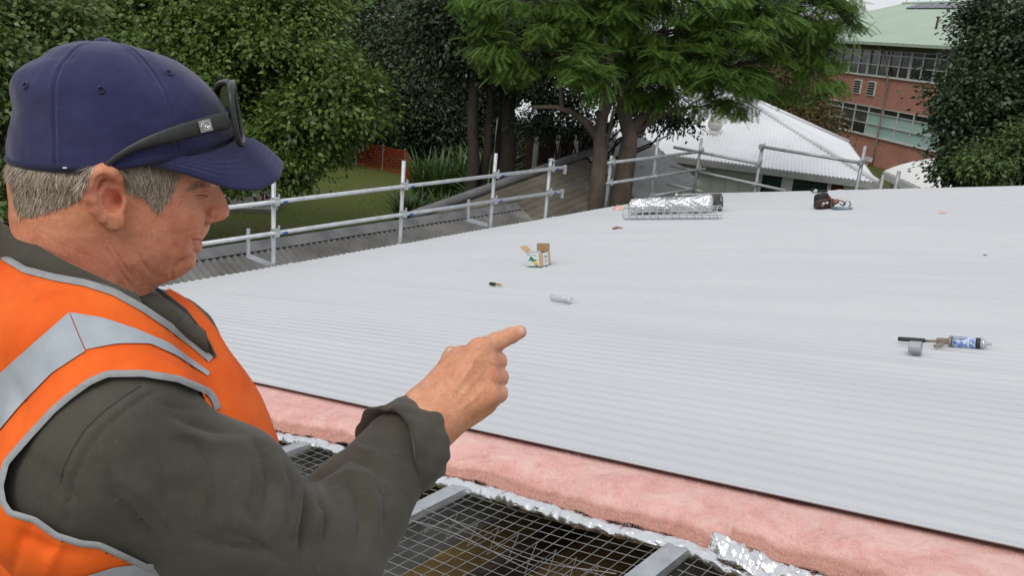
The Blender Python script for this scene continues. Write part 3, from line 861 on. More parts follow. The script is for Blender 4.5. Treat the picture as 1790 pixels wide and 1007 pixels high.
r0, r1 = fp(U0, RZ2, -RW), fp(U1 - 14, RZ2, -RW)
# ridge end found from the photograph's ridge corner
rr = ray(1578, 6); k_ = ((FP + fn * RW - EYE) @ fn) / (rr @ fn); rk = EYE + rr * k_
RZ2 = float(rk[2]); r0[2] = RZ2; r1 = rk.copy()
q = MB()
nrr = nrm(np.cross(e1 - e0, r0 - e0)); nrr *= np.sign(nrr[2])
def gro(u, v):
    a = e0 * (1 - u) + e1 * u; b = r0 * (1 - u) + r1 * u
    return a * (1 - v) + b * v + nrr * (0.02 if int(u * 400) % 4 == 0 else 0)
q.grid(gro, 400, 1); q.build('roof_slope', M_groof, bb)
q = MB(); bk = fp(U0, ZE, -2 * RW - .6); bk1 = fp(U1 + 1, ZE, -2 * RW - .6)
q.add([r0, r1, bk1, bk], [(0, 1, 2, 3)]); q.add([e1, bk1, r1], [(0, 1, 2)]); q.build('roof_slope', M_groof, bb)
q = MB(); q.bar(e0 - UP * .08, e1 - UP * .08, 0.14, 0.16); q.build('gutter', M_groof, bb)
q = MB(); q.tube([r0 + UP * .03, r1 + UP * .03], .1, 6); q.build('ridge_cap', M_groof, bb)
q = MB()   # ridge walkway rail
for k in range(18):
    p = r1 + nrm(r0 - r1) * (0.4 + k * 1.4); q.bar(p, p + UP * 0.55, 0.05, 0.05, fd)
q.build('ridge_rail', M_trimw, bb)
# downpipe
pts = [fp(fu(1548, 84), ZE - .1, .6), fp(fu(1546, 96), ZU1 + .1, .30), fp(fu(1547, 100), ZU1 - .05, .14), fp(fu(1557, 133), ZU0 - .15, .14), fp(fu(1556, 137), ZU0 - .3, .1), fp(fu(1540, 225), 1.2, .1), fp(fu(1540, 225), 0.1, .1)]
q = MB(); q.tube(pts, 0.055, 8); q.build('downpipe', mat('brown_grey_pipe', (0.22, 0.18, 0.16), 0.6), bb, True)
# louvred vents
for x in (1497, 1522):
    c = fp(fu(x, 165), 4.35, .03); v_ = MB(); v_.box(c, (fd, fn, UP), (.42, .04, .42)); vv = v_.build('vent_frame', M_trimw, bb)
    for k in range(5):
        q = MB(); q.box(c - fn * .045 + UP * (-.3 + .15 * k), (fd, fn, UP), (.34, .02, .045)); q.build('louvre', M_dark, bb)
# roof pipe and solar panels
def on_groof(x, y):
    r = ray(x, y); k = ((e0 - EYE) @ nrr) / (r @ nrr); return EYE + r * k
p = on_groof(1636, 50); q = MB(); q.tube([p, p + UP * 0.62], .07, 8); q.tube([p + UP * .6, p + UP * .68], .11, 8); q.build('vent_pipe', mat('rusty_pipe', (0.10, 0.05, 0.03), 0.7), bb, True)
ps = [on_groof(x, y) for x, y in ((1583, 15.5), (1735, 15.5), (1735, 7.5), (1604, 8))]
for k in range(8):
    a0, a1 = k / 8 + .004, (k + 1) / 8 - .004
    q = MB(); V = [ps[0] * (1 - a0) + ps[1] * a0, ps[0] * (1 - a1) + ps[1] * a1, ps[3] * (1 - a1) + ps[2] * a1, ps[3] * (1 - a0) + ps[2] * a0]
    q.add([v + nrr * .10 for v in V] + [v + nrr * .05 for v in V], [(0, 1, 2, 3), (0, 4, 5, 1), (1, 5, 6, 2), (2, 6, 7, 3), (3, 7, 4, 0)])
    q.build('solar_panel', mat('solar_glass', (0.055, 0.06, 0.075), 0.3), bb)
# small white fitting on the wall
c = fp(fu(1527, 272), 0.35, .3); q = MB(); q.box(c, (fd, fn, UP), (.3, .1, .12)); q.bar(c, c - UP * .5, .08, .08, fd); q.build('wall_fitting', M_trimw, bb)

# ---- white vaulted canopy at the right
CZ = 2.9
k0, k1 = at_z(1547, 299, CZ), at_z(1660, 352, CZ)
kd = nrm(k1 - k0); kr = np.cross(kd, UP); kr = kr if kr[0] > 0 else -kr
k0 = k0
cp = thing('vaulted_canopy', 'cream white vaulted canopy roof beside the brick wall', 'canopy', (*(k0 + kr * 1.5)[:2], 0))
M_cream = mat('cream_canopy_steel', (0.66, 0.655, 0.62), 0.5, col2=(0.74, 0.735, 0.70), scale=0.8)
LK = float(np.linalg.norm(k1 - k0)) + 3
HW = 2.6
def vault(u, v, n_=0.0):
    a = math.pi * (0.80 - 0.60 * v)
    hx = (math.cos(math.pi * .80) - math.cos(a)) / math.cos(math.pi * .80)
    hz = (math.sin(a) - math.sin(math.pi * .80)) / (1 - math.sin(math.pi * .80))
    return k0 + kd * (LK * u) + kr * (HW * hx) + UP * (0.62 * hz + n_ + 0.008 * (int(u * 60) % 3 == 0))
q = MB(); q.grid(vault, 60, 24); q.build('vault_roof', M_cream, cp, True)
q = MB(); q.bar(k0 - UP * .12, k0 + kd * LK - UP * .12, .10, .2); q.build('gutter', M_trimw, cp)
q = MB(); q.tube([vault(0, v, -.04) for v in np.linspace(0, 1, 18)], .05, 6); q.build('end_rib', M_trimw, cp)
for u in (0.05, 0.5, 0.95):
    for v in (0.03, 0.97):
        p = vault(u, v); q = MB(); q.bar([p[0], p[1], 0], [p[0], p[1], p[2] - .05], .1, .1, (1, 0, 0)); q.build('post', M_trimw, cp)

# ---- scaffold guard rails
M_blue = mat('blue_paint_mark', (0.02, 0.10, 0.40), 0.5)
def coupler(mb, p, d):
    mb.box(p, (d, np.cross(UP, d), UP), (.03, .04, .04))
    mb.tube([p + d * .045 - UP * .02, p + d * .045 + UP * .07], .013, 6); mb.tube([p - d * .045 + UP * .03, p - d * .045 - UP * .06], .013, 6)
def lift(P, y):
    lo, hi = -20.0, 30.0
    for _ in range(40):
        mid = (lo + hi) / 2
        if proj([P[0], P[1], mid])[1] > y: lo = mid
        else: hi = mid
    return lo
def guard(label, P0, d, posts, rails, blue=(), brackets=(), m_=M_galvw, r=0.0242):
    """posts: (x, ybase, ytop or (xtop,ytop), zbase); rails: ((x,y),(x,y))"""
    root = thing('scaffold_guardrail', label, 'scaffold', (*P0[:2], 0), 'tube scaffold guard rails round the roof')
    pp = []
    for x, yb, yt, zb in posts:
        b = on_v(x, yb, P0, d); zt = lift(b, yt); q = MB()
        q.tube([[b[0], b[1], zb if zb is not None else b[2] - .3], [b[0], b[1], zt]], r, 10); q.build('post', m_, root, True); pp.append(b)
    nv = np.cross(UP, d); nv = nv * np.sign(nv @ (EYE - P0)) 
    for (xa, ya), (xb, yb) in rails:
        a, b = on_v(xa, ya, P0, d) + nv * .05, on_v(xb, yb, P0, d) + nv * .05
        q = MB(); q.tube([a, b], r * .97, 10); q.build('rail', m_, root, True)
        for p in pp:
            u = (p - a) @ d; lu = (b - a) @ d
            if 0.02 < u / lu < 1.02 or abs(u) < .1:
                c = a + (b - a) * (u / lu); q = MB(); coupler(q, c - nv * .02, d); cq = q.build('coupler', M_galvd if m_ is M_galvd else M_galv, root)
                if blue:
                    q = MB(); q.tube([c + d * .07 - UP * .002, c + d * .13 - UP * .002], r * 1.03, 8); q.build('blue_mark', M_blue, root)
    return root, nv
PE = roof(S0 - 0.10, 6.0)
g1, nv = guard('galvanised scaffold guard rail along the eave, between the lawn and the new roof', PE, T_,
      [(478, 462, 315, 2.2), (699, 428, 281, 2.2), (857, 396, 268, 2.2), (953, 378, 278, 2.2), (250, 505, 345, 2.2)],
      [((200, 384), (983, 291)), ((200, 446), (978, 333))], blue=True)
for (x, y), (xm, ym), (xb, yb) in (((434, 400), (434, 447), (476, 464)), ((819, 349), (818, 384), (850, 393))):
    q = MB(); a, b, c = (on_v(*w_, PE, T_) for w_ in ((x, y), (xm, ym), (xb, yb)))
    q.tube([a, b], .02, 8); b2 = b.copy(); q.bar(b2, c, .05, .05); q.build('toe_board_bracket', M_galvw, g1)
for (x, y) in ((983, 291), (978, 333)):
    p = on_v(x, y, PE, T_) + nv * .05; q = MB(); q.bar(p + UP * .03, p - UP * .10, .03, .05, T_); q.build('end_clamp', M_galv, g1)
p = on_v(960, 280, PE, T_); q = MB(); q.tube([p + UP * .0, p + T_ * .06 + UP * .01, p + T_ * .12 - UP * .02], .02, 6); q.tube([p + T_ * .03, p + T_ * .04 - UP * .2], .014, 6); q.build('hook_clamp', M_galv, g1)
PE2 = roof(S0 - 0.25, 12.5)
guard('scaffold guard rail standing behind the foil roll at the far corner', PE2, T_,
      [(1059, 358, 272, None), (1137, 344, 245, None), (1213, 334, 241, None)],
      [((1058, 284), (1222, 264)), ((1056, 320), (1228, 294)), ((1138, 341), (1208, 330))], m_=M_galvd, r=.026)
PE3 = roof(-5.0, TEND + 1.2)
guard('scaffold guard rail beyond the far roof edge in front of the white-roofed block', PE3, SH,
      [(1320, 332, 254, 2.4), (1497, 331, 255, 2.4), (1539, 331, 306, 2.4), (1565, 331, 299, 2.4)],
      [((1180, 257), (1330, 286)), ((1334, 256), (1506, 284)), ((1175, 289), (1375, 333)), ((1168, 320.5), (1230, 335))], m_=M_galvd, r=.03)
# ================================================================== VEGETATION
def unit_rand(n, r):
    v = r.normal(size=(n, 3)); return v / np.linalg.norm(v, axis=1, keepdims=True)

def quads_from(P, D, Nn, L, Wd, fold=0.25, curl=0.15):
    """P leaf bases, D directions, Nn normals, L lengths, Wd widths -> verts, quads"""
    Nn = Nn - D * np.sum(Nn * D, 1, keepdims=True); Nn /= np.maximum(np.linalg.norm(Nn, axis=1, keepdims=True), 1e-6)
    Sd = np.cross(D, Nn)
    L = L[:, None]; Wd = Wd[:, None]
    mid = P + D * L * 0.45
    V = np.stack([P, mid + Sd * Wd + Nn * Wd * fold, P + D * L - Nn * L * curl, mid - Sd * Wd + Nn * Wd * fold], 1).reshape(-1, 3)
    Fq = np.arange(len(P) * 4).reshape(-1, 4)
    return V, Fq

def clumps(ells, n_cl, r, shell=0.55):
    """ells: list of (centre, (rx, ry, rz), weight); clump centres biased to the outer shell"""
    w = np.array([e[2] for e in ells], float); w /= w.sum()
    idx = r.choice(len(ells), n_cl, p=w)
    C = np.array([e[0] for e in ells])[idx]; R = np.array([e[1] for e in ells])[idx]
    d = unit_rand(n_cl, r); rad = shell + (1 - shell) * r.random(n_cl) ** 0.6
    return C + d * R * rad[:, None], d

def crown(ells, n_leaf, n_cl, size, r, spread=0.35, droop=0.3, up=0.6, ratio=0.27, shell=0.55):
    cc, cd = clumps(ells, n_cl, r, shell)
    k = r.integers(0, n_cl, n_leaf)
    off = r.normal(size=(n_leaf, 3)) * spread * (0.6 + 0.8 * r.random(n_cl))[k][:, None]
    off[:, 2] *= 0.6
    P = cc[k] + off
    out = cd[k] * 0.5 + off / (spread * 1.5) * 0.6
    D = out + unit_rand(n_leaf, r) * 0.8; D[:, 2] -= droop; D /= np.linalg.norm(D, axis=1, keepdims=True)
    Nn = out * 0.5 + unit_rand(n_leaf, r) * 0.6; Nn[:, 2] += up
    L = size * (0.65 + 0.7 * r.random(n_leaf)); Wd = L * ratio
    return quads_from(P, D, Nn, L, Wd), cc

def branches(mb, base, targets, r, r0, n_seg=6, wob=0.12):
    for t in targets:
        t = np.asarray(t); b = np.asarray(base)
        ln = np.linalg.norm(t - b)
        u = np.linspace(0, 1, n_seg + 1)
        pts = b + np.outer(u, t - b); pts[:, 2] += np.sin(u * math.pi) * ln * 0.08
        pts[1:-1] += r.normal(size=(n_seg - 1, 3)) * wob * ln * 0.2
        mb.tube(pts, r0 * (1 - 0.85 * u), 6)

def E(x, y, d, rx, ry=None, rz=None, w=None):
    ry = rx if ry is None else ry; rz = rx if rz is None else rz
    return (at(x, y, d), (rx, ry, rz), w if w is not None else rx * rz)

M_bark = mat('grey_brown_bark', (0.055, 0.042, 0.032), 0.95, col2=(0.11, 0.088, 0.068), scale=5, detail=8, bump=0.8, bscale=14, bdist=0.03, stretch=(1, 1, 0.25))
M_barkd = mat('dark_brown_bark', (0.022, 0.017, 0.014), 0.95, col2=(0.045, 0.036, 0.028), scale=5, detail=8, bump=0.8, bscale=14, bdist=0.03, stretch=(1, 1, 0.25))  # same bark pattern as above in a darker brown
M_lf_a = leaf_mat('glossy_mid_green_leaf', [(0.026, 0.055, 0.012), (0.08, 0.145, 0.028), (0.145, 0.225, 0.046), (0.25, 0.32, 0.09)], 0.34, .38)
M_lf_b = leaf_mat('fresh_green_leaf', [(0.04, 0.075, 0.018), (0.085, 0.14, 0.03), (0.14, 0.20, 0.055), (0.22, 0.28, 0.085)], 0.36, .35)
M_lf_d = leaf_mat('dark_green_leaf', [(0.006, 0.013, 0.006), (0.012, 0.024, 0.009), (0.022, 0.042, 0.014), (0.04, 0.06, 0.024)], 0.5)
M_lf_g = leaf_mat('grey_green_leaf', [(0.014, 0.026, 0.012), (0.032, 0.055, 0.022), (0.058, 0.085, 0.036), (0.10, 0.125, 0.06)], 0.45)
M_lf_j = leaf_mat('feathery_green_leaf', [(0.05, 0.105, 0.020), (0.10, 0.19, 0.036), (0.155, 0.265, 0.055), (0.23, 0.34, 0.09)], 0.5, 0.45)
M_lf_r = leaf_mat('deep_green_glossy_leaf', [(0.009, 0.020, 0.010), (0.02, 0.042, 0.017), (0.042, 0.076, 0.026), (0.08, 0.125, 0.042)], 0.33)

M_lf_j2 = leaf_mat('young_green_leaf', [(0.02, 0.045, 0.012), (0.05, 0.095, 0.022), (0.09, 0.15, 0.035), (0.15, 0.21, 0.06)], 0.4)
def tree(name, label, base, ells, n_leaf, n_cl, size, lm, bark, trunk_r, seed, group=None, **kw):
    r = np.random.default_rng(seed)
    base = np.array([base[0], base[1], 0.0])
    t = thing(name, label, 'tree', base, group)
    (V, Fq), cc = crown(ells, n_leaf, n_cl, size, r, **kw)
    put('crown', mesh_np('crown', V, Fq, lm), t)
    mb = MB()
    top = np.mean([e[0] for e in ells], 0); fork = base + (top - base) * 0.45
    mb.tube([base, base + (fork - base) * .5 + np.array([.1, 0, 0]), fork], [trunk_r, trunk_r * .8, trunk_r * .7], 10)
    tg = [e[0] for e in ells] + list(cc[:: max(1, len(cc) // 14)])
    branches(mb, fork, tg, r, trunk_r * 0.45)
    mb.build('trunk', bark, t, True)
    return t

# big dense tree behind the man
tree('broadleaf_tree', 'large dense broad-leaved tree filling the upper left behind the man', at(250, 300, 21),
     [E(300, 120, 20.5, 3.6, 2.6, 2.6), E(470, 150, 19.5, 1.9, 1.5, 2.0), E(575, 175, 19, 1.15, 1.1, 0.95), E(500, 255, 18.6, 0.95, .9, 0.7), E(470, 300, 18.6, 0.75, .7, 0.45), E(560, 235, 18.8, .8, .7, .5),
      E(420, 10, 20, 2.3, 1.8, 1.6), E(540, 60, 20, 1.0, 1.0, 1.2), E(30, 300, 20, 1.5, 1.4, 1.6), E(120, 180, 20, 2.2, 1.8, 2.4), E(380, 260, 19.5, 1.2, 1.1, 1.0)],
     140000, 560, 0.135, M_lf_a, M_bark, 0.35, 11, spread=0.30, droop=0.35, shell=.62)
tree('leafy_tree', 'lighter green leafy tree reaching in at the far left edge', at(-90, 420, 11.5),
     [E(10, 60, 11.2, 0.95, .9, 0.75), E(90, 20, 11.4, 0.6, .6, .4), E(-30, 190, 11, .75, .8, .9), E(-10, 350, 11, .5, .5, .6), E(130, 100, 11.6, .28, .3, .22)],
     26000, 170, 0.085, M_lf_b, M_bark, 0.14, 12, spread=0.16, ratio=0.3)
# dark trees behind the lawn
DG = 'dark trees behind the lawn'
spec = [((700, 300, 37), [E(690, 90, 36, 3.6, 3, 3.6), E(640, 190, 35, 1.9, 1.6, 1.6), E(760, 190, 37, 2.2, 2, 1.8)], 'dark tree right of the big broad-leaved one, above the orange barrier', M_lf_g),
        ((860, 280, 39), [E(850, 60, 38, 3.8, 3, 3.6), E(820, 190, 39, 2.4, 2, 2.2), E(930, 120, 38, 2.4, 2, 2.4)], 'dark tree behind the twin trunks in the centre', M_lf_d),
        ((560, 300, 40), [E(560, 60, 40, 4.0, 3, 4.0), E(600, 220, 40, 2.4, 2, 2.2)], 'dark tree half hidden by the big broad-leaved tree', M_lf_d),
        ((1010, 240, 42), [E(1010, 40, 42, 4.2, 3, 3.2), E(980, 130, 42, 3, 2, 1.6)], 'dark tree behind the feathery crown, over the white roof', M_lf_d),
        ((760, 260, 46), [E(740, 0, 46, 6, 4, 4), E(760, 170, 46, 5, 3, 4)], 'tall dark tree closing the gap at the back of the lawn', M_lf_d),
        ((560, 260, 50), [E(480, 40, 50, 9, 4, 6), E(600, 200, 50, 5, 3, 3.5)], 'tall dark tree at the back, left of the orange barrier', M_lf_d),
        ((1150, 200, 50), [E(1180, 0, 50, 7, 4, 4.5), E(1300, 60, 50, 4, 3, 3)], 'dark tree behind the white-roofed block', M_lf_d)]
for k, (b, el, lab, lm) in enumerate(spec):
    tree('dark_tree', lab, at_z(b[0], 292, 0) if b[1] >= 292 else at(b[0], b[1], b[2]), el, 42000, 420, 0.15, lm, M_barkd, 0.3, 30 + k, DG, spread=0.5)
# understorey shrubs at the foot of the wood
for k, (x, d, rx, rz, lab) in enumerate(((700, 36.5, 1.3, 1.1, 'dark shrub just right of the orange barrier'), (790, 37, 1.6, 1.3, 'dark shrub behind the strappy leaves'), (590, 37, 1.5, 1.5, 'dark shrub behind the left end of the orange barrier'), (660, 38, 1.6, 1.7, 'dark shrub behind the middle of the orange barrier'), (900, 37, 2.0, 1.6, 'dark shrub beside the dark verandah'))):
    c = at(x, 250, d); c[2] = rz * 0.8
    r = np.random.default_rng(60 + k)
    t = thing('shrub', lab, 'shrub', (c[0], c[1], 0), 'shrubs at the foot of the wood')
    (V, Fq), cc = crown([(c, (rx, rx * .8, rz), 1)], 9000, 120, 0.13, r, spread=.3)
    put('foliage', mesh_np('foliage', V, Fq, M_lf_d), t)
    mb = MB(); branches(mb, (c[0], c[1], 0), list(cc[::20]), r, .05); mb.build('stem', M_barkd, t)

# trunks standing together in the middle
for k, (pts, rad, lab) in enumerate((
        ([(822, 345), (828, 290), (826, 200), (832, 100), (838, 20)], 0.20, 'dark straight trunk, leftmost of the trunks behind the strappy leaves'),
        ([(838, 340), (852, 260), (858, 180), (850, 110), (846, 30)], 0.15, 'slim dark leaning trunk, second of the trunks behind the strappy leaves'),
        ([(882, 335), (890, 260), (888, 190), (900, 110), (915, 20)], 0.27, 'thick black trunk beside the strappy leaves, rightmost of its group'),
        ([(868, 338), (872, 250), (880, 180), (868, 120), (860, 30)], 0.13, 'slim dark trunk leaning against the thick black one'))):
    d = 19.0 + 0.3 * k
    rad *= .78
    P = [at(x, y, d) for x, y in pts]; base = P[0].copy(); base[2] = 0.0
    t = thing('tree', lab, 'tree', base, 'dark trunks in the middle')
    mb = MB(); mb.tube([base] + P, [rad * 1.1] + [rad * (1 - .1 * i) for i in range(len(P))], 10); mb.build('trunk', M_barkd, t, True)
    r = np.random.default_rng(80 + k)
    (V, Fq), cc = crown([(P[-1], (1.6, 1.4, 1.1), 1), (P[-2] + np.array([.6 * (-1) ** k, 0, .3]), (1.0, 1.0, .6), .4)], 14000, 160, 0.11, r, spread=.3)
    put('crown', mesh_np('crown', V, Fq, M_lf_g), t)
    mb = MB(); branches(mb, P[-2], list(cc[::12]), r, .07); mb.build('limbs', M_barkd, t)

# ---- feathery jacaranda-like trees
def frond_template(n=13):
    Vb = []
    for i in range(n):
        x = 0.12 + 0.86 * i / (n - 1)
        ln = 0.26 * math.sin(math.pi * min(1, 0.25 + 0.72 * (1 - x) + 0.1)) + 0.05
        for sgn in (1, -1):
            d = np.array([0.42, sgn * 0.9, -0.10]); d /= np.linalg.norm(d); s = np.array([d[1], -d[0], 0]) * 0.030
            b = np.array([x, 0, -0.22 * x * x])
            Vb.append([b, b + d * ln * .5 + s, b + d * ln + np.array([0, 0, -.02]), b + d * ln * .5 - s])
    return np.array(Vb).reshape(-1, 3)
FT = frond_template()
def fronds(ells, n_fr, n_cl, size, r, spread=0.17, droop=0.12):
    cc, cd = clumps(ells, n_cl, r, 0.35)
    k = r.integers(0, n_cl, n_fr)
    az = r.random(n_fr) * 2 * math.pi
    D = np.c_[np.cos(az), np.sin(az), -droop - 0.35 * r.random(n_fr)] + cd[k] * 0.5
    D /= np.linalg.norm(D, axis=1, keepdims=True)
    P = cc[k] + r.normal(size=(n_fr, 3)) * spread * np.array([1, 1, .35]) - D * size * .3
    Nn = np.array([0, 0, 1.0]) + unit_rand(n_fr, r) * 0.35
    Nn -= D * np.sum(Nn * D, 1, keepdims=True); Nn /= np.linalg.norm(Nn, axis=1, keepdims=True)
    Sd = np.cross(Nn, D); L = size * (0.6 + 0.7 * r.random(n_fr))
    V = P[:, None, :] + L[:, None, None] * (FT[None, :, 0, None] * D[:, None, :] + FT[None, :, 1, None] * Sd[:, None, :] + FT[None, :, 2, None] * Nn[:, None, :])
    V = V.reshape(-1, 3)
    return V, np.arange(len(V)).reshape(-1, 4), cc
def jac(label, trunk_pts, d, limbs, ells, n_fr, n_cl, seed, rad):
    r = np.random.default_rng(seed)
    P = [at(x, y, d) for x, y in trunk_pts]; base = P[0].copy(); base[2] = 0
    t = thing('jacaranda_tree', label, 'tree', base, 'feathery trees beyond the roof corner')
    V, Fq, cc = fronds(ells, n_fr, n_cl, 0.34, r)
    put('crown', mesh_np('crown', V, Fq, M_lf_j), t)
    mb = MB(); mb.tube([base] + P, [rad * 1.15] + [rad * (1 - .09 * i) for i in range(len(P))], 12); mb.build('trunk', M_bark, t, True)
    for pts, r0 in limbs:
        mb = MB(); Q = [at(*p) if len(p) == 3 else at(*p, d) for p in pts]; mb.tube(Q, np.linspace(r0, r0 * .35, len(Q)), 8); mb.build('limb', M_bark, t, True)
    mb = MB()
    for c in cc[::3]:
        j = min(range(len(P)), key=lambda i: np.linalg.norm(P[i] - c) + (0 if i > 1 else 9))
        branches(mb, P[j], [c], r, rad * .16, 7, .2)
    mb.build('twigs', M_bark, t)
    return t
jac('feathery tree with slim trunk and bent side limb, left of the pair', [(1042, 362), (1046, 310), (1050, 270), (1047, 235), (1056, 190), (1062, 130), (1070, 60), (1075, -40)], 16.2,
    [([(1046, 246), (1025, 215), (1000, 196), (970, 187), (930, 187, 16.0)], .085), ([(982, 190), (980, 150), (976, 110), (955, 56)], .05), ([(1058, 260), (1068, 215), (1075, 180)], .05), ([(1050, 215), (1065, 190), (1078, 150)], .06)],
    [E(1010, 100, 15.5, .55, .5, .30), E(1040, 132, 15.3, .48, .5, .28), E(985, 62, 15.7, .5, .5, .25), E(960, 7, 15.6, .6, .6, .3), E(880, 37, 15.8, .45, .5, .35), E(862, 77, 15.9, .3, .4, .3), E(905, 102, 16, .4, .4, .3), E(1040, 22, 16, .9, .8, .5), E(850, -3, 15.6, .45, .5, .2), E(930, 122, 16.4, .4, .4, .25), E(1100, -38, 16, 1.2, 1, .5)],
    3200, 120, 101, .165)
jac('feathery tree with thick forked trunk and broad drooping crown over the white roof', [(1084, 352), (1092, 300), (1098, 262), (1101, 236), (1090, 195), (1090, 150), (1110, 80), (1120, -20)], 16.8,
    [([(1101, 238), (1118, 212), (1138, 185), (1160, 150), (1190, 100), (1240, 40)], .13), ([(1160, 150), (1230, 130), (1300, 110), (1380, 100)], .07), ([(1190, 100), (1300, 60), (1400, 20)], .07)],
    [E(1150, 44, 16.4, .9, .8, .5), E(1190, 104, 16, .7, .7, .4), E(1270, 69, 16.2, .9, .8, .5), E(1260, 134, 16.2, .65, .6, .3), E(1350, 29, 16.6, .95, .9, .55), E(1430, 24, 17, .75, .8, .6), E(1420, 84, 17, .50, .6, .45), E(1440, 139, 17, .28, .5, .25), E(1465, -6, 17.2, .25, .5, .25),
     E(1240, -6, 16.4, 1.1, 1, .5), E(1330, 104, 16.6, .7, .7, .35), E(1210, 169, 16.5, .5, .5, .2), E(1330, 154, 16.8, .45, .5, .22), E(1400, 154, 17, .25, .4, .2), E(1140, 164, 16.9, .45, .4, .2), E(1400, -46, 17, 1.2, 1, .4), E(1110, 104, 16.6, .5, .5, .4), E(1425, 164, 17, .18, .3, .15), E(1275, 179, 16.5, .3, .4, .12)],
    6600, 190, 102, .21)
# dark small-leaved tree between trunk and white roof, seen against the light
tree('small_leaved_tree', 'dark small-leaved tree seen against the white roof behind the bent limb', at(955, 300, 19.5),
     [E(975, 150, 19, .9, .8, .55), E(1000, 215, 18.8, .8, .6, .28), E(1140, 205, 18.2, .7, .6, .22), E(1110, 140, 18.5, .8, .7, .6), E(940, 215, 19.2, .5, .5, .25), E(1190, 215, 18.2, .35, .4, .12)],
     17000, 260, 0.085, M_lf_d, M_barkd, 0.12, 55, spread=.2)
# right-hand tree
tree('glossy_tree', 'dark glossy-leaved tree at the right edge in front of the brick building', at(1760, 420, 14.2),
     [E(1765, 130, 14, .80, .8, .75), E(1695, 170, 13.8, .42, .5, .42), E(1722, 60, 14.2, .24, .4, .3), E(1760, 30, 14.2, .55, .6, .5), E(1720, 230, 13.8, .62, .6, .45), E(1700, 290, 13.6, .42, .5, .35), E(1790, 270, 13.6, .8, .7, .6), E(1650, 165, 13.9, .18, .3, .14), E(1665, 215, 13.8, .22, .3, .16), E(1850, 150, 14, 1.0, .9, 1.0), E(1670, 255, 13.7, .22, .3, .2)],
     56000, 330, 0.082, M_lf_r, M_barkd, 0.16, 66, spread=.18, ratio=.3)
tree('light_green_sapling', 'yellow-green young tree in front of the dark glossy tree, low at the right', at(1725, 420, 12.9),
     [E(1722, 285, 12.8, .26, .3, .22), E(1785, 245, 12.8, .18, .2, .15)], 3200, 60, 0.075, M_lf_j2, M_bark, 0.05, 67, spread=.12)
tree('rust_leaved_tree', 'brownish-leaved tree showing between feathery crown and brick wall', at(1350, 260, 32),
     [E(1370, 130, 32, 1.2, 1, 1.0), E(1410, 210, 31, 1.0, .8, .8), E(1340, 170, 32, 1.2, 1, .7)], 16000, 200, 0.13,
     leaf_mat('rusty_green_leaf', [(0.03, 0.04, 0.012), (0.07, 0.06, 0.018), (0.12, 0.075, 0.02), (0.09, 0.10, 0.03)]), M_barkd, 0.16, 68, spread=.3)

# ---- strappy-leaved clumps
M_strap = leaf_mat('strap_leaf', [(0.022, 0.055, 0.014), (0.045, 0.095, 0.022), (0.075, 0.14, 0.035), (0.14, 0.20, 0.07)], 0.4)
names = ['left of the trunks, front', 'left of the trunks, back', 'directly before the dark trunks', 'right of the dark trunks', 'right of the dark trunks, with pale tips', 'lowest, by the walkway roof', 'small, at the left end of the planting', 'tallest, behind the guard rail', 'between barrier and trunks']
for k, (x, y, d, h, n) in enumerate(((770, 320, 29, 2.0, 130), (805, 320, 29.5, 2.1, 130), (850, 330, 27, 1.8, 110), (905, 318, 25, 2.0, 130), (930, 312, 25, 2.0, 110), (775, 362, 25, 1.4, 130), (715, 372, 25.5, 1.3, 110), (850, 310, 30, 2.3, 120), (740, 318, 30, 1.8, 110))):
    r = np.random.default_rng(200 + k)
    b = at(x, y, d); b[2] = 0.0
    t = thing('strappy_plant', 'clump of long strap-shaped green leaves, ' + names[k], 'plant', b, 'strap-leaved clumps by the walkway')
    mb = MB()
    for j in range(n):
        az = r.random() * 6.283; ln = h * (0.7 + 0.5 * r.random()); lean = 0.25 + 0.75 * r.random(); w0 = 0.035 + 0.02 * r.random()
        p0 = b + np.array([math.cos(az), math.sin(az), 0]) * 0.25 * r.random() * 1.5
        side = np.array([-math.sin(az), math.cos(az), 0]); V = []
        for i, u in enumerate(np.linspace(0, 1, 6)):
            p = p0 + np.array([math.cos(az), math.sin(az), 0]) * ln * lean * u ** 1.6 * .75 + UP * ln * (u - 0.42 * lean * u ** 2.6)
            wd_ = w0 * (1 - u ** 2.2) + .003
            V += [p - side * wd_, p + side * wd_]
        mb.add(V, [(2 * i, 2 * i + 1, 2 * i + 3, 2 * i + 2) for i in range(5)])
    mb.build('leaves', M_strap, t)

# ---- fallen leaves on the lawn
r = np.random.default_rng(300); n = 2600
P = np.c_[r.uniform(-16, 4, n), r.uniform(14, 38, n), np.full(n, 0.06)]
D = np.c_[unit_rand(n, r)[:, :2], np.zeros(n)]; D /= np.linalg.norm(D, axis=1, keepdims=True)
V, Fq = quads_from(P, D, np.tile([0, 0, 1.0], (n, 1)) + unit_rand(n, r) * .4, 0.05 + .05 * r.random(n), 0.015 + .015 * r.random(n))
o = put('leaf_litter', mesh_np('leaf_litter', V, Fq, leaf_mat('fallen_leaf', [(0.06, 0.05, 0.02), (0.14, 0.10, 0.03), (0.20, 0.16, 0.06), (0.10, 0.12, 0.03)], .7, 0)))
tag(o, 'scattered fallen leaves on the lawn', 'leaf litter'); kind(o, 'stuff')

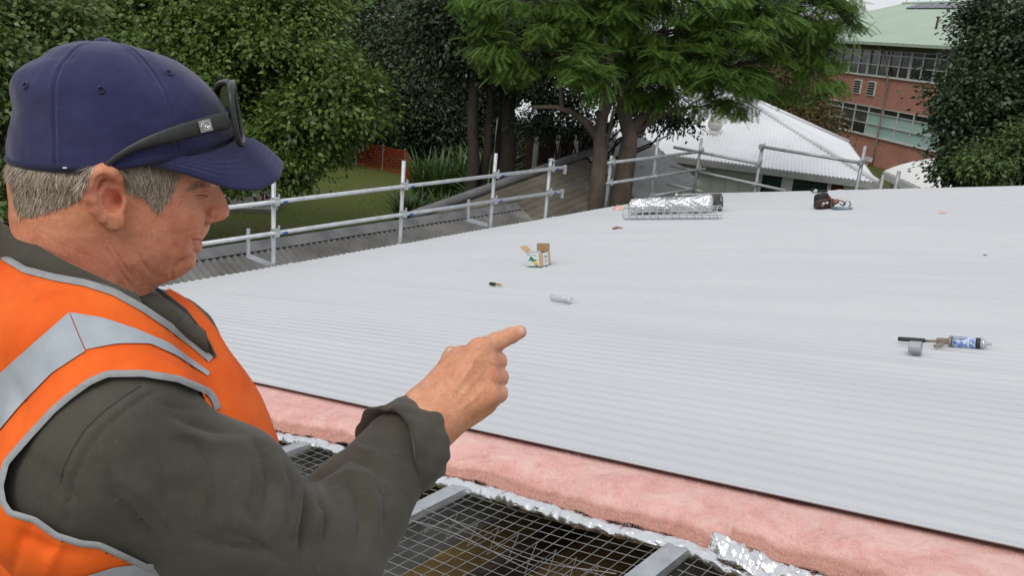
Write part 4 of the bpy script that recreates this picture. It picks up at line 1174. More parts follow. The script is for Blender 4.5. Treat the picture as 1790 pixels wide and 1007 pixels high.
# ---- distant woodland closing the view to the left
r = np.random.default_rng(400); el = []
for az in np.arange(-88, 2, 5.5):
    a_ = math.radians(az + r.uniform(-2, 2)); dd = 62 + r.uniform(-5, 8)
    el.append((np.array([dd * math.sin(a_), dd * math.cos(a_), 4.5 + r.uniform(-1, 1.5)]), (4.6, 4.0, 5.2), 1.0))
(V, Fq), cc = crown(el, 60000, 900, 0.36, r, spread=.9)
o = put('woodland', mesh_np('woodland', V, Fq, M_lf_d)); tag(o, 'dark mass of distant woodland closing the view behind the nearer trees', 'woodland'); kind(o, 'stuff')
# ================================================================== SMALL THINGS ON THE ROOF
CR = RC[:, 0]                                        # camera right in world
RX = nrm(CR - N_ * (CR @ N_)); RF = np.cross(N_, RX)  # on the roof plane: to the right / away
def lerp(a, b, u): return np.asarray(a) * (1 - u) + np.asarray(b) * u

# ---- open cardboard screw box
M_card = mat('brown_cardboard', (0.33, 0.21, 0.11), 0.85, col2=(0.38, 0.25, 0.14), scale=30)
M_cardi = mat('cardboard_inside', (0.24, 0.15, 0.075), 0.9)
M_cardo = mat('orange_card', (0.52, 0.35, 0.20), 0.8)
M_boxw = mat('white_printed_card', (0.66, 0.68, 0.68), 0.6)
M_gr = mat('green_print', (0.02, 0.20, 0.09), 0.6); M_ye = mat('yellow_print', (0.70, 0.52, 0.06), 0.6); M_ink = mat('dark_print', (0.05, 0.06, 0.08), 0.6)
bx = thing('screw_box', 'small open cardboard box with green and yellow emblem standing on the roof sheets', 'box', on_roof(947, 466))
fc = on_roof(947.5, 466.5, 0.001)
e1 = -RX * math.cos(.62) + RF * math.sin(.62); e2 = RX * math.sin(.62) + RF * math.cos(.62)
L1, L2, HB = .158, .135, .118
def panel(o, a, b, la, lb, th, name, mt, parent=bx):
    q = MB(); n_ = nrm(np.cross(a, b)); q.box(o + a * la / 2 + b * lb / 2, (a, b, n_), (la / 2, lb / 2, th / 2)); return q.build(name, mt, parent)
panel(fc, e1, N_, L1, HB, .003, 'side_panel', M_boxw); panel(fc + e2 * .002, e2, N_, L2, HB, .003, 'side_panel', M_boxw)
panel(fc + e1 * L1, e2, N_, L2, HB, .003, 'side_panel', M_cardi); panel(fc + e2 * L2, e1, N_, L1, HB, .003, 'side_panel', M_cardi)
panel(fc + N_ * .004, e1, e2, L1, L2, .003, 'base_panel', M_cardi)
panel(fc + e1 * L1 + N_ * HB, nrm(e1 * .75 + N_ * .66), e2, .085, L2 * .75, .003, 'flap', M_cardo)
panel(fc + e2 * L2 + N_ * HB + e1 * .0, nrm(N_ + e2 * .12), e1, .07, L1 * .85, .003, 'flap', M_card)
panel(fc + N_ * HB, nrm(N_ - e2 * .45), e1, .022, L1 * .8, .003, 'flap', M_boxw)
def decal(pts, mt, name, o=fc, a=e1, n_=None, off=.003):
    n_ = -e2 if n_ is None else n_
    q = MB(); q.add([o + a * (x * (L1 if a is e1 else L2)) + N_ * (z * HB) + n_ * off for x, z in pts], [tuple(range(len(pts)))]); return q.build(name, mt, bx)
# the emblem: a leaping animal in green with a golden curve under it (x runs right to left on this face)
decal([(.93, .42), (.80, .52), (.74, .72), (.64, .78), (.55, .62), (.44, .50), (.34, .58), (.30, .52), (.42, .40), (.54, .42), (.60, .34), (.66, .46), (.76, .44)], M_gr, 'green_emblem')
decal([(.55, .40), (.40, .42), (.26, .30), (.26, .16), (.38, .10), (.50, .22)], M_ye, 'yellow_emblem', off=.0034)
decal([(.50, .12), (.30, .05), (.24, .09), (.40, .15)], M_ink, 'emblem_line', off=.0038)
decal([(.92, .86), (.66, .88), (.66, .91), (.92, .89)], M_gr, 'print_line'); decal([(.55, .84), (.34, .80), (.34, .83), (.55, .87)], M_ink, 'print_line')
decal([(.16, 0.03), (0.0, 0.03), (0.0, .98), (.16, .98)], M_cardo, 'orange_band')
decal([(1, .0), (0.0, .0), (0.0, .045), (1, .045)], M_gr, 'green_band', off=.0042); decal([(0, .0), (1, .0), (1, .045), (0, .045)], M_gr, 'green_band', a=e2, n_=-e1, off=.0042)
decal([(0, .05), (.12, .05), (.12, .97), (0, .97)], M_cardo, 'orange_band', a=e2, n_=-e1); decal([(.78, .05), (1, .05), (1, .97), (.78, .97)], M_cardo, 'orange_band', a=e2, n_=-e1)
for z, x0, x1 in ((.70, .30, .62), (.64, .36, .58), (.36, .34, .60)):
    decal([(x0, z), (x1, z), (x1, z + .035), (x0, z + .035)], M_ink, 'print_line', a=e2, n_=-e1)

# ---- driver bit
a, b = on_roof(857, 499), on_roof(878, 501); d = nrm(b - a); Lb = np.linalg.norm(b - a)
t = thing('driver_bit', 'small brass and black driver bit lying left of the clear tube', 'driver bit', a)
q = MB(); q.lathe(a + N_ * .014, d, [(0, .013), (Lb * .42, .013), (Lb * .45, .010)], 6); q.build('socket', mat('blackened_steel', (0.05, 0.045, 0.03), 0.4, 0.7), t)
q = MB(); q.lathe(a + N_ * .014 + d * Lb * .45, d, [(0, .007), (Lb * .35, .007), (Lb * .36, .009), (Lb * .45, .009), (Lb * .5, .004)], 6); q.build('shank', mat('brass', (0.42, 0.27, 0.10), 0.35, 0.9), t)

# ---- clear plastic tube
a, b = on_roof(963, 526), on_roof(999, 530); d = nrm(b - a); Lb = np.linalg.norm(b - a); R_ = .023
t = thing('clear_tube', 'clear plastic tube lying on the roof in line with the pointing finger', 'tube', a)
def glass_mat():
    mt, nt, b_ = nt_of('clear_plastic'); b_.inputs['Base Color'].default_value = (.80, .84, .90, 1); b_.inputs['Roughness'].default_value = .08
    b_.inputs['Alpha'].default_value = .38; b_.inputs['Coat Weight'].default_value = .5
    return mt
M_clear = glass_mat()
o_ = a + N_ * R_
q = MB(); q.lathe(o_, d, [(0, R_ * .7), (.008, R_), (Lb * .86, R_), (Lb * .86, R_ * .92), (.008, R_ * .92)], 20); q.build('tube_body', M_clear, t, True)
q = MB(); q.lathe(o_ + d * Lb * .86, d, [(0, R_ * 1.06), (Lb * .10, R_ * 1.06), (Lb * .14, R_ * .8)], 20); q.build('cap', mat('frosted_cap', (.55, .57, .60), .3), t)
q = MB(); q.lathe(o_ + d * .012 - N_ * .004, d, [(0, .012), (Lb * .7, .012)], 8); q.build('contents', mat('grey_contents', (.55, .57, .60), .5), t)

# ---- sealant gun with cartridge
a, b = on_roof(1570, 600), on_roof(1728, 611); d = nrm(b - a); Lb = np.linalg.norm(b - a); ups = N_
t = thing('sealant_gun', 'caulking gun holding a blue and white sealant cartridge, lying at the right', 'caulking gun', a)
rc_ = .0245; ax0 = a + N_ * rc_
side = np.cross(N_, d)
M_blk = mat('black_rubber', (.03, .03, .032), .6); M_rodm = mat('dull_tan_steel', (.30, .25, .20), .5, .5)
q = MB(); q.lathe(ax0 - N_ * .004, d, [(0, .009), (.006, .0105), (Lb * .30, .0105), (Lb * .315, .007)], 10); q.build('rod_grip', M_blk, t, True)
q = MB(); q.tube([ax0 + d * Lb * .3 - N_ * .006, ax0 + d * Lb * .58], .0062, 8); q.build('plunger_rod', M_rodm, t, True)
q = MB(); q.bar(ax0 + d * Lb * .44, ax0 + d * Lb * .585, .030, .022, N_); q.lathe(ax0 + d * Lb * .565, d, [(0, .014), (.006, rc_ * 1.05), (.016, rc_ * 1.05)], 14); q.build('bracket', M_rodm, t)
q = MB(); q.tube([ax0 + d * Lb * .56, ax0 + d * Lb * .50 - side * .035 - N_ * .008, ax0 + d * Lb * .44 - side * .055 - N_ * .014], .008, 6); q.build('trigger', M_rodm, t)
c0_ = ax0 + d * Lb * .585; Lc = Lb * .345
q = MB(); q.lathe(c0_, d, [(0, rc_ * .98), (Lc, rc_ * .98)], 20); cart = q.build('cartridge', mat('white_plastic_tube', (.70, .71, .72), .35), t, True)
def band(u0, u1, mt, nm, rr=1.0):
    q = MB(); q.lathe(c0_ + d * Lc * u0, d, [(0, rc_ * rr), (Lc * (u1 - u0), rc_ * rr)], 20); q.build(nm, mt, t, True)
M_lab = mat('blue_label', (.10, .22, .58), .4, col2=(.55, .62, .78), scale=55, detail=2, lo=.46, hi=.56, stretch=(1, 1, 1))
M_nav = mat('dark_label_band', (.03, .025, .05), .4)
band(0.0, .10, M_nav, 'label_band', 1.004); band(.10, .80, M_lab, 'label', 1.002); band(.55, .63, mat('pale_label', (.55, .62, .64), .4), 'label_band', 1.006); band(.82, .98, M_nav, 'label_band', 1.004)
for k in range(5):   # rows of print
    q = MB(); an = .5 + .28 * k
    nn = N_ * math.sin(an) - side * math.cos(an)
    q.box(c0_ + d * Lc * .32 + nn * rc_ * 1.01, (d, np.cross(nn, d), nn), (Lc * .19, .0016, .0006)); q.build('print_line', M_nav if k % 2 else mat('white_print', (.7, .72, .74), .4), t)
q = MB(); q.lathe(c0_ + d * Lc, d, [(0, rc_), (.010, rc_ * .95), (.018, rc_ * .55), (.02, .008), (.038, .006)], 18); q.build('nozzle', mat('silver_nozzle', (.55, .55, .56), .3, .6), t, True)

# ---- grey cap lying beside it
c = on_roof(1600, 619); dcap = nrm(RX * .80 - RF * .55)
q = MB(); rr_ = .029; q.lathe(c + N_ * rr_ - dcap * .025, dcap, [(0, rr_ * .9), (.004, rr_), (.048, rr_), (.051, rr_ * .93), (.0485, rr_ * .90), (.0485, rr_ * .2)], 22)
tag(q.build('spray_cap', mat('grey_plastic_cap', (.36, .37, .40), .35, .3, col2=(.42, .43, .46), scale=20), None, False), 'short grey cylindrical cap just below the caulking gun', 'cap')

# ---- foil-faced insulation roll and wire mesh roll at the far corner
a, b = on_roof(1098, 376), on_roof(1246, 372); d = nrm(b - a); Lr = np.linalg.norm(b - a); sd_ = np.cross(N_, d)
t = thing('foil_roll', 'crumpled bright silver foil roll lying behind the wire mesh roll', 'foil roll', a)
def rollfn(r0, off, lift_, seed, amp=.02):
    def fn(u, v):
        an = 2 * math.pi * v
        p = a + d * (Lr * u) + N_ * (r0 + lift_) + sd_ * off
        k = 1 + amp / r0 * (math.sin(9 * u + 3 * an + seed) * .5 + math.sin(23 * u - 5 * an + seed * 2) * .35 + math.sin(41 * u + 7 * an) * .25 + math.sin(67 * u - 11 * an + seed) * .2)
        end = min(1, (min(u, 1 - u) / .04)) if True else 1
        k *= (.35 + .65 * math.sqrt(max(end, 0))) * (1 + .18 * u)
        return p + (N_ * math.sin(an) * .8 + sd_ * math.cos(an)) * r0 * k
    return fn
q = MB(); q.grid(rollfn(.125, .07, -.01, 1.0), 70, 48); q.build('foil_wrap', mat('bright_crumpled_foil', (.86, .86, .87), .22, 1.0, bump=1.0, bscale=38, bdist=.02), t, True)
q = MB()
for k in range(9):   # torn frills of foil at the right end
    u0 = .86 + .015 * k; p = a + d * Lr * (u0 + .04) + N_ * (.16 + .05 * math.sin(k * 2.1)) + sd_ * (.02 + .02 * k)
    V = [p + d * random.uniform(-.06, .08) + N_ * random.uniform(-.08, .08) + sd_ * random.uniform(-.06, .06) for _ in range(5)]
    q.add(V, [(0, 1, 2), (0, 2, 3), (0, 3, 4), (1, 2, 4)])
q.build('torn_frill', M_foil, t)
q = MB(); q.lathe(a - d * .02 + N_ * .12 + sd_ * .20 + d * .05, d, [(0, .06), (.0, .105), (Lr * 1.02, .12), (Lr * 1.02, .05)], 18); q.build('dark_core', mat('dark_roll_wrap', (.045, .042, .038), .6, col2=(.10, .09, .08), scale=12), t, True)
a2, b2 = on_roof(1093, 384), on_roof(1260, 383); d2 = nrm(b2 - a2); L2_ = np.linalg.norm(b2 - a2); s2 = np.cross(N_, d2); rm = .082
t = thing('mesh_roll', 'roll of galvanised wire mesh lying in front of the foil roll', 'wire mesh roll', a2)
q = MB()
for k in range(14):
    u = .01 + .98 * k / 13
    q.tube([a2 + d2 * L2_ * u + N_ * (rm + .003) + (N_ * math.sin(x) + s2 * math.cos(x)) * rm * (1 - .10 * x / 12.5) for x in np.linspace(0, 12.566, 37)], .0045, 4)
q.build('hoop_wires', M_galvw, t)
q = MB()
for k in range(22):
    x = 12.566 * k / 22; rr2 = rm * (1 - .10 * x / 12.5)
    q.tube([a2 + d2 * L2_ * u + N_ * (rm + .003) + (N_ * math.sin(x) + s2 * math.cos(x)) * rr2 for u in (0, 1)], .0032, 4)
q.build('long_wires', M_galvw, t)

# ---- tool belt
M_lea = mat('dark_brown_leather', (.035, .018, .014), .6, col2=(.075, .04, .03), scale=14, bump=.4)
M_tan = mat('tan_leather', (.26, .12, .065), .6, col2=(.34, .17, .10), scale=14)
M_web = mat('pale_webbing', (.52, .50, .46), .8); M_bl2 = mat('blue_grey_tool', (.24, .30, .36), .4, .4); M_bk2 = mat('black_webbing', (.015, .015, .018), .7)
c = on_roof(1440, 364)
t = thing('tool_belt', 'dark leather tool belt with pouches and pale webbing left on the roof', 'tool belt', c)
def blob(ctr, ax, rad, nm, mt, amp=.12, seed=0, ex=.6):
    def fn(u, v):
        th, ph = math.pi * (u - .5), 2 * math.pi * v
        f = lambda x: math.copysign(abs(x) ** ex, x)
        k = 1 + amp * math.sin(5 * u + 3 * ph + seed) * math.cos(4 * ph - 2 * u)
        return ctr + ax[0] * rad[0] * f(math.cos(th)) * f(math.cos(ph)) * k + ax[1] * rad[1] * f(math.cos(th)) * f(math.sin(ph)) * k + ax[2] * rad[2] * f(math.sin(th)) * k
    q = MB(); q.grid(fn, 12, 20); return q.build(nm, mt, t, True)
fr = (RX, RF, N_)
def tb(x, y, n=0): return on_roof(x, y) + N_ * n
blob(tb(1437, 364, .105), fr, (.085, .08, .085), 'pouch', M_bk2, .1, 1)
blob(tb(1441, 365, .065), fr, (.12, .09, .062), 'pouch', M_lea, .12, 2); blob(tb(1431, 365, .065), (nrm(RX - N_ * .5), RF, nrm(N_ + RX * .5)), (.05, .04, .03), 'pouch_flap', M_tan, .1, 3)
for k, (x, n) in enumerate(((1434, .07), (1440, .075), (1446, .085), (1438, .05))):
    blob(tb(x, 366.5, n), fr, (.016, .012, .013), 'fitting', M_trimw if k < 3 else M_tan, .05, k)
def strap(pts, w_, nm, mt):
    q = MB(); P = [tb(x, y, n) + RF * f_ for x, y, n, f_ in pts]
    V = []
    for p in P: V += [p - RF * w_ / 2, p + RF * w_ / 2, p + RF * w_ / 2 + N_ * .006, p - RF * w_ / 2 + N_ * .006]
    Fs = []
    for i in range(len(P) - 1):
        for j in range(4): Fs.append((4 * i + j, 4 * i + (j + 1) % 4, 4 * i + 4 + (j + 1) % 4, 4 * i + 4 + j))
    q.add(V, Fs); q.build(nm, mt, t, True)
strap([(1447, 366, .15, 0), (1451, 366, .145, 0), (1453, 366, .11, 0), (1454, 366, .06, 0), (1453, 366, .01, 0)], .06, 'belt_strap', M_tan)
strap([(1455, 366, .01, .02), (1455, 366, .09, .02), (1452, 366, .155, .02), (1449, 366, .16, .02), (1447, 366, .13, .02)], .05, 'belt_loop', M_bk2)
strap([(1461, 366, .06, 0), (1466, 366, .10, .0), (1472, 366, .105, 0), (1477, 366, .07, 0), (1473, 366, .04, 0), (1468, 366, .07, 0)], .045, 'belt_strap', M_bk2)
strap([(1460, 366, .07, .03), (1465, 366, .115, .03), (1471, 366, .11, .03)], .05, 'webbing', M_web)
strap([(1477, 366, .05, .02), (1481, 366, .105, .02), (1486, 366, .10, .02), (1488, 366, .06, .02), (1485, 366, .02, .02)], .05, 'webbing', M_web)
blob(tb(1462, 366, .10), fr, (.032, .03, .028), 'knot', M_tan, .1, 7)
q = MB(); q.tube([tb(1456, 367, .022), tb(1472, 367, .02), tb(1485, 367, .02)], [.022, .02, .014], 8); q.lathe(tb(1485, 367, .02), RX, [(0, .014), (.03, .016)], 8); q.build('tool_handle', M_bl2, t, True)

# ---- bits and pieces
def scrap(x, y, sx, sy, h, mt, name, label, cat, seed):
    r = np.random.default_rng(seed); c = on_roof(x, y)
    def fn(u, v):
        an = 2 * math.pi * v; k = 1 + .25 * math.sin(3 * an + seed) + .15 * math.sin(7 * an + 2 * seed)
        return c + RX * sx * math.cos(an) * u * k + RF * sy * math.sin(an) * u * k + N_ * (.002 + h * (1 - u * u) * (1 + .3 * math.sin(5 * an + 9 * u)))
    q = MB(); q.grid(fn, 5, 18); return tag(q.build(name, mt, None, True), label, cat)
scrap(1081, 366, .09, .12, .05, M_pink, 'wool_scrap', 'tuft of pink insulation against the left end of the mesh roll', 'scrap', 1)
scrap(1078, 399.5, .065, .04, .018, mat('rust_brown_scrap', (.16, .06, .045), .9, col2=(.3, .13, .11), scale=30), 'brown_scrap', 'flat reddish brown scrap in front of the mesh roll', 'scrap', 2)
scrap(1647, 372, .05, .04, .012, M_pink, 'wool_scrap', 'tiny pale pink tuft alone on the roof at right', 'scrap', 3)
scrap(1150, 410, .03, .02, .008, M_trimw, 'paper_scrap', 'tiny white scrap below the mesh roll', 'scrap', 4)
scrap(1722, 447, .016, .012, .006, M_lea, 'metal_offcut', 'tiny dark speck alone near the right edge', 'scrap', 5)
c = on_roof(1424, 338)
t = thing('hand_tool', 'small black hand tool lying at the far roof edge beyond the tool belt', 'hand tool', c)
q = MB(); q.lathe(c + N_ * .035 - RX * .03, RX, [(0, .03), (.05, .035), (.07, .02)], 10); q.build('head', M_web, t, True)
q = MB(); q.tube([c + N_ * .06 - RX * .05, c + N_ * .03 + RX * .04, c + N_ * .02 + RX * .20], [.03, .025, .016], 8); q.build('handle', M_bk2, t, True)
p = on_roof(1183, 348); q = MB(); q.lathe(p, N_, [(0, .03), (.06, .035), (.08, .02), (.10, .018)], 10)
tag(q.build('white_bottle', M_trimw, None, True), 'small white bottle just behind the foil roll', 'bottle')

# ================================================================== THINGS ON THE LAWN
M_red = mat('dark_red_steel', (.12, .012, .010), .5); M_tbl = mat('grey_timber_top', (.16, .14, .12), .8, col2=(.22, .2, .17), scale=5)
pc_ = at_z(432, 360, 0)
sl = MB(); sl.box(pc_ + UP * .05 + np.array([-.35, .15, 0]), (nrm([1, .25, 0]), nrm([-.25, 1, 0]), UP), (1.25, 1.15, .07))
tag(sl.build('concrete_slab', mat('worn_concrete', (.30, .28, .25), .9, col2=(.38, .36, .32), scale=3, bump=.2)), 'pale concrete slab on the lawn under the picnic table', 'slab')
t = thing('picnic_table', 'picnic table with dark red steel legs on the concrete slab', 'table', pc_ + UP * .1)
tx, ty = nrm([1, .15, 0]), nrm([-.15, 1, 0]); tc_ = pc_ + np.array([-.15, .25, .1])
for k in range(5):
    q = MB(); q.box(tc_ + UP * .74 + ty * (-.3 + .15 * k), (tx, ty, UP), (.95, .068, .02)); q.build('table_board', M_tbl, t)
for s in (-1, 1):
    for k in range(2):
        q = MB(); q.box(tc_ + UP * .44 + ty * s * (.68 + .15 * k - .07), (tx, ty, UP), (.95, .068, .02)); q.build('bench_board', M_tbl, t)
    for e in (-1, 1):
        q = MB(); q.bar(tc_ + tx * e * .6 + ty * s * .12 + UP * .72, tc_ + tx * e * .6 + ty * s * .45, .06, .06, tx); q.build('leg', M_red, t)
    q = MB(); q.tube([tc_ + tx * s * .6 - ty * .85 + UP * .38, tc_ + tx * s * .6 + ty * .85 + UP * .38], .03, 8); q.build('bench_bearer', M_red, t)

# ---- orange plastic barrier
M_org = mat('orange_barrier_plastic', (.36, .055, .02), .6, col2=(.26, .04, .015), scale=6)
pth = [at_z(622, 288, 0), at_z(668, 297, 0), at_z(706, 306, 0), at_z(738, 350, 0)]
t = thing('barrier_fence', 'sagging orange plastic barrier mesh across the back of the lawn', 'barrier', pth[0])
for p in pth:
    q = MB(); q.tube([p, p + UP * 1.08], .02, 6); q.build('stake', M_galvd, t)
for k in range(len(pth) - 1):
    a, b = pth[k], pth[k + 1]; ln = np.linalg.norm(b - a); q = MB(); dd = nrm(b - a); nn = np.cross(dd, UP)
    nvb = int(ln / .085)
    sag = lambda u: -.06 * math.sin(math.pi * u)
    for i in range(nvb + 1):
        u = i / nvb; q.bar(lerp(a, b, u) + UP * (.06 + sag(u)), lerp(a, b, u) + UP * (1.0 + sag(u)), .038, .006, dd)
    for j in range(9):
        z = .06 + .117 * j
        for i in range(8):
            q.bar(lerp(a, b, i / 8) + UP * (z + sag(i / 8)) + nn * .004, lerp(a, b, (i + 1) / 8) + UP * (z + sag((i + 1) / 8)) + nn * .004, .006, .03 if j in (0, 8) else .018, UP)
    kind(q.build('barrier_mesh', M_org, t), 'stuff')
# ================================================================== THE MAN
from mathutils.bvhtree import BVHTree

def c3(x, y, d):
    """camera-space point for a pixel at depth d"""
    return np.array([(x - CX) / F * d, -(y - CY) / F * d, -d])
def to_world(V): return EYE + np.asarray(V) @ RC.T
def to_px(V):
    V = np.asarray(V); return np.c_[CX + F * V[:, 0] / -V[:, 2], CY - F * V[:, 1] / -V[:, 2]]
UPC = RC[2].copy()                                   # world up in camera space

# ---- signed distance tools
def ell(P, c, r, ax=None):
    q = P - c
    if ax is not None: q = q @ np.asarray(ax).T
    r = np.asarray(r, float)
    k0 = np.linalg.norm(q / r, axis=1); k1 = np.linalg.norm(q / (r * r), axis=1)
    return k0 * (k0 - 1) / np.maximum(k1, 1e-9)
def cone(P, a, b, ra, rb):
    ab = b - a; h = np.clip(((P - a) @ ab) / (ab @ ab), 0, 1)
    return np.linalg.norm(P - a - h[:, None] * ab, axis=1) - (ra + (rb - ra) * h)
def chain(P, pts, rad, k=0.0):
    d = None
    for i in range(len(pts) - 1):
        e = cone(P, pts[i], pts[i + 1], rad[i], rad[i + 1]); d = e if d is None else (smin(d, e, k) if k else np.minimum(d, e))
    return d
def smin(a, b, k):
    h = np.maximum(k - np.abs(a - b), 0) / k; return np.minimum(a, b) - h * h * k * 0.25
def smax(a, b, k): return -smin(-a, -b, k)

def surf(fn, lo, hi, h, lip=1.6):
    """surface nets over a sparse grid"""
    lo = np.asarray(lo, float); hi = np.asarray(hi, float)
    n = (np.ceil((hi - lo) / h / 4).astype(int) * 4) + 1
    cn = (n - 1) // 4
    ci = np.stack(np.meshgrid(*[np.arange(k) for k in cn], indexing='ij'), -1).reshape(-1, 3)
    cc = lo + (ci * 4 + 2) * h
    cd = np.concatenate([fn(cc[i:i + 200000]) for i in range(0, len(cc), 200000)])
    near = np.abs(cd) < 4 * h * 0.9 * lip
    D = np.repeat(np.repeat(np.repeat(cd.reshape(cn), 4, 0), 4, 1), 4, 2)
    Mk = np.repeat(np.repeat(np.repeat(near.reshape(cn), 4, 0), 4, 1), 4, 2)
    D = np.pad(D, ((0, 1),) * 3, mode='edge'); Mk = np.pad(Mk, ((0, 1),) * 3, mode='edge')
    I = np.argwhere(Mk); P = lo + I * h
    D[Mk] = np.concatenate([fn(P[i:i + 250000]) for i in range(0, len(P), 250000)]) if len(P) else 0
    ins = D < 0
    allc = np.ones(tuple(np.array(D.shape) - 1), bool); anyc = np.zeros_like(allc)
    sl = [slice(0, -1), slice(1, None)]
    for a in (0, 1):
        for b in (0, 1):
            for c in (0, 1):
                q = ins[sl[a], sl[b], sl[c]]; allc &= q; anyc |= q
    cells = np.argwhere(anyc & ~allc)
    idx = np.full(allc.shape, -1, np.int32); idx[tuple(cells.T)] = np.arange(len(cells))
    acc = np.zeros((len(cells), 3)); cnt = np.zeros(len(cells))
    cor = [np.array(x) for x in ((0, 0, 0), (1, 0, 0), (0, 1, 0), (1, 1, 0), (0, 0, 1), (1, 0, 1), (0, 1, 1), (1, 1, 1))]
    for a in range(8):
        for b in range(a + 1, 8):
            if np.abs(cor[a] - cor[b]).sum() != 1: continue
            d0 = D[tuple((cells + cor[a]).T)]; d1 = D[tuple((cells + cor[b]).T)]
            x = (d0 < 0) != (d1 < 0); t = np.where(x, d0 / np.where(x, d0 - d1, 1), 0)
            acc += np.where(x[:, None], cor[a] + t[:, None] * (cor[b] - cor[a]), 0); cnt += x
    V = lo + (cells + acc / cnt[:, None]) * h
    Fs = []
    for ax in range(3):
        s0 = [slice(None)] * 3; s1 = [slice(None)] * 3; s0[ax] = slice(0, -1); s1[ax] = slice(1, None)
        ch = ins[tuple(s0)] != ins[tuple(s1)]
        e = np.argwhere(ch); o1, o2 = [k for k in range(3) if k != ax]
        ok = (e[:, o1] > 0) & (e[:, o2] > 0) & (e[:, o1] < allc.shape[o1]) & (e[:, o2] < allc.shape[o2]); e = e[ok]
        u = np.zeros(3, int); u[o1] = 1; w_ = np.zeros(3, int); w_[o2] = 1
        q = np.stack([idx[tuple((e - u - w_).T)], idx[tuple((e - w_).T)], idx[tuple(e.T)], idx[tuple((e - u).T)]], 1)
        flip = ins[tuple(e.T)] == (ax != 1)
        q = np.where(flip[:, None], q, q[:, ::-1]); Fs.append(q)
    Fq = np.concatenate(Fs); Fq = Fq[(Fq >= 0).all(1)]
    return V, Fq

def vnormals(V, Fq):
    a, b, c, d = (V[Fq[:, i]] for i in range(4)); n = np.cross(c - a, d - b)
    N = np.zeros_like(V)
    for i in range(4): np.add.at(N, Fq[:, i], n)
    return N / np.maximum(np.linalg.norm(N, axis=1, keepdims=True), 1e-12)
def relax(V, Fq, it=2, lam=0.5):
    for _ in range(it):
        S = np.zeros_like(V); K = np.zeros(len(V))
        for i in range(4):
            np.add.at(S, Fq[:, i], V[Fq[:, (i + 1) % 4]]); np.add.at(K, Fq[:, i], 1)
            np.add.at(S, Fq[:, i], V[Fq[:, (i - 1) % 4]]); np.add.at(K, Fq[:, i], 1)
        V = V + lam * (S / np.maximum(K, 1)[:, None] - V)
    return V
def poly_dist(Q, pts):
    """distance of 2-D points to a polyline and position 0..1 along it"""
    pts = np.asarray(pts, float); seg = np.linalg.norm(np.diff(pts, axis=0), axis=1); cum = np.r_[0, np.cumsum(seg)]
    best = np.full(len(Q), 1e9); par = np.zeros(len(Q))
    for i in range(len(pts) - 1):
        ab = pts[i + 1] - pts[i]; h = np.clip(((Q - pts[i]) @ ab) / max(ab @ ab, 1e-9), 0, 1)
        d = np.linalg.norm(Q - pts[i] - h[:, None] * ab, axis=1); m_ = d < best
        best = np.where(m_, d, best); par = np.where(m_, (cum[i] + h * seg[i]) / cum[-1], par)
    return best, par
def sculpt(V, Fq, strokes, facing=0.05, taper=True, sharp=False):
    """push the near surface along its normals: (polyline px, width px, millimetres)"""
    for pts, wpx, mm in strokes:
        N = vnormals(V, Fq); Q = to_px(V)
        lo_ = np.min(pts, 0) - 3 * wpx; hi_ = np.max(pts, 0) + 3 * wpx
        m_ = (Q > lo_).all(1) & (Q < hi_).all(1) & ((-V * N).sum(1) > facing * np.linalg.norm(V, axis=1))
        if not m_.any(): continue
        d, t = poly_dist(Q[m_], pts)
        amp = mm * 0.001 * (np.exp(-(d / wpx) ** 2) if not sharp else np.exp(-np.abs(d / wpx) ** 1.25))
        if taper and len(pts) > 1: amp *= np.sqrt(np.clip(np.sin(np.pi * np.clip(t, .02, .98)), 0, 1))
        V = V.copy(); V[m_] += N[m_] * amp[:, None]
    return V
def in_poly(Q, poly):
    poly = np.asarray(poly, float); x, y = Q[:, 0], Q[:, 1]; r = np.zeros(len(Q), bool); j = len(poly) - 1
    for i in range(len(poly)):
        xi, yi = poly[i]; xj, yj = poly[j]
        r ^= ((yi > y) != (yj > y)) & (x < (xj - xi) * (y - yi) / (yj - yi + 1e-12) + xi); j = i
    return r
def gs(d, w): return np.exp(-(d / w) ** 2)

# ---- frames
def frame(yaw, pitch_up, roll=0.0):
    """forward to the image right turned away by yaw; up leaning to the viewer by pitch_up"""
    up = np.array([math.sin(roll), math.cos(pitch_up) * math.cos(roll), math.sin(pitch_up)])
    f = np.array([math.cos(yaw), 0, -math.sin(yaw)]); f = nrm(f - up * (f @ up)); r = np.cross(f, up)
    return np.stack([f, r, up])                       # rows: forward, right (to viewer), up
HF = frame(math.radians(20), math.radians(15)); H0 = c3(195, 300, 0.88)
def hl(P): return (P - H0) @ HF.T                     # camera -> head local (f, r, u)
def hw(L): return H0 + np.asarray(L) @ HF
def hp(x, y, r):
    """point on the pixel's ray whose head-local r is given"""
    d = c3(x, y, 1.0); k = (r + H0 @ HF[1]) / (d @ HF[1]); return d * k
def med(x, y): L = hl(hp(x, y, 0.0)[None])[0]; return L[0], L[2]

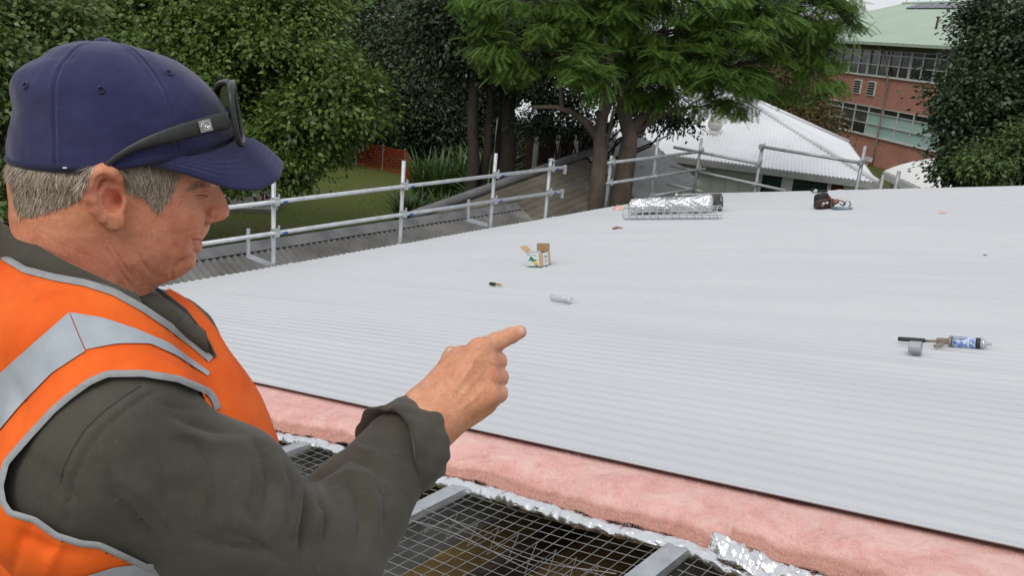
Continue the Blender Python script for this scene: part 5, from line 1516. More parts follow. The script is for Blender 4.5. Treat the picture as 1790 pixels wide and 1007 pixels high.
# ---- head: polar surface round the head's vertical axis
prof = [(372, 285), (376, 300), (378, 315), (382, 325), (389, 335), (395.5, 349), (399.5, 360), (401.5, 369), (400, 376), (394, 381), (384, 383.5), (374, 385), (367.5, 389), (366.5, 398), (362, 408), (357, 414), (354.5, 417.5), (349, 421), (353, 424), (354.5, 428), (352, 434), (346, 440), (340, 444), (338, 450), (339, 459), (336.5, 468), (330, 476), (320, 481)]
base = [(370, 285), (373, 300), (374, 315), (374, 325), (374, 335), (372, 349), (369, 360), (367, 369), (365.5, 376), (365, 381), (364.5, 384), (364, 386), (363.5, 389), (361, 398), (357, 408), (354, 414), (352, 417.5), (350, 421), (348, 424), (346, 428), (344, 434), (341, 440), (338, 444), (336, 450), (336, 459), (333, 468), (327, 476), (318, 481)]
pf_ = np.array([med(*p) for p in prof]); bf_ = np.array([med(*p) for p in base])
o = np.argsort(pf_[:, 1]); PU, PFv = pf_[o, 1], pf_[o, 0]
o = np.argsort(bf_[:, 1]); BU, BFv = bf_[o, 1], bf_[o, 0]
def U(y): return med(300, y)[1]
FC = med(205, 350)[0]
wy = [(470, .026), (455, .038), (435, .050), (410, .059), (385, .066), (355, .0705), (320, .0725), (285, .074)]
WU = np.array([U(y) for y, _ in wy]); WV = np.array([w for _, w in wy]); o = np.argsort(WU); WU, WV = WU[o], WV[o]
by = [(480, 150), (440, 110), (400, 62), (360, 33), (320, 22), (285, 18)]
KU = np.array([U(y) for y, _ in by]); KV = np.array([med(x, y)[0] for y, x in by]); o = np.argsort(KU); KU, KV = KU[o], KV[o]
UE = U(345); UM = U(421); UT = U(479)
def head_sdf(P):
    L = hl(P); f, r, u = L[:, 0] - FC, L[:, 1], L[:, 2]
    A = np.interp(u, BU, BFv) - FC; Bk = FC - np.interp(u, KU, KV); W_ = np.interp(u, WU, WV)
    ar = np.abs(r); rho = np.hypot(f, r); cs = np.abs(f) / np.maximum(rho, 1e-6); sn = ar / np.maximum(rho, 1e-6)
    AA = np.where(f > 0, A, Bk); p = np.where(f > 0, 2.0, 2.2)
    R = ((cs / AA) ** p + (sn / W_) ** p) ** (-1 / p)
    front = f > 0
    nose = np.interp(u, PU, PFv) - np.interp(u, BU, BFv)
    y_n = np.clip((U(325) - u) / (U(325) - U(382)), 0, 1)
    wn = .0085 + .0095 * y_n ** 1.3
    up_lip = np.clip((U(386) - u) / .004, 0, 1)
    wl = .023
    bump = np.where(u > U(386), nose * np.exp(-(ar / wn) ** 2.6), nose * np.exp(-(ar / wl) ** 3))
    bump += .0065 * gs(ar - .0155, .0062) * gs(u - U(374), .0075)          # nostril wings
    bump += -.0045 * gs(ar - .021, .004) * gs(u - U(374), .010)
    bump += -.0125 * gs(ar - .030, .013) * gs(u - U(341), .0105)           # eye sockets
    bump += .0075 * gs(ar - .0315, .0095) * gs(u - U(345), .0068)          # lids over the eyeball
    bump += .0040 * gs(ar - .028, .020) * gs(u - U(325), .0065)            # brow
    bump += .0045 * gs(ar - .043, .016) * gs(u - U(372), .016)             # cheek
    bump += -.003 * gs(ar - .027, .004) * gs(u - U(421), .004)             # mouth corner
    bump += .0028 * gs(ar - .036, .012) * gs(u - U(425), .016)             # jowl beside the mouth
    bump += .004 * gs(ar - .012, .012) * gs(u - U(462), .010)
    d = (rho - R - np.where(front, bump, 0)) * 0.72
    d = smax(d, u - U(284), .01); d = smax(d, UT - u, .016)
    return d
cranium = hw([med(195, 215)[0], 0, U(235)])
def skin_sdf(P):
    d = head_sdf(P)
    d = smin(d, ell(P, cranium, (.092, .074, .080), HF), .03)
    d = smin(d, ell(P, hp(236, 426, 0), (.048, .055, .036), HF), .022)              # jaw and full throat
    d = smin(d, ell(P, hp(282, 459, 0), (.026, .030, .015), HF), .012)
    d = smin(d, ell(P, hp(222, 456, 0), (.046, .046, .020), HF), .018)
    nk = cone(P, hp(156, 370, .0), c3(116, 545, .905), .060, .068)
    d = smin(d, nk, .03)
    d = smin(d, cone(P, hp(196, 425, .0), c3(140, 545, .89), .040, .050), .025)       # throat
    # ears, both sides
    L = hl(P); Pm = hw(np.c_[L[:, 0], np.abs(L[:, 1]), L[:, 2]])
    near = (Pm - hp(185, 345, .082)); near = np.linalg.norm(near, axis=1) < .06
    if near.any():
        Q = Pm[near]
        def e(x, y, r): return hp(x, y, r)
        disc = ell(Q, e(186, 344, .077), (.0165, .0070, .0275), HF)
        ear = disc
        helix = chain(Q, [e(211, 326, .077), e(208, 309, .083), e(196, 300, .087), e(181, 298, .090), e(166, 305, .0925), e(157, 322, .094), e(157, 345, .093), e(165, 366, .090), e(176, 382, .087)],
                      [.0045, .0055, .0062, .0066, .0068, .0066, .006, .0052, .0045], .003)
        ear = smin(ear, helix, .0045)
        ear = smin(ear, chain(Q, [e(184, 322, .084), e(174, 338, .086), e(175, 356, .086), e(187, 372, .084), e(202, 376, .082)], [.003, .0038, .004, .0038, .003], .002), .003)
        ear = smin(ear, ell(Q, e(198, 387, .080), (.0095, .0055, .0095), HF), .008)
        ear = smin(ear, ell(Q, e(213, 354, .076), (.005, .006, .007), HF), .005)
        ear = smax(ear, -ell(Q, e(197, 352, .087), (.0085, .0150, .0115), HF), .003)
        ear = smax(ear, -cone(Q, e(178, 314, .096), e(168, 340, .0985), .0045, .004), .004)
        dn = d[near]; d = d.copy(); dn = smin(dn, ear, .005); d[near] = smax(dn, -ell(Q, e(202, 351, .080), (.0050, .0100, .0065), HF), .003)
    return d
lo_ = np.min([c3(5, 190, .76), c3(430, 560, 1.0), c3(-10, 560, 1.02)], 0); hi_ = np.max([c3(430, 190, .76), c3(430, 190, 1.0)], 0)
VH, FH = surf(skin_sdf, [-0.66, -0.075, -1.05], [-0.265, 0.175, -0.765], 0.0014)
VH = relax(VH, FH, 1, .4)
VH = sculpt(VH, FH, [
    ([(366, 360), (365, 376), (360, 394), (350, 409), (339, 420), (335, 430)], 3.2, -3.4),       # nasolabial fold
    ([(356, 366), (352, 385), (343, 402), (330, 414)], 6, 2.0),
    ([(374, 362), (368, 360), (364, 368), (365, 378), (371, 383)], 2.0, -2.4),                     # wing crease
    ([(382, 366), (376, 370), (374, 376)], 5, 1.4), ([(372, 381), (380, 382.5)], 2.4, -1.6),       # wing and nostril
    ([(335, 419), (342, 421), (352, 421)], 1.9, -3.0),                                             # mouth line
    ([(341, 416), (348, 416), (354, 415.5)], 2.2, 1.2), ([(340, 427), (347, 428.5), (353, 428.5)], 3.2, 1.8), ([(336, 437), (343, 441), (347, 441)], 4, -1.6),
    ([(299, 486), (302, 474), (310, 462), (322, 452)], 3.4, -3.0),                                 # chin crease
    ([(298, 490), (272, 480), (245, 458), (232, 430)], 7, -.8), ([(250, 478), (225, 455), (212, 425)], 9, .7),
    ([(333, 338), (344, 334.5), (356, 335), (368, 339)], 2.2, -2.6),                               # upper lid fold
    ([(336, 341.5), (346, 339.5), (357, 340), (366, 343)], 1.7, 1.6), ([(338, 344.5), (348, 344), (362, 345.5)], 1.5, -1.8),
    ([(338, 348), (349, 350), (361, 349)], 2.0, 1.3), ([(336, 354), (348, 357), (361, 353)], 2.2, -1.5), ([(330, 352), (337, 362), (349, 368)], 2.4, -1.2),
    ([(331, 341), (323, 338), (315, 336)], 1.6, -.9), ([(331, 344), (322, 345), (313, 346)], 1.6, -.9), ([(331, 347), (323, 351), (315, 356)], 1.6, -.8),
    ([(322, 332), (340, 323), (366, 326)], 4.5, 2.4), ([(368, 331), (378, 329)], 3, -1.6),
    ([(172, 402), (188, 436), (210, 474), (230, 502)], 2.2, -1.1), ([(184, 408), (201, 441), (219, 468), (236, 490)], 1.8, -.9), ([(60, 398), (100, 426), (160, 450)], 2.2, -.35),
    ([(50, 420), (100, 448), (150, 470)], 2.2, -.35), ([(240, 440), (252, 462), (262, 478)], 2.0, -.9), ([(300, 395), (301, 418), (308, 440)], 5, -1.2), ([(206, 345), (206, 356)], 2.6, -4.5)])
# ---- hand and forearm
JW = c3(748, 735, 1.02)
def fing(P, pts, rad): return chain(P, [c3(*p) for p in pts], rad, .003)
def hand_sdf(P):
    d = cone(P, c3(690, 815, .99), c3(744, 738, 1.018), .041, .035)
    pal = None
    for q, r0, r1 in (((838, 611, 1.052), .023, .0145), ((850, 634, 1.055), .022, .0140), ((856, 662, 1.052), .021, .0138), ((855, 690, 1.044), .020, .0132)):
        e = cone(P, JW, c3(*q), r0, r1); pal = e if pal is None else smin(pal, e, .010)
    pal = smin(pal, ell(P, c3(806, 682, 1.062), (.034, .036, .017)), .016)
    pal = smin(pal, cone(P, c3(738, 704, 1.033), c3(806, 624, 1.064), .019, .014), .014)    # thumb web
    pal = smin(pal, cone(P, c3(772, 750, 1.035), c3(848, 704, 1.06), .019, .0155), .014)     # heel of the hand
    d = smin(d, pal, .022)
    d = smin(d, fing(P, [(838, 612, 1.053), (868, 598, 1.080), (894, 586.5, 1.100), (909, 580.5, 1.110)], [.0135, .0122, .0104, .0088]), .006)
    d = smin(d, fing(P, [(852, 633, 1.056), (869, 632, 1.083), (862, 652, 1.104), (845, 655, 1.095)], [.0130, .0124, .0100, .0088]), .004)
    d = smin(d, fing(P, [(858, 661, 1.053), (872, 660, 1.078), (862, 676, 1.098), (846, 676, 1.090)], [.0128, .0122, .0098, .0085]), .003)
    d = smin(d, fing(P, [(857, 690, 1.045), (871, 688, 1.066), (862, 700, 1.084), (848, 698, 1.080)], [.0124, .0118, .0092, .008]), .003)
    d = smin(d, fing(P, [(772, 668, 1.05), (782, 642, 1.078), (787, 626, 1.090), (789, 617, 1.096)], [.015, .0125, .0108, .0092]), .006)
    return d
VHa, FHa = surf(hand_sdf, [-.215, -.275, -1.15], [.03, -.035, -.90], .0016)
VHa = relax(VHa, FHa, 1, .4)
VHa = sculpt(VHa, FHa, [
    ([(866, 590), (869, 600), (874, 606)], 2.0, -.7), ([(871, 588), (874, 596), (878, 603)], 1.6, -.6), ([(894, 579), (897, 590)], 1.6, -.5),
    ([(842, 632), (862, 640), (874, 643)], 2.6, -1.2), ([(852, 662), (870, 672), (880, 671)], 2.6, -1.2), ([(846, 640), (862, 646)], 4, -.8), ([(848, 672), (862, 675)], 4, -.8),
    ([(790, 690), (815, 655), (838, 618)], 3.5, 1.3), ([(795, 705), (825, 672), (850, 640)], 3.5, 1.1), ([(800, 720), (832, 695), (855, 668)], 3.5, 1.0), ([(770, 690), (795, 680), (812, 690), (830, 680)], 2.4, .8), ([(822, 640), (832, 650), (846, 650)], 2.2, .6),
    ([(820, 618), (845, 608)], 5, -.8), ([(840, 606), (838, 612)], 5, 1.2), ([(862, 622), (862, 628)], 5, .9), ([(868, 655), (868, 660)], 5, .7),
    ([(755, 712), (775, 735), (790, 748)], 2.4, -.6), ([(748, 720), (766, 742), (782, 756)], 2.2, -.5), ([(905, 574), (914, 583)], 1.6, -.45)])
# ---- far (left) arm's hand hanging at his side, and body core
TF_ = frame(math.radians(15), math.radians(17), math.radians(5)); T0 = np.array([-.398, -.125, -.915])
def tl(P): return (P - T0) @ TF_.T
def tw(L): return T0 + np.asarray(L, float) @ TF_
SH_N = c3(205, 792, .760); EL_N = c3(548, 992, .885); WR_N = c3(750, 733, 1.02)
SH_F = tw([-.01, -.185, -.02]); EL_F = tw([-.04, -.235, -.31]); WR_F = tw([.05, -.225, -.55])
def core_sdf(P):
    L = tl(P)
    d = ell(L, np.array([0, 0, -.16]), (.10, .15, .2)); d = smin(d, ell(L, np.array([0, 0, -.42]), (.11, .15, .2)), .05)
    d = smin(d, cone(P, SH_N, EL_N, .05, .042), .04); d = smin(d, cone(P, EL_N, c3(650, 880, .95), .042, .045), .02)
    d = smin(d, cone(P, SH_F, EL_F, .05, .042), .04); d = smin(d, cone(P, EL_F, WR_F, .042, .03), .02)
    d = smin(d, cone(P, tw([0, 0, -.04]), c3(55, 545, .905), .08, .075), .04)
    for s in (-1, 1):
        hip = tw([0, s * .09, -.55]); d = smin(d, cone(P, hip, hip - UPC * .40, .085, .055), .04); d = smin(d, cone(P, hip - UPC * .40, hip - UPC * .82, .055, .04), .03)
    dn = tw([.05, -.225, -.55]); a = TF_
    pm = WR_F - UPC * .08; d = smin(d, cone(P, WR_F, pm, .026, .03), .02)
    for k in range(4):
        b0 = pm + a[0] * (-.03 + .02 * k) - UPC * .02; b1 = b0 - UPC * (.035 + .004 * (k % 3)) + a[1] * .008; d = smin(d, chain(P, [b0, b1, b1 - UPC * .03 + a[1] * .015], [.009, .0085, .0075]), .004)
    d = smin(d, chain(P, [WR_F - UPC * .04 + a[0] * .02, WR_F - UPC * .08 + a[0] * .05, WR_F - UPC * .115 + a[0] * .055], [.011, .010, .009]), .006)
    return d
VC, FC_ = surf(core_sdf, [-.80, -1.15, -1.60], [-.08, .02, -.66], .010)

# ---- skin colour by region (pigment only)
HAIRP = [[(10, 240), (172, 280), (160, 300), (150, 316), (122, 335), (96, 346), (72, 350), (24, 348)], [(196, 280), (322, 262), (304, 300), (296, 324), (285, 343), (273, 356), (264, 343), (247, 330), (228, 316), (216, 304)]]
def skin_cols(V, hand):
    Q = to_px(V); n = len(V); c = np.tile(np.array([.62, .275, .160]), (n, 1))
    def mixp(col, w): nonlocal c; w = np.clip(w, 0, 1)[:, None]; c = c * (1 - w) + np.array(col) * w
    nz = vnoise(V, 5, 45, 3) * .7 + vnoise(V, 9, 150, 2) * .4 + vnoise(V, 13, 500, 1) * .25
    if not hand:
        mixp((.66, .25, .17), .6 * np.exp(-((Q[:, 0] - 300) / 60) ** 2 - ((Q[:, 1] - 400) / 50) ** 2))
        mixp((.68, .24, .165), .8 * np.exp(-((Q[:, 0] - 392) / 16) ** 2 - ((Q[:, 1] - 366) / 18) ** 2))
        mixp((.68, .255, .175), .8 * np.exp(-((Q[:, 0] - 185) / 30) ** 2 - ((Q[:, 1] - 345) / 45) ** 2))
        mixp((.60, .225, .145), .7 * np.exp(-((Q[:, 0] - 150) / 110) ** 2 - ((Q[:, 1] - 450) / 55) ** 2))
        mixp((.70, .36, .25), .7 * np.exp(-((Q[:, 0] - 330) / 45) ** 2 - ((Q[:, 1] - 322) / 16) ** 2))
        d, t = poly_dist(Q, [(339, 419), (346, 419), (352, 417)]); mixp((.52, .20, .18), .75 * gs(d, 2.2))
        d, t = poly_dist(Q, [(341, 424), (347, 427), (352, 429)]); mixp((.56, .21, .19), .85 * gs(d, 3.2))
        d, t = poly_dist(Q, [(325, 331), (342, 325), (366, 327)]); mixp((.34, .20, .13), .45 * gs(d, 3.5) * (.6 + .8 * np.abs(nz)))
        for pol in HAIRP: mixp((.36, .25, .17), .85 * in_poly(Q, pol))
    else:
        c = np.tile(np.array([.59, .285, .165]), (n, 1))
        mixp((.52, .215, .15), .6 * np.exp(-((Q[:, 0] - 872) / 14) ** 2 - ((Q[:, 1] - 655) / 45) ** 2))
        mixp((.60, .33, .27), .85 * np.exp(-((Q[:, 0] - 913) / 5.5) ** 2 - ((Q[:, 1] - 578) / 5.5) ** 2))
        mixp((.55, .29, .22), .6 * np.exp(-((Q[:, 0] - 785) / 9) ** 2 - ((Q[:, 1] - 613) / 7) ** 2))
    c = c * (1 + .22 * nz[:, None] * np.array([.6, 1.2, 1.25]))
    sp = vnoise(V, 21, 420, 1); c = np.where((sp > .86)[:, None], c * np.array([.88, .78, .76]), c)
    return np.clip(c, 0.01, .9)
def skin_mat():
    mt, nt, b = nt_of('weathered_skin'); L = nt.links.new
    a = nt.nodes.new('ShaderNodeAttribute'); a.attribute_name = 'pigment'
    tc0 = nt.nodes.new('ShaderNodeTexCoord'); last = a.outputs['Color']
    for sc_, lo_, hi_ in ((70, (.90, .82, .80, 1), (1.08, 1.12, 1.12, 1)), (420, (.90, .85, .83, 1), (1.09, 1.10, 1.10, 1))):
        n0 = nt.nodes.new('ShaderNodeTexNoise'); n0.inputs['Scale'].default_value = sc_; n0.inputs['Detail'].default_value = 5; n0.inputs['Roughness'].default_value = .65; L(tc0.outputs['Object'], n0.inputs['Vector'])
        r0_ = nt.nodes.new('ShaderNodeValToRGB'); r0_.color_ramp.elements[0].position, r0_.color_ramp.elements[1].position = .3, .7
        r0_.color_ramp.elements[0].color, r0_.color_ramp.elements[1].color = tuple(v * 1.05 for v in lo_), tuple(v * 1.05 for v in hi_); L(n0.outputs['Fac'], r0_.inputs['Fac'])
        m0 = nt.nodes.new('ShaderNodeMixRGB'); m0.blend_type = 'MULTIPLY'; m0.inputs['Fac'].default_value = 1; L(last, m0.inputs['Color1']); L(r0_.outputs['Color'], m0.inputs['Color2']); last = m0.outputs['Color']
    L(last, b.inputs['Base Color'])
    b.inputs['Roughness'].default_value = .46; b.inputs['Specular IOR Level'].default_value = .35
    b.inputs['Subsurface Weight'].default_value = .22; b.inputs['Subsurface Radius'].default_value = (1, .36, .18); b.inputs['Subsurface Scale'].default_value = .006
    tc = nt.nodes.new('ShaderNodeTexCoord')
    v = nt.nodes.new('ShaderNodeTexVoronoi'); v.inputs['Scale'].default_value = 620
    n = nt.nodes.new('ShaderNodeTexNoise'); n.inputs['Scale'].default_value = 240; n.inputs['Detail'].default_value = 5
    L(tc.outputs['Object'], v.inputs['Vector']); L(tc.outputs['Object'], n.inputs['Vector'])
    ad = nt.nodes.new('ShaderNodeMath'); ad.operation = 'MULTIPLY_ADD'; ad.inputs[1].default_value = .6; L(v.outputs['Distance'], ad.inputs[0]); L(n.outputs['Fac'], ad.inputs[2])
    bp = nt.nodes.new('ShaderNodeBump'); bp.inputs['Strength'].default_value = .38; bp.inputs['Distance'].default_value = .0010
    L(ad.outputs[0], bp.inputs['Height']); L(bp.outputs['Normal'], b.inputs['Normal'])
    return mt
base_w = to_world((T0 - UPC * 0.0)[None])[0]
PERS = thing('person', 'man in navy cap, orange hi-vis vest and olive work shirt, pointing across the roof', 'person', (base_w[0], base_w[1], PLZ))
Vs = [VH, VHa, VC]; Fs_ = []; off = 0
for v_, f_ in ((VH, FH), (VHa, FHa), (VC, FC_)):
    Fs_.append(f_ + off); off += len(v_)
cols = np.concatenate([skin_cols(VH, False), skin_cols(VHa, True), np.tile([.5, .23, .16], (len(VC), 1))])
put('body', mesh_np('body', to_world(np.concatenate(Vs)), np.concatenate(Fs_), skin_mat(), True, {'pigment': cols}), PERS)

def bvh(V, Fq): return BVHTree.FromPolygons([tuple(v) for v in V.tolist()], [tuple(f) for f in Fq.tolist()])
def cast(tree, x, y, off=0.0):
    d = Vector(c3(x, y, 1.0)); d.normalize(); h, n, i, t = tree.ray_cast(Vector((0, 0, 0)), d)
    if h is None: return None
    n = np.array(n); n = n if n @ np.array(d) < 0 else -n
    return np.array(h) + n * off, n
BH = bvh(VH, FH)
def dense_(pts, n):
    pts = np.asarray(pts, float); s = np.r_[0, np.cumsum(np.linalg.norm(np.diff(pts, axis=0), axis=1))]; t = np.linspace(0, s[-1], n)
    return np.c_[np.interp(t, s, pts[:, 0]), np.interp(t, s, pts[:, 1])]

# fingernails
BHa = bvh(VHa, FHa); M_nail = mat('fingernail', (.66, .40, .33), .28)
for cx_, cy_, rx_, ry_ in ((912.5, 578, 4.2, 5.0), (786, 612, 5.0, 3.2)):
    q = MB(); V_ = []; ok = True
    for u in np.linspace(0, 1, 5):
        for a_ in np.linspace(0, 2 * math.pi, 17):
            h = cast(BHa, cx_ + rx_ * u * math.cos(a_), cy_ + ry_ * u * math.sin(a_), .0005 * (1.2 - u))
            if h is None or h[0][2] < -1.2: ok = False; break
            V_.append(h[0])
        if not ok: break
    if ok:
        q.add(to_world(np.array(V_)), [(i * 17 + j, i * 17 + j + 1, (i + 1) * 17 + j + 1, (i + 1) * 17 + j) for i in range(4) for j in range(16)]); q.build('fingernail', M_nail, PERS, True)

# ---- short grey hair: separate strands
def strands(polys, n, rad, seed, name):
    r = np.random.default_rng(seed); Vv = []; Fv = []; cc = []
    tot = 0
    for poly, dirf, cnt in polys:
        poly = np.array(poly, float); lo2, hi2 = poly.min(0), poly.max(0); got = 0
        while got < cnt:
            Qs = r.uniform(lo2, hi2, (cnt, 2)); Qs = Qs[in_poly(Qs, poly)]
            for x, y in Qs:
                if got >= cnt: break
                h = cast(BH, x, y, -.0008); got += 1
                if h is None: continue
                p, nn = h; L0 = hl(p[None])[0]
                if L0[1] < .015: continue
                d = dirf(x, y, r); dl = HF[0] * d[0] - HF[2] * d[1]; dl = dl - nn * (dl @ nn); dl = nrm(dl + r.normal(size=3) * .10)
                ln = d[2] * (.7 + .6 * r.random()); w0 = .00026 + .00016 * r.random(); sdv = nrm(np.cross(dl, nn)) * w0
                pts = [p + dl * ln * u + nn * (.0009 + .0048 * math.sin(2.4 * u) * d[3] * (.5 + r.random() * .8)) for u in (0, .33, .66, 1)]
                for mir in (1, -1):
                    b = len(Vv)
                    for i, q in enumerate(pts):
                        k = 1 - .75 * i / 3
                        for s in (-1, 1):
                            z = q + sdv * s * k
                            if mir < 0:
                                zl = hl(z[None])[0]; z = hw([zl[0], -zl[1], zl[2]])
                            Vv.append(z)
                    for i in range(3): Fv.append((b + 2 * i, b + 2 * i + 1, b + 2 * i + 3, b + 2 * i + 2))
    kind(put(name, mesh_np(name, to_world(np.array(Vv)), np.array(Fv), MH, True), PERS), 'stuff')
def hair_mat():
    mt, nt, b = nt_of('greying_hair'); L = nt.links.new
    g_ = nt.nodes.new('ShaderNodeNewGeometry'); rp = nt.nodes.new('ShaderNodeValToRGB'); e = rp.color_ramp.elements
    e[0].position, e[0].color = 0, (.15, .105, .07, 1); e[1].position, e[1].color = 1, (.68, .60, .50, 1); k = e.new(.5); k.color = (.34, .255, .18, 1)
    L(g_.outputs['Random Per Island'], rp.inputs['Fac']); L(rp.outputs['Color'], b.inputs['Base Color']); b.inputs['Roughness'].default_value = .45
    return mt
MH = hair_mat()
strands([([(14, 262), (170, 285), (158, 300), (150, 318), (122, 338), (96, 350), (72, 356), (26, 356)], lambda x, y, r: (-.30 + .3 * r.normal(), .95, .013 if y < 335 else .009, .22), 8000),
         ([(200, 288), (318, 270), (306, 300), (298, 326), (287, 346), (273, 362), (268, 358), (262, 345), (246, 332), (226, 318), (216, 306)], lambda x, y, r: (-.15 + .25 * r.normal(), 1.0, .012 if y < 325 else .008, .2), 3800),
         ([(60, 350), (150, 322), (140, 342), (100, 364), (40, 372)], lambda x, y, r: (-.4, .9, .007, .2), 420), ([(26, 350), (90, 352), (70, 370), (32, 376)], lambda x, y, r: (-.4, .9, .007, .2), 300), ([(262, 335), (300, 300), (318, 285), (312, 305), (296, 345), (276, 372)], lambda x, y, r: (-.1, 1.0, .007, .3), 260)], 0, 0, 5, 'hair')
strands([([(324, 333), (340, 323), (368, 325), (366, 330), (342, 329), (328, 336)], lambda x, y, r: (.8, -.1 + .3 * r.normal(), .0045, .15), 90)], 0, 0, 8, 'eyebrow')
lh = [cast(BH, x, y, .0004) for x, y in dense_(((344, 341.5), (350, 340.5), (357, 341), (363, 343)), 14)]
q = MB(); q.tube(to_world(np.array([h[0] for h in lh if h])), .00045, 5); q.build('eyelashes', mat('dark_lash', (.05, .03, .02), .6), PERS)

# ---- cap
M_cap_ = None
def cloth_mat(name, col, col2, scale, weave=900, bump=.25, rough=.9, sheen=.15, dirt=None, lint=None):
    mt, nt, b = nt_of(name); L = nt.links.new
    tc = nt.nodes.new('ShaderNodeTexCoord')
    n1 = nt.nodes.new('ShaderNodeTexNoise'); n1.inputs['Scale'].default_value = scale; n1.inputs['Detail'].default_value = 7; n1.inputs['Roughness'].default_value = .65
    L(tc.outputs['Object'], n1.inputs['Vector'])
    r = nt.nodes.new('ShaderNodeValToRGB'); e = r.color_ramp.elements; e[0].position, e[1].position = .32, .70; e[0].color, e[1].color = (*col, 1), (*col2, 1)
    L(n1.outputs['Fac'], r.inputs['Fac']); last = r.outputs['Color']
    n2 = nt.nodes.new('ShaderNodeTexNoise'); n2.inputs['Scale'].default_value = weave; n2.inputs['Detail'].default_value = 3; L(tc.outputs['Object'], n2.inputs['Vector'])
    if dirt:
        n3 = nt.nodes.new('ShaderNodeTexNoise'); n3.inputs['Scale'].default_value = dirt[1]; n3.inputs['Detail'].default_value = 8; n3.inputs['Roughness'].default_value = .7; L(tc.outputs['Object'], n3.inputs['Vector'])
        r3 = nt.nodes.new('ShaderNodeValToRGB'); r3.color_ramp.elements[0].position, r3.color_ramp.elements[1].position = .60, .78
        r3.color_ramp.elements[0].color, r3.color_ramp.elements[1].color = (0, 0, 0, 1), (.6, .6, .6, 1); L(n3.outputs['Fac'], r3.inputs['Fac'])
        mx = nt.nodes.new('ShaderNodeMixRGB'); mx.inputs['Color2'].default_value = (*dirt[0], 1); L(r3.outputs['Color'], mx.inputs['Fac']); L(last, mx.inputs['Color1']); last = mx.outputs['Color']
    if lint:
        for sc_, lo_c, amt in ((420, .70, .40), (150, .62, .18)):
            n4 = nt.nodes.new('ShaderNodeTexNoise'); n4.inputs['Scale'].default_value = sc_; n4.inputs['Detail'].default_value = 2; L(tc.outputs['Object'], n4.inputs['Vector'])
            r4 = nt.nodes.new('ShaderNodeValToRGB'); r4.color_ramp.elements[0].position, r4.color_ramp.elements[1].position = lo_c, lo_c + .1
            r4.color_ramp.elements[0].color, r4.color_ramp.elements[1].color = (0, 0, 0, 1), (amt, amt, amt, 1); L(n4.outputs['Fac'], r4.inputs['Fac'])
            m4 = nt.nodes.new('ShaderNodeMixRGB'); m4.inputs['Color2'].default_value = (*lint, 1); L(r4.outputs['Color'], m4.inputs['Fac']); L(last, m4.inputs['Color1']); last = m4.outputs['Color']
    L(last, b.inputs['Base Color']); b.inputs['Roughness'].default_value = rough; b.inputs['Sheen Weight'].default_value = sheen; b.inputs['Specular IOR Level'].default_value = .2
    bp = nt.nodes.new('ShaderNodeBump'); bp.inputs['Strength'].default_value = bump; bp.inputs['Distance'].default_value = .0008; L(n2.outputs['Fac'], bp.inputs['Height']); L(bp.outputs['Normal'], b.inputs['Normal'])
    return mt
M_navy = cloth_mat('navy_wool', (.022, .023, .075), (.034, .035, .105), 30, 1500, .35, sheen=.25, lint=(.06, .062, .14))
M_navyd = cloth_mat('navy_piping', (.014, .014, .045), (.02, .02, .06), 30, 1500)
ff, uf = med(407, 236); fb, ub = med(16, 276); sl_ = hl(hp(165, 297, .089)[None])[0]
AP = np.array([med(180, 74)[0], 0, med(180, 74)[1]])
fm, am = (ff + fb) / 2, (ff - fb) / 2
def rim(th):
    cth, sth = math.cos(th), math.sin(th)
    u = (uf + ub) / 2 + (uf - ub) / 2 * cth; bow = sl_[2] - ((uf + ub) / 2 + (uf - ub) / 2 * (sl_[0] - fm) / am)
    return np.array([fm + am * cth, .0885 * sth, u + bow * sth * sth])
NT, NR = 540, 60
th = np.linspace(0, 2 * math.pi, NT, endpoint=False); tau = np.linspace(0, 1, NR + 1)
Vc = np.zeros((NR + 1, NT, 3))
for j, t_ in enumerate(th):
    R_ = rim(t_); n_ = 1.9 + .75 * (1 - math.cos(t_)) / 2 + .25 * math.sin(t_) ** 2
    a_ = tau * math.pi / 2; rho_ = np.cos(a_) ** (2 / n_); h_ = np.sin(a_) ** (2 / n_)
    for i in range(NR + 1):
        Vc[i, j, :2] = AP[:2] + (R_[:2] - AP[:2]) * rho_[i]; Vc[i, j, 2] = R_[2] + (AP[2] - R_[2]) * h_[i]
ctr_ = np.array([fm, 0, (uf + ub) / 2])
P_ = Vc.reshape(-1, 3); out_ = P_ - ctr_; out_ /= np.linalg.norm(out_, axis=1, keepdims=True)
TH = np.tile(th, NR + 1); HT = np.repeat(tau, NT)
disp = .0030 * vnoise(P_, 31, 22, 2) + .0012 * vnoise(P_, 33, 60, 2)
back = np.clip(-np.cos(TH), 0, 1) ** 2
disp += -.006 * back * gs(HT - .22, .10) + .004 * back * gs(HT - .42, .12) - .003 * back * gs(HT - .66, .08)
for sm in np.arange(6) * math.pi / 3:
    dth = np.angle(np.exp(1j * (TH - sm))) * np.linalg.norm(P_[:, :2] - AP[:2], axis=1)
    disp += -.0012 * gs(dth, .0011) * (HT < .97) + .0005 * gs(np.abs(dth) - .0032, .0016) * (HT < .97)
disp += .0010 * gs(HT - .0, .05) - .0012 * gs(HT - .075, .008)
P_ = P_ + out_ * disp[:, None]
Fq = np.array([(i * NT + j, i * NT + (j + 1) % NT, (i + 1) * NT + (j + 1) % NT, (i + 1) * NT + j) for i in range(NR) for j in range(NT)])
VCR = hw(P_); CAPO = put('cap', mesh_np('cap', to_world(VCR), Fq, M_navy, True), PERS)
CAPO['label'] = 'navy blue six panel cap with stitched peak'
BC = bvh(VCR, Fq)
q = MB(); q.tube(to_world(hw(np.array([rim(t_) + np.array([.0, 0, .001]) for t_ in np.linspace(0, 2 * math.pi, 97)]))), .0036, 8, False); q.build('rim_binding', M_navyd, CAPO, True)
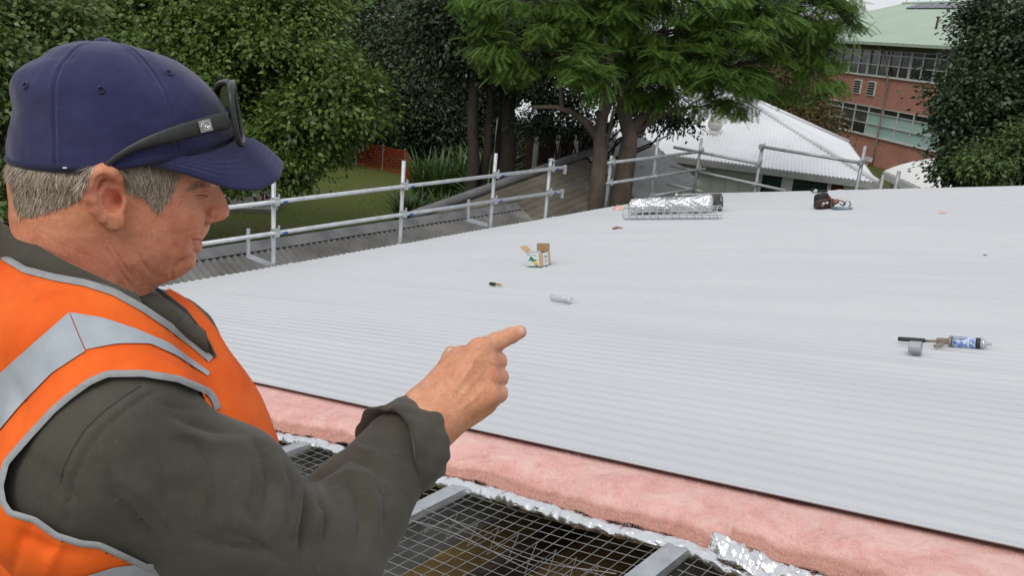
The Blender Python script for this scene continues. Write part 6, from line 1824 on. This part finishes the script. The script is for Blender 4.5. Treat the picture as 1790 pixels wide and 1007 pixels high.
q = MB(); q.lathe(to_world(hw(AP[None] + np.array([0, 0, -.002])))[0], RC @ HF[2], [(0, .0085), (.003, .0085), (.0055, .0065), (.0068, .003)], 16); q.build('button', M_navy, CAPO, True)
for x, y in ((177, 157), (45, 149), (295, 127)):
    h = cast(BC, x, y, .0006)
    if h is None: continue
    p, nn = h; a_ = nrm(np.cross(nn, (0, 1, 0))); b_ = np.cross(nn, a_); q = MB()
    q.tube(to_world(np.array([p + (a_ * math.cos(k) + b_ * math.sin(k)) * .0030 for k in np.linspace(0, 6.283, 17)])), .0010, 6, False); q.build('eyelet', M_navy, CAPO, True)
    q = MB(); q.lathe(to_world((p - nn * .0004)[None])[0], RC @ nn, [(0, .0012), (.0003, .0012)], 10); q.build('eyelet_hole', M_dark, CAPO)
# peak
ed = [(0.0, hl(hp(497, 280, 0)[None])[0]), (.25, hl(hp(489, 308, .032)[None])[0]), (.48, hl(hp(452, 329, .055)[None])[0]), (.7, hl(hp(398, 325, .069)[None])[0]), (.86, hl(hp(338, 303, .080)[None])[0]), (1.0, rim(math.radians(74)))]
ev = np.array([e[0] for e in ed]); eL = np.array([e[1] for e in ed])
def edge(v):
    s = 1 if v >= 0 else -1; a_ = abs(v)
    e = np.array([np.interp(a_, ev, eL[:, k]) for k in range(3)]); e[1] *= s; return e
vv = np.linspace(-1, 1, 121); EE = np.array([edge(v) for v in vv])
for _ in range(14): EE[1:-1] = EE[1:-1] * .5 + (EE[:-2] + EE[2:]) * .25
RR = np.array([rim(v * math.radians(74)) for v in vv]); nw = 64
Vp = []
for sgn in (0, 1):
    for i in range(nw + 1):
        w_ = i / nw; M_ = RR * (1 - w_) + EE * w_
        M_ = M_ + np.outer(np.ones(len(vv)), [0, 0, .010 * math.sin(math.pi * w_) - .0025 * (1 - w_)])
        st = sum(-.0008 * math.exp(-((w_ - k_) / .009) ** 2) for k_ in (.20, .31, .42, .53, .64, .75, .86)) + (-.0006 if w_ > .985 else 0)
        M_[:, 2] += st if sgn == 0 else -.0036
        Vp.append(M_)
Vp = np.concatenate(Vp); nn_ = len(vv); half = (nw + 1) * nn_; Fp = []
for i in range(nw):
    for j in range(nn_ - 1):
        a_ = i * nn_ + j; Fp.append((a_, a_ + nn_, a_ + nn_ + 1, a_ + 1)); Fp.append((a_ + half, a_ + half + 1, a_ + half + nn_ + 1, a_ + half + nn_))
for j in range(nn_ - 1):
    a_ = nw * nn_ + j; Fp.append((a_, a_ + half, a_ + half + 1, a_ + 1))
h = cast(BC, 117, 293, .003)
if h:
    q = MB(); q.box(to_world(h[0][None])[0], (RC[:, 0], RC[:, 1], RC[:, 2]), (.0018, .0007, .0006)); q.build('size_tag', M_trimw, CAPO)
put('peak', mesh_np('peak', to_world(hw(Vp)), np.array(Fp), M_navy, True), CAPO)
# ---- shirt: torso and sleeves
def torso(P):
    L = tl(P)
    d = ell(L, np.array([.005, 0, -.13]), (.132, .195, .20))
    d = smin(d, ell(L, np.array([.03, 0, -.36]), (.150, .185, .21)), .08)
    d = smin(d, ell(L, np.array([.0, 0, -.56]), (.135, .18, .14)), .06)
    d = smin(d, cone(L, np.array([-.02, -.165, -.015]), np.array([-.02, .165, -.015]), .066, .066), .05)
    for s in (-1, 1):
        d = smin(d, cone(L, np.array([-.045, s * .035, .075]), np.array([-.02, s * .15, .010]), .050, .056), .05)
    d = smin(d, chain(P, TRAP, [.064, .062, .056, .058], .02), .03)
    d = smin(d, chain(P, FARC, [.016, .018, .020, .022], .02), .03)
    return d
FARC = [c3(262, 548, .95), c3(290, 570, .945), c3(316, 603, .94), c3(345, 665, .93)]
TRAP = [c3(-60, 575, .90), c3(50, 590, .85), c3(150, 606, .805), c3(215, 735, .775)]
def shirt_sdf(P):
    L = tl(P)
    d = torso(P)
    d = smin(d, chain(P, [SH_N, SH_N * .55 + EL_N * .45 + np.array([0, .007, 0]), EL_N], [.069, .073, .064], .02), .035)
    d = smin(d, chain(P, [EL_N, EL_N * .5 + c3(676, 812, .99) * .5, c3(700, 785, 1.0)], [.063, .058, .047], .02), .022)
    d = smin(d, chain(P, [SH_F, EL_F, WR_F], [.076, .062, .05], .02), .045)
    # opening of the neck
    d = smax(d, -cone(P, c3(65, 525, .90), c3(150, 330, .88), .070, .085), .006)
    d = smax(d, -cone(P, c3(205, 505, .88), c3(255, 380, .87), .040, .05), .008)
    return d
VS, FS = surf(shirt_sdf, [-.80, -.74, -1.38], [-.02, .06, -.62], .0034)
wr = vnoise(VS, 41, 14, 3); N_s = vnormals(VS, FS)
VS = VS + N_s * (.0035 * wr + .0022 * vnoise(VS * np.array([1, 1, .6]), 43, 30, 2) + .0016 * (.4 - np.abs(vnoise(VS, 47, 26, 2))))[:, None]
VS = sculpt(VS, FS, [
    # folds round the elbow and up the sleeve
    ([(539, 848), (536, 892), (528, 934), (532, 985)], 8, -10), ([(515, 845), (512, 890), (505, 950)], 13, 6), ([(553, 862), (571, 911), (567, 958)], 6, -6), ([(555, 845), (560, 885), (552, 940)], 7, 5),
    ([(599, 837), (622, 874), (632, 911), (622, 967)], 7, -6), ([(585, 850), (600, 890), (603, 950)], 10, 5), ([(640, 850), (660, 890), (655, 950)], 9, 4.5), ([(648, 826), (676, 872), (672, 930)], 6, -4.5),
    ([(539, 843), (562, 830), (585, 818), (612, 800)], 6, -7), ([(600, 800), (640, 812), (684, 845)], 6, -4), ([(612, 778), (645, 792), (684, 812)], 8, 4), ([(575, 838), (610, 826), (650, 830)], 7, 4),
    ([(440, 760), (462, 800), (470, 850), (462, 900)], 8, -5.5), ([(418, 765), (436, 820), (430, 890)], 13, 4.5), ([(480, 795), (496, 850), (494, 920)], 10, 4.5), ([(500, 815), (516, 850), (512, 890)], 6, -4),
    ([(292, 722), (335, 742), (373, 753), (432, 757)], 9, -5), ([(290, 745), (360, 775), (420, 778)], 12, 4), ([(300, 770), (348, 778), (372, 820), (380, 880)], 8, -4), ([(330, 800), (356, 860), (360, 930)], 14, 4),
    ([(180, 850), (240, 905), (300, 970)], 10, -6), ([(210, 830), (270, 888), (335, 965)], 14, 5), ([(245, 765), (285, 815), (300, 880)], 12, -3), ([(60, 800), (110, 850), (150, 895)], 9, -5), ([(330, 935), (400, 960), (480, 968)], 9, -5),
    ([(390, 930), (440, 945), (500, 985)], 8, -4), ([(270, 700), (300, 712), (350, 716)], 6, -2.5), ([(160, 800), (200, 850), (240, 880)], 7, -3), ([(420, 880), (450, 910), (470, 950)], 7, -3)], sharp=True)
VS = sculpt(VS, FS, [([(268, 685), (236, 706), (205, 729), (172, 760), (149, 791), (134, 822), (128, 841), (120, 875), (118, 912)], 2.6, -2.4),
                     ([(258, 678), (226, 700), (193, 724), (160, 756), (139, 788), (124, 820), (118, 841), (110, 880)], 5, 1.4),
                     ([(248, 672), (215, 694), (183, 718), (150, 750), (130, 782), (113, 818), (107, 845)], 1.8, -1.2)], taper=False)
M_olive = cloth_mat('olive_cotton_drill', (.050, .046, .034), (.080, .074, .057), 11, 1300, .3, dirt=((.11, .103, .088), 7), lint=(.13, .122, .105))
put('shirt', mesh_np('shirt', to_world(VS), FS, M_olive, True), PERS)['label'] = 'dark olive long sleeved work shirt with the cuff rolled back'
BS = bvh(VS, FS)
# stitches along the sleeve seam
def on(tree, pts, off): 
    R_ = [cast(tree, x, y, off) for x, y in pts]; return [r_[0] for r_ in R_ if r_ is not None]
def dense(pts, n):
    pts = np.asarray(pts, float); s = np.r_[0, np.cumsum(np.linalg.norm(np.diff(pts, axis=0), axis=1))]; t = np.linspace(0, s[-1], n)
    return np.c_[np.interp(t, s, pts[:, 0]), np.interp(t, s, pts[:, 1])]
def smooth_line(P, it=3):
    P = np.array(P)
    for _ in range(it): P[1:-1] = P[1:-1] * .5 + (P[:-2] + P[2:]) * .25
    return P
M_thr = mat('dark_thread', (.030, .028, .022), .8)
q = MB()
sp_ = dense([(246, 675), (213, 697), (180, 721), (147, 753), (127, 785), (111, 820), (105, 848)], 120)
for k in range(0, 118, 2):
    a_, b_ = cast(BS, *sp_[k], .0004), cast(BS, *sp_[k + 1], .0004)
    if a_ and b_: q.tube(to_world(np.array([a_[0], b_[0]])), .0005, 4)
kind(q.build('seam_stitches', M_thr, PERS), 'stuff')

# ---- rolled cuff
AX0, AX1 = c3(668, 797, .978), c3(737, 770, 1.020); ca = nrm(AX1 - AX0); Lc_ = np.linalg.norm(AX1 - AX0)
cu = nrm(np.cross(ca, np.array([0, 0, 1.0]))); cv = np.cross(ca, cu)
pr = [(.34, .046), (.22, .0500), (.16, .0540), (.165, .0565), (.22, .0578), (.34, .0572), (.50, .0560), (.70, .0545), (.88, .0530), (.97, .0522), (1.02, .0508), (1.03, .0480), (1.00, .0455), (.90, .0440), (.6, .0435)]
nph = 128; Vq = []
for i, (h_, r_) in enumerate(pr):
    for k in range(nph):
        a_ = 2 * math.pi * k / nph
        w1 = .0024 * math.sin(3 * a_ + 2.2 * h_ * 3) + .0016 * math.sin(7 * a_ + 5 * h_) + .0011 * math.sin(13 * a_ - 9 * h_)
        hh = h_ + .05 * math.sin(2 * a_ + .6) + .03 * math.sin(5 * a_) 
        Vq.append(AX0 + ca * Lc_ * hh + (cu * math.cos(a_) + cv * math.sin(a_)) * (r_ + w1 * (1 if r_ > .05 else .4)))
Vq = np.array(Vq); Fq = np.array([(i * nph + k, i * nph + (k + 1) % nph, (i + 1) * nph + (k + 1) % nph, (i + 1) * nph + k) for i in range(len(pr) - 1) for k in range(nph)])
Fq = Fq[:, ::-1]
Vq = Vq + vnormals(Vq, Fq) * (.0014 * vnoise(Vq, 51, 60, 2))[:, None]
Vq = sculpt(Vq, Fq, [([(688, 745), (697, 790), (703, 850)], 2.0, -1.6), ([(706, 730), (724, 775), (733, 830)], 5, -1.8), ([(694, 725), (712, 775), (718, 830)], 5, 1.2)])
CUF = put('cuff', mesh_np('cuff', to_world(Vq), Fq, M_olive, True), PERS)
BQ = bvh(Vq, Fq)
# button tab hanging from the cuff
tabc = [(690, 826), (704, 838), (718, 846), (730, 849)]
q = MB(); L_ = []
for k, (x, y) in enumerate(tabc):
    h = cast(BQ, x, y, .004) or cast(BS, x, y, .008)
    L_.append(h[0] + np.array([0, 0, .004 * math.sin(k)]))
L_ = smooth_line(L_, 1); wdir = nrm(c3(700, 870, 1.0) - c3(700, 830, 1.0))
Vt = []
for p in L_:
    for s in (-1, 1):
        for z in (0, 1): Vt.append(p + wdir * s * .011 + np.array([0, 0, 1]) * (.003 * z - .001))
for i in range(len(L_) - 1):
    b = 4 * i; q.add([], [])
    q.f += [(b + 1, b + 3, b + 7, b + 5), (b, b + 4, b + 6, b + 2), (b + 1, b + 5, b + 4, b), (b + 3, b + 2, b + 6, b + 7)]
q.v = [tuple(v) for v in to_world(np.array(Vt))]; q.f += [(0, 2, 3, 1), (12, 13, 15, 14)]
q.build('cuff_tab', M_olive, CUF)

# ---- shirt collar
def collar_strip(pts_low, pts_up, name, n=60, th=.003):
    lo_p, up_p = smooth_line(pts_low, 2), smooth_line(pts_up, 2)
    s = np.linspace(0, 1, len(lo_p)); t = np.linspace(0, 1, n)
    A_ = np.c_[[np.interp(t, s, lo_p[:, k]) for k in range(3)]].T; B_2 = np.c_[[np.interp(t, s, up_p[:, k]) for k in range(3)]].T
    A_, B_2 = smooth_line(A_, 8), smooth_line(B_2, 8); ctr = (A_.mean(0) + B_2.mean(0)) / 2
    rows = [A_ + (B_2 - A_) * u + nrm(np.array([0, 0, 0.0]) + 1e-9) * 0 for u in np.linspace(0, 1, 7)]
    V1 = np.concatenate(rows); o_ = V1 - ctr; o_ /= np.linalg.norm(o_, axis=1, keepdims=True)
    bul = np.repeat(np.sin(np.linspace(0, 1, 7) * math.pi), n)
    V1 = V1 + o_ * (.003 * bul + .0015 * vnoise(V1, 71, 40, 2))[:, None]; V2 = V1 - o_ * th; V = np.concatenate([V1, V2]); m_ = len(V1); Fl = []
    for i in range(6):
        for j in range(n - 1):
            a_ = i * n + j; Fl.append((a_, a_ + 1, a_ + n + 1, a_ + n)); Fl.append((a_ + m_, a_ + m_ + n, a_ + m_ + n + 1, a_ + m_ + 1))
    for j in range(n - 1):
        a_ = 6 * n + j; Fl.append((a_, a_ + 1, a_ + 1 + m_, a_ + m_))
    return put(name, mesh_np(name, to_world(V), np.array(Fl), M_olive, True), PERS)
# the stand follows the neck: centre line leaning forward, open at the throat
near_up = [(-40, 372), (-14, 376), (12, 390), (36, 410), (66, 432), (110, 456), (160, 479), (205, 498), (240, 513)]
near_lo = [(-60, 425), (-26, 432), (6, 446), (40, 470), (76, 484), (118, 494), (165, 505), (210, 522), (252, 548)]
ZU = (.90, .868, .845, .830, .818, .812, .812, .822, .845)
ups = [c3(x, y, z) for (x, y), z in zip(near_up, ZU)]; los = [c3(x, y, z - .012) for (x, y), z in zip(near_lo, ZU)]
collar_strip(los, ups, 'collar')
far = lambda p: hw(hl(p[None])[0] * np.array([1, -1, 1]))
collar_strip([far(p) for p in los][::-1], [far(p) for p in ups][::-1], 'collar')
# collar wings lying open at the throat
def wing(pts, zz, name):
    n = 14; V = []
    A_, B_2 = pts
    A_, B_2 = dense(A_, n), dense(B_2, n); zA = np.linspace(zz[0], zz[1], n)
    for i in range(6):
        u = i / 5
        for j in range(n):
            x, y = A_[j] * (1 - u) + B_2[j] * u; V.append(c3(x, y, zA[j] - .010 * math.sin(math.pi * u) - zz[2] * u))
    V = np.array(V); V2 = V + np.array([0, 0, -.0035]); m_ = len(V); Fl = []
    for i in range(5):
        for j in range(n - 1):
            a_ = i * n + j; Fl.append((a_, a_ + n, a_ + n + 1, a_ + 1)); Fl.append((a_ + m_, a_ + 1 + m_, a_ + n + 1 + m_, a_ + n + m_))
    for j in range(n - 1):
        a_ = 5 * n + j; Fl.append((a_, a_ + m_, a_ + m_ + 1, a_ + 1)); Fl.append((j, j + 1, j + 1 + m_, j + m_))
    return put(name, mesh_np(name, to_world(np.concatenate([V, V2])), np.array(Fl), M_olive, True), PERS)
wing(([(246, 508), (272, 512), (300, 530), (330, 552)], [(236, 520), (262, 545), (300, 574), (362, 606)]), (.905, .915, .02), 'collar_wing')
wing(([(322, 556), (338, 566), (352, 574), (358, 580)], [(300, 575), (322, 592), (350, 612), (368, 618)]), (.90, .905, .01), 'collar_wing')

# ---- hi-vis vest
def vest_sdf(P):
    L = tl(P); d = torso(P) - .013
    d = smin(d, ell(L, np.array([.01, .165, -.36]), (.10, .06, .20)) - .004, .04); d = smin(d, ell(L, np.array([.01, -.165, -.36]), (.10, .06, .20)) - .004, .04)
    return d
VV, FV = surf(vest_sdf, [-.80, -.70, -1.38], [-.10, .06, -.60], .0038)
wr = vnoise(VV, 61, 9, 3)
VV = VV + vnormals(VV, FV) * (.004 * wr + .001 * vnoise(VV, 63, 40, 2))[:, None]
VV = sculpt(VV, FV, [([(20, 560), (60, 530), (110, 515), (170, 520)], 9, -3.5), ([(40, 500), (90, 505), (150, 525)], 10, 3), ([(330, 640), (380, 690), (420, 760)], 8, -3.5), ([(300, 630), (350, 665), (395, 725)], 10, 3), ([(60, 900), (30, 960), (20, 1005)], 9, -5), ([(110, 945), (90, 980), (85, 1010)], 9, 4), ([(170, 640), (230, 632), (300, 648)], 6, -2.5), ([(10, 640), (40, 700), (30, 760)], 12, -3)], sharp=True)
VV = sculpt(VV, FV, [([(150, 600), (155, 625), (158, 650)], 5, -1.5), ([(30, 620), (80, 560), (110, 520)], 16, 3), ([(230, 620), (300, 640), (350, 680)], 12, 2.5), ([(260, 600), (330, 640), (390, 700)], 9, -2), ([(20, 930), (80, 960), (150, 975)], 12, -4)])
neck_l = [(-60, 440), (0, 447), (43, 473), (93, 486), (149, 496), (199, 512), (249, 540), (299, 574), (340, 606), (368, 630)]
arm_l = [(312, 664), (249, 654), (187, 655), (156, 669), (122, 694), (93, 719), (50, 766), (12, 810), (2, 850), (7, 879), (19, 897), (62, 909), (100, 937), (143, 950), (174, 953), (206, 968), (240, 984), (275, 1002), (300, 1016)]
arm_poly = arm_l + [(520, 1030), (520, 800), (446, 772), (438, 757), (402, 718), (364, 686)]
neck_poly = neck_l + [(420, 600), (420, 300), (-200, 300), (-200, 440)]
Lv = tl(VV); mirr = tw(np.c_[Lv[:, 0], np.abs(Lv[:, 1]), Lv[:, 2]]); Q = to_px(mirr)
Nl = vnormals(VV, FV) @ TF_.T
sidef = Nl[:, 1] * np.sign(Lv[:, 1])
Qr = to_px(VV); Nf = vnormals(VV, FV); fac_ = ((-VV * Nf).sum(1) > -.1 * np.linalg.norm(VV, axis=1)) & (Lv[:, 0] > .02)
inner = [(236, 512), (268, 528), (296, 548), (322, 572), (345, 600), (366, 634)]
far_poly = inner + [(352, 618), (299, 574), (249, 540), (199, 512), (190, 470), (236, 480)]
near_side = Lv[:, 1] > -.012
cut = (in_poly(Q, arm_poly) & (np.abs(Lv[:, 1]) > .10) & (sidef > .0)) | (in_poly(Qr, neck_poly) & (Lv[:, 2] > -.30) & ~(fac_ & (VV[:, 2] < -.885) & ~in_poly(Qr, far_poly) & (Qr[:, 0] > 255))) | (in_poly(Qr, far_poly) & fac_)
# keep the back panel where the neck line only belongs to the front and the nape
cut &= ~((Lv[:, 2] < .0) & (Lv[:, 0] < -.06) & ~in_poly(Q, arm_poly))
FV2 = FV[~cut[FV].any(1)]
used = np.unique(FV2); rem = np.full(len(VV), -1); rem[used] = np.arange(len(used))
M_hv = cloth_mat('hi_vis_orange', (.80, .105, .012), (.92, .165, .022), 16, 700, .35, .75, .0, dirt=((.40, .085, .03), 9))
M_tape = cloth_mat('reflective_tape', (.34, .385, .43), (.44, .48, .52), 25, 1500, .25, .42, 0)
M_bindd = cloth_mat('dark_binding', (.035, .033, .035), (.05, .048, .05), 60, 900, .5, .8)
M_bind = cloth_mat('grey_binding', (.26, .27, .28), (.36, .37, .37), 60, 900, .5, .8)
VEST = put('vest', mesh_np('vest', to_world(VV[used]), rem[FV2], M_hv, True), PERS); VEST['label'] = 'orange hi-vis vest with silver tape and grey binding'
BV = bvh(VV, FV)
def mirror_t(P): L = tl(np.asarray(P)); return tw(L * np.array([1, -1, 1]))
def ribbon(pts, name, wpx, mtl, off=.0022, n=140, both=False):
    D = dense(pts, n); tg = np.gradient(D, axis=0); tg /= np.linalg.norm(tg, axis=1, keepdims=True); nn = np.c_[-tg[:, 1], tg[:, 0]]
    rows = []
    for s in np.linspace(-1, 1, 7):
        row = []
        for (x, y) in D + nn * s * wpx / 2:
            h = cast(BV, x, y, off * (1.25 - .7 * s * s)); row.append(None if h is None or h[0][2] < -1.02 else h[0])
        for i in range(len(row)):
            if row[i] is None: row[i] = next((row[j] for j in list(range(i, -1, -1)) + list(range(i, len(row))) if row[j] is not None), np.zeros(3))
        rows.append(smooth_line(row, 2))
    A_ = np.array(rows); k, m_ = A_.shape[:2]; V = A_.reshape(-1, 3)
    Fl = np.array([(i * m_ + j, i * m_ + j + 1, (i + 1) * m_ + j + 1, (i + 1) * m_ + j) for i in range(k - 1) for j in range(m_ - 1)])
    put(name, mesh_np(name, to_world(V), Fl, mtl, True), VEST)
    if both: put(name, mesh_np(name, to_world(mirror_t(V)), Fl[:, ::-1], M_bindd, True), VEST)
ribbon(neck_l[1:], 'neck_binding', 12, M_bind)
ribbon([(379, 716), (374, 700), (364, 686)] + arm_l, 'armhole_binding', 12, M_bind, n=200)
def band_px(up_, lo__, name, mtl, off=.0016, n=60, m_=10, both=False):
    A_, B_2 = dense(up_, n), dense(lo__, n); V = np.zeros((m_ + 1, n, 3))
    for i in range(m_ + 1):
        row = []
        for x, y in A_ * (1 - i / m_) + B_2 * (i / m_):
            h = cast(BV, x, y, off); row.append(h[0] if h and h[0][2] > -1.05 else (row[-1] if row else None))
        fst = next(p for p in row if p is not None); row = [fst if p is None else p for p in row]
        V[i] = smooth_line(row, 2)
    Vf = V.reshape(-1, 3); Fl = np.array([(i * n + j, i * n + j + 1, (i + 1) * n + j + 1, (i + 1) * n + j) for i in range(m_) for j in range(n - 1)])
    put(name, mesh_np(name, to_world(Vf), Fl, mtl, True), VEST)
    if both: put(name, mesh_np(name, to_world(mirror_t(Vf)), Fl[:, ::-1], mtl, True), VEST)
band_px([(-60, 706), (0, 655), (62, 598), (121, 547)], [(-60, 800), (0, 755), (37, 710), (93, 652), (149, 615)], 'reflective_tape', M_tape)
band_px([(123, 547), (180, 557), (236, 576), (292, 600), (365, 652)], [(150, 612), (205, 602), (261, 602), (305, 622), (362, 659)], 'reflective_tape', M_tape)
band_px([(130, 1012), (200, 990), (262, 984), (330, 1004)], [(130, 1060), (200, 1046), (262, 1040), (330, 1050)], 'reflective_tape', M_tape)
fp_ = [(272, 506), (292, 520), (322, 543), (346, 574), (363, 601), (375, 626)]
ribbon(fp_, 'front_binding', 7, M_bindd, .002)
# ---- trousers and boots (below the frame)
def trou(P):
    d = ell(tl(P), np.array([0, 0, -.56]), (.142, .188, .13))
    for s in (-1, 1):
        hip = tw([.0, s * .095, -.58]); kn = hip - UPC * .40 + TF_[0] * .02; an = hip - UPC * .76; d = smin(d, chain(P, [hip, kn, an], [.105, .08, .068], .03), .05)
    return d
zb = to_world(T0[None])[0][2]
VT, FT_ = surf(trou, [-.80, -1.45, -1.75], [-.10, -.42, -.75], .010)
put('trousers', mesh_np('trousers', to_world(VT), FT_, cloth_mat('navy_work_trousers', (.02, .022, .035), (.03, .033, .05), 9), True), PERS)
fwd_w = RC @ TF_[0]; fwd_w = nrm([fwd_w[0], fwd_w[1], 0]); rgt_w = np.cross(fwd_w, UP)
for s in (-1, 1):
    hip = to_world(tw([.0, s * .095, -.58])[None])[0]; foot = np.array([hip[0], hip[1], PLZ]); q = MB()
    def bf(u, v):
        a_ = 2 * math.pi * v; x = -.10 + .29 * u; w_ = .048 * (1 - abs(2 * u - 1) ** 4 * .6) ; h_ = (.13 if u < .35 else .13 - (u - .35) * .12) * (1 if 0 < u < 1 else .4)
        return foot + fwd_w * x + rgt_w * w_ * math.cos(a_) + UP * (h_ * .5 + h_ * .5 * math.sin(a_) + .001)
    q.grid(bf, 16, 16); q.build('boot', M_lea, PERS, True)
    leg_top = foot + UP * .45; q = MB(); q.tube([foot + UP * .10, foot + UP * .30], [.055, .06], 12); q.build('boot_shaft', M_lea, PERS, True)

# ---- sunglasses resting on the cap
M_frm = mat('matt_black_plastic', (.022, .023, .024), .38, col2=(.035, .036, .037), scale=60, bump=.05, bscale=400, bdist=.001)
M_lens = mat('dark_lens', (.010, .011, .013), .05, spec=.9, coat=.6)
gl = thing('sunglasses', 'black wraparound sunglasses perched on the navy cap', 'sunglasses', to_world(hp(390, 205, .05)[None])[0])
# front: curved band in head space
pc_t, pc_b = hl(hp(384, 143, .034)[None])[0], hl(hp(404, 255, .034)[None])[0]
axv = (pc_b - pc_t); Hh = np.linalg.norm(axv) / 2; mid_ = (pc_t + pc_b) / 2; axv = nrm(axv); axv[1] = 0; axv = nrm(axv)
fo = nrm(np.cross(np.array([0, 1, 0]), axv)); fo = fo if fo[0] > 0 else -fo
def gf(r_, v_, o_=0.0):
    """r_ lateral metres, v_ metres down from the middle"""
    return mid_ * np.array([1, 0, 1]) + np.array([0, r_, 0]) + axv * v_ + fo * (.012 + .10 * r_ - 0.013 * (abs(r_) / .07) ** 2 + o_)
for s in (1, -1):
    loop = []
    for a_ in np.linspace(0, 2 * math.pi, 65):
        f_ = lambda x, e: math.copysign(abs(x) ** e, x)
        loop.append(gf(s * (.0365 + .0305 * f_(math.cos(a_), .62)), Hh * .92 * f_(math.sin(a_), .6) + (.004 * math.cos(a_))))
    q = MB(); q.tube(to_world(hw(np.array(loop))), .0034, 8, False); q.build('lens_rim', M_frm, gl, True)
    q = MB()
    def lf(u, v):
        a_ = 2 * math.pi * v; f_ = lambda x, e: math.copysign(abs(x) ** e, x)
        p = gf(s * (.0365 + u * .0305 * f_(math.cos(a_), .62)), u * (Hh * .92 * f_(math.sin(a_), .6) + (.004 * math.cos(a_))), .0006); return to_world(hw(p[None]))[0]
    q.grid(lf, 8, 48); q.build('lens', M_lens, gl, True)
    # temple arm
    up_pts = [(399, 194), (386, 197), (362, 203), (330, 211), (290, 223), (250, 239), (222, 254), (196, 272), (176, 288), (163, 304)]
    lo_pts = [(400, 226), (387, 228), (364, 231), (333, 240), (300, 254), (262, 251), (232, 263), (206, 280), (186, 294), (172, 308)]
    rs_ = [.066, .070, .0775, .083, .088, .0915, .0925, .092, .0905, .088]
    A_ = smooth_line(np.array([hl(hp(x, y, r_)[None])[0] for (x, y), r_ in zip(up_pts, rs_)]), 1); B_2 = smooth_line(np.array([hl(hp(x, y, r_)[None])[0] for (x, y), r_ in zip(lo_pts, rs_)]), 1)
    t0_, t1_ = np.linspace(0, 1, len(A_)), np.linspace(0, 1, 41)
    A_ = smooth_line(np.array([np.interp(t1_, t0_, A_[:, k]) for k in range(3)]).T, 6); B_2 = smooth_line(np.array([np.interp(t1_, t0_, B_2[:, k]) for k in range(3)]).T, 6)
    V = []; w4 = np.array([0, .0022, 0])
    for a_, b_ in zip(A_, B_2):
        for p in (a_ + w4, a_ * .8 + b_ * .2 + w4 * 1.5, a_ * .2 + b_ * .8 + w4 * 1.5, b_ + w4, b_ - w4, a_ - w4): V.append(p * np.array([1, s, 1]))
    Fl = [(6 * i + j, 6 * i + (j + 1) % 6, 6 * i + 6 + (j + 1) % 6, 6 * i + 6 + j) for i in range(40) for j in range(6)] + [(0, 1, 2, 3, 4, 5), (245, 244, 243, 242, 241, 240)]
    q = MB(); q.add(to_world(hw(np.array(V))), Fl); arm_o = q.build('temple_arm', M_frm, gl, True)
    em = (A_[9] + B_2[9]) / 2 * np.array([1, s, 1]); q = MB(); W_ = to_world(hw(np.array([em + np.array([0, s * .0046, 0])])))[0]; rn = (RC @ HF[1]) * s
    fx = RC @ nrm((B_2[5] - B_2[12]) @ HF); fz = np.cross(rn, fx)
    q.box(W_, (fx, fz, rn), (.0062, .0062, .0006)); q.build('emblem_plate', mat('brushed_emblem', (.30, .30, .30), .35, .8), arm_o)
    q = MB(); q.tube([W_ + rn * .0008 + (fx * math.cos(k) + fz * math.sin(k)) * (.0048 if i_ % 2 == 0 else .0048) for i_, k in enumerate(np.linspace(0, 6.283, 7))], .0007, 6, False)
    q.tube([W_ + rn * .0008 + fx * x_ + fz * y_ for x_, y_ in ((-.0028, .001), (-.001, .0024), (.001, .0008), (-.0006, -.001), (.0008, -.0024), (.0028, -.001))], .0006, 5)
    q.build('emblem', mat('pale_emblem', (.55, .55, .55), .35, .7), arm_o)
q = MB(); q.tube(to_world(hw(np.array([gf(r_, -.010) for r_ in np.linspace(-.008, .008, 7)]))), .0042, 8); q.build('bridge', M_frm, gl, True)
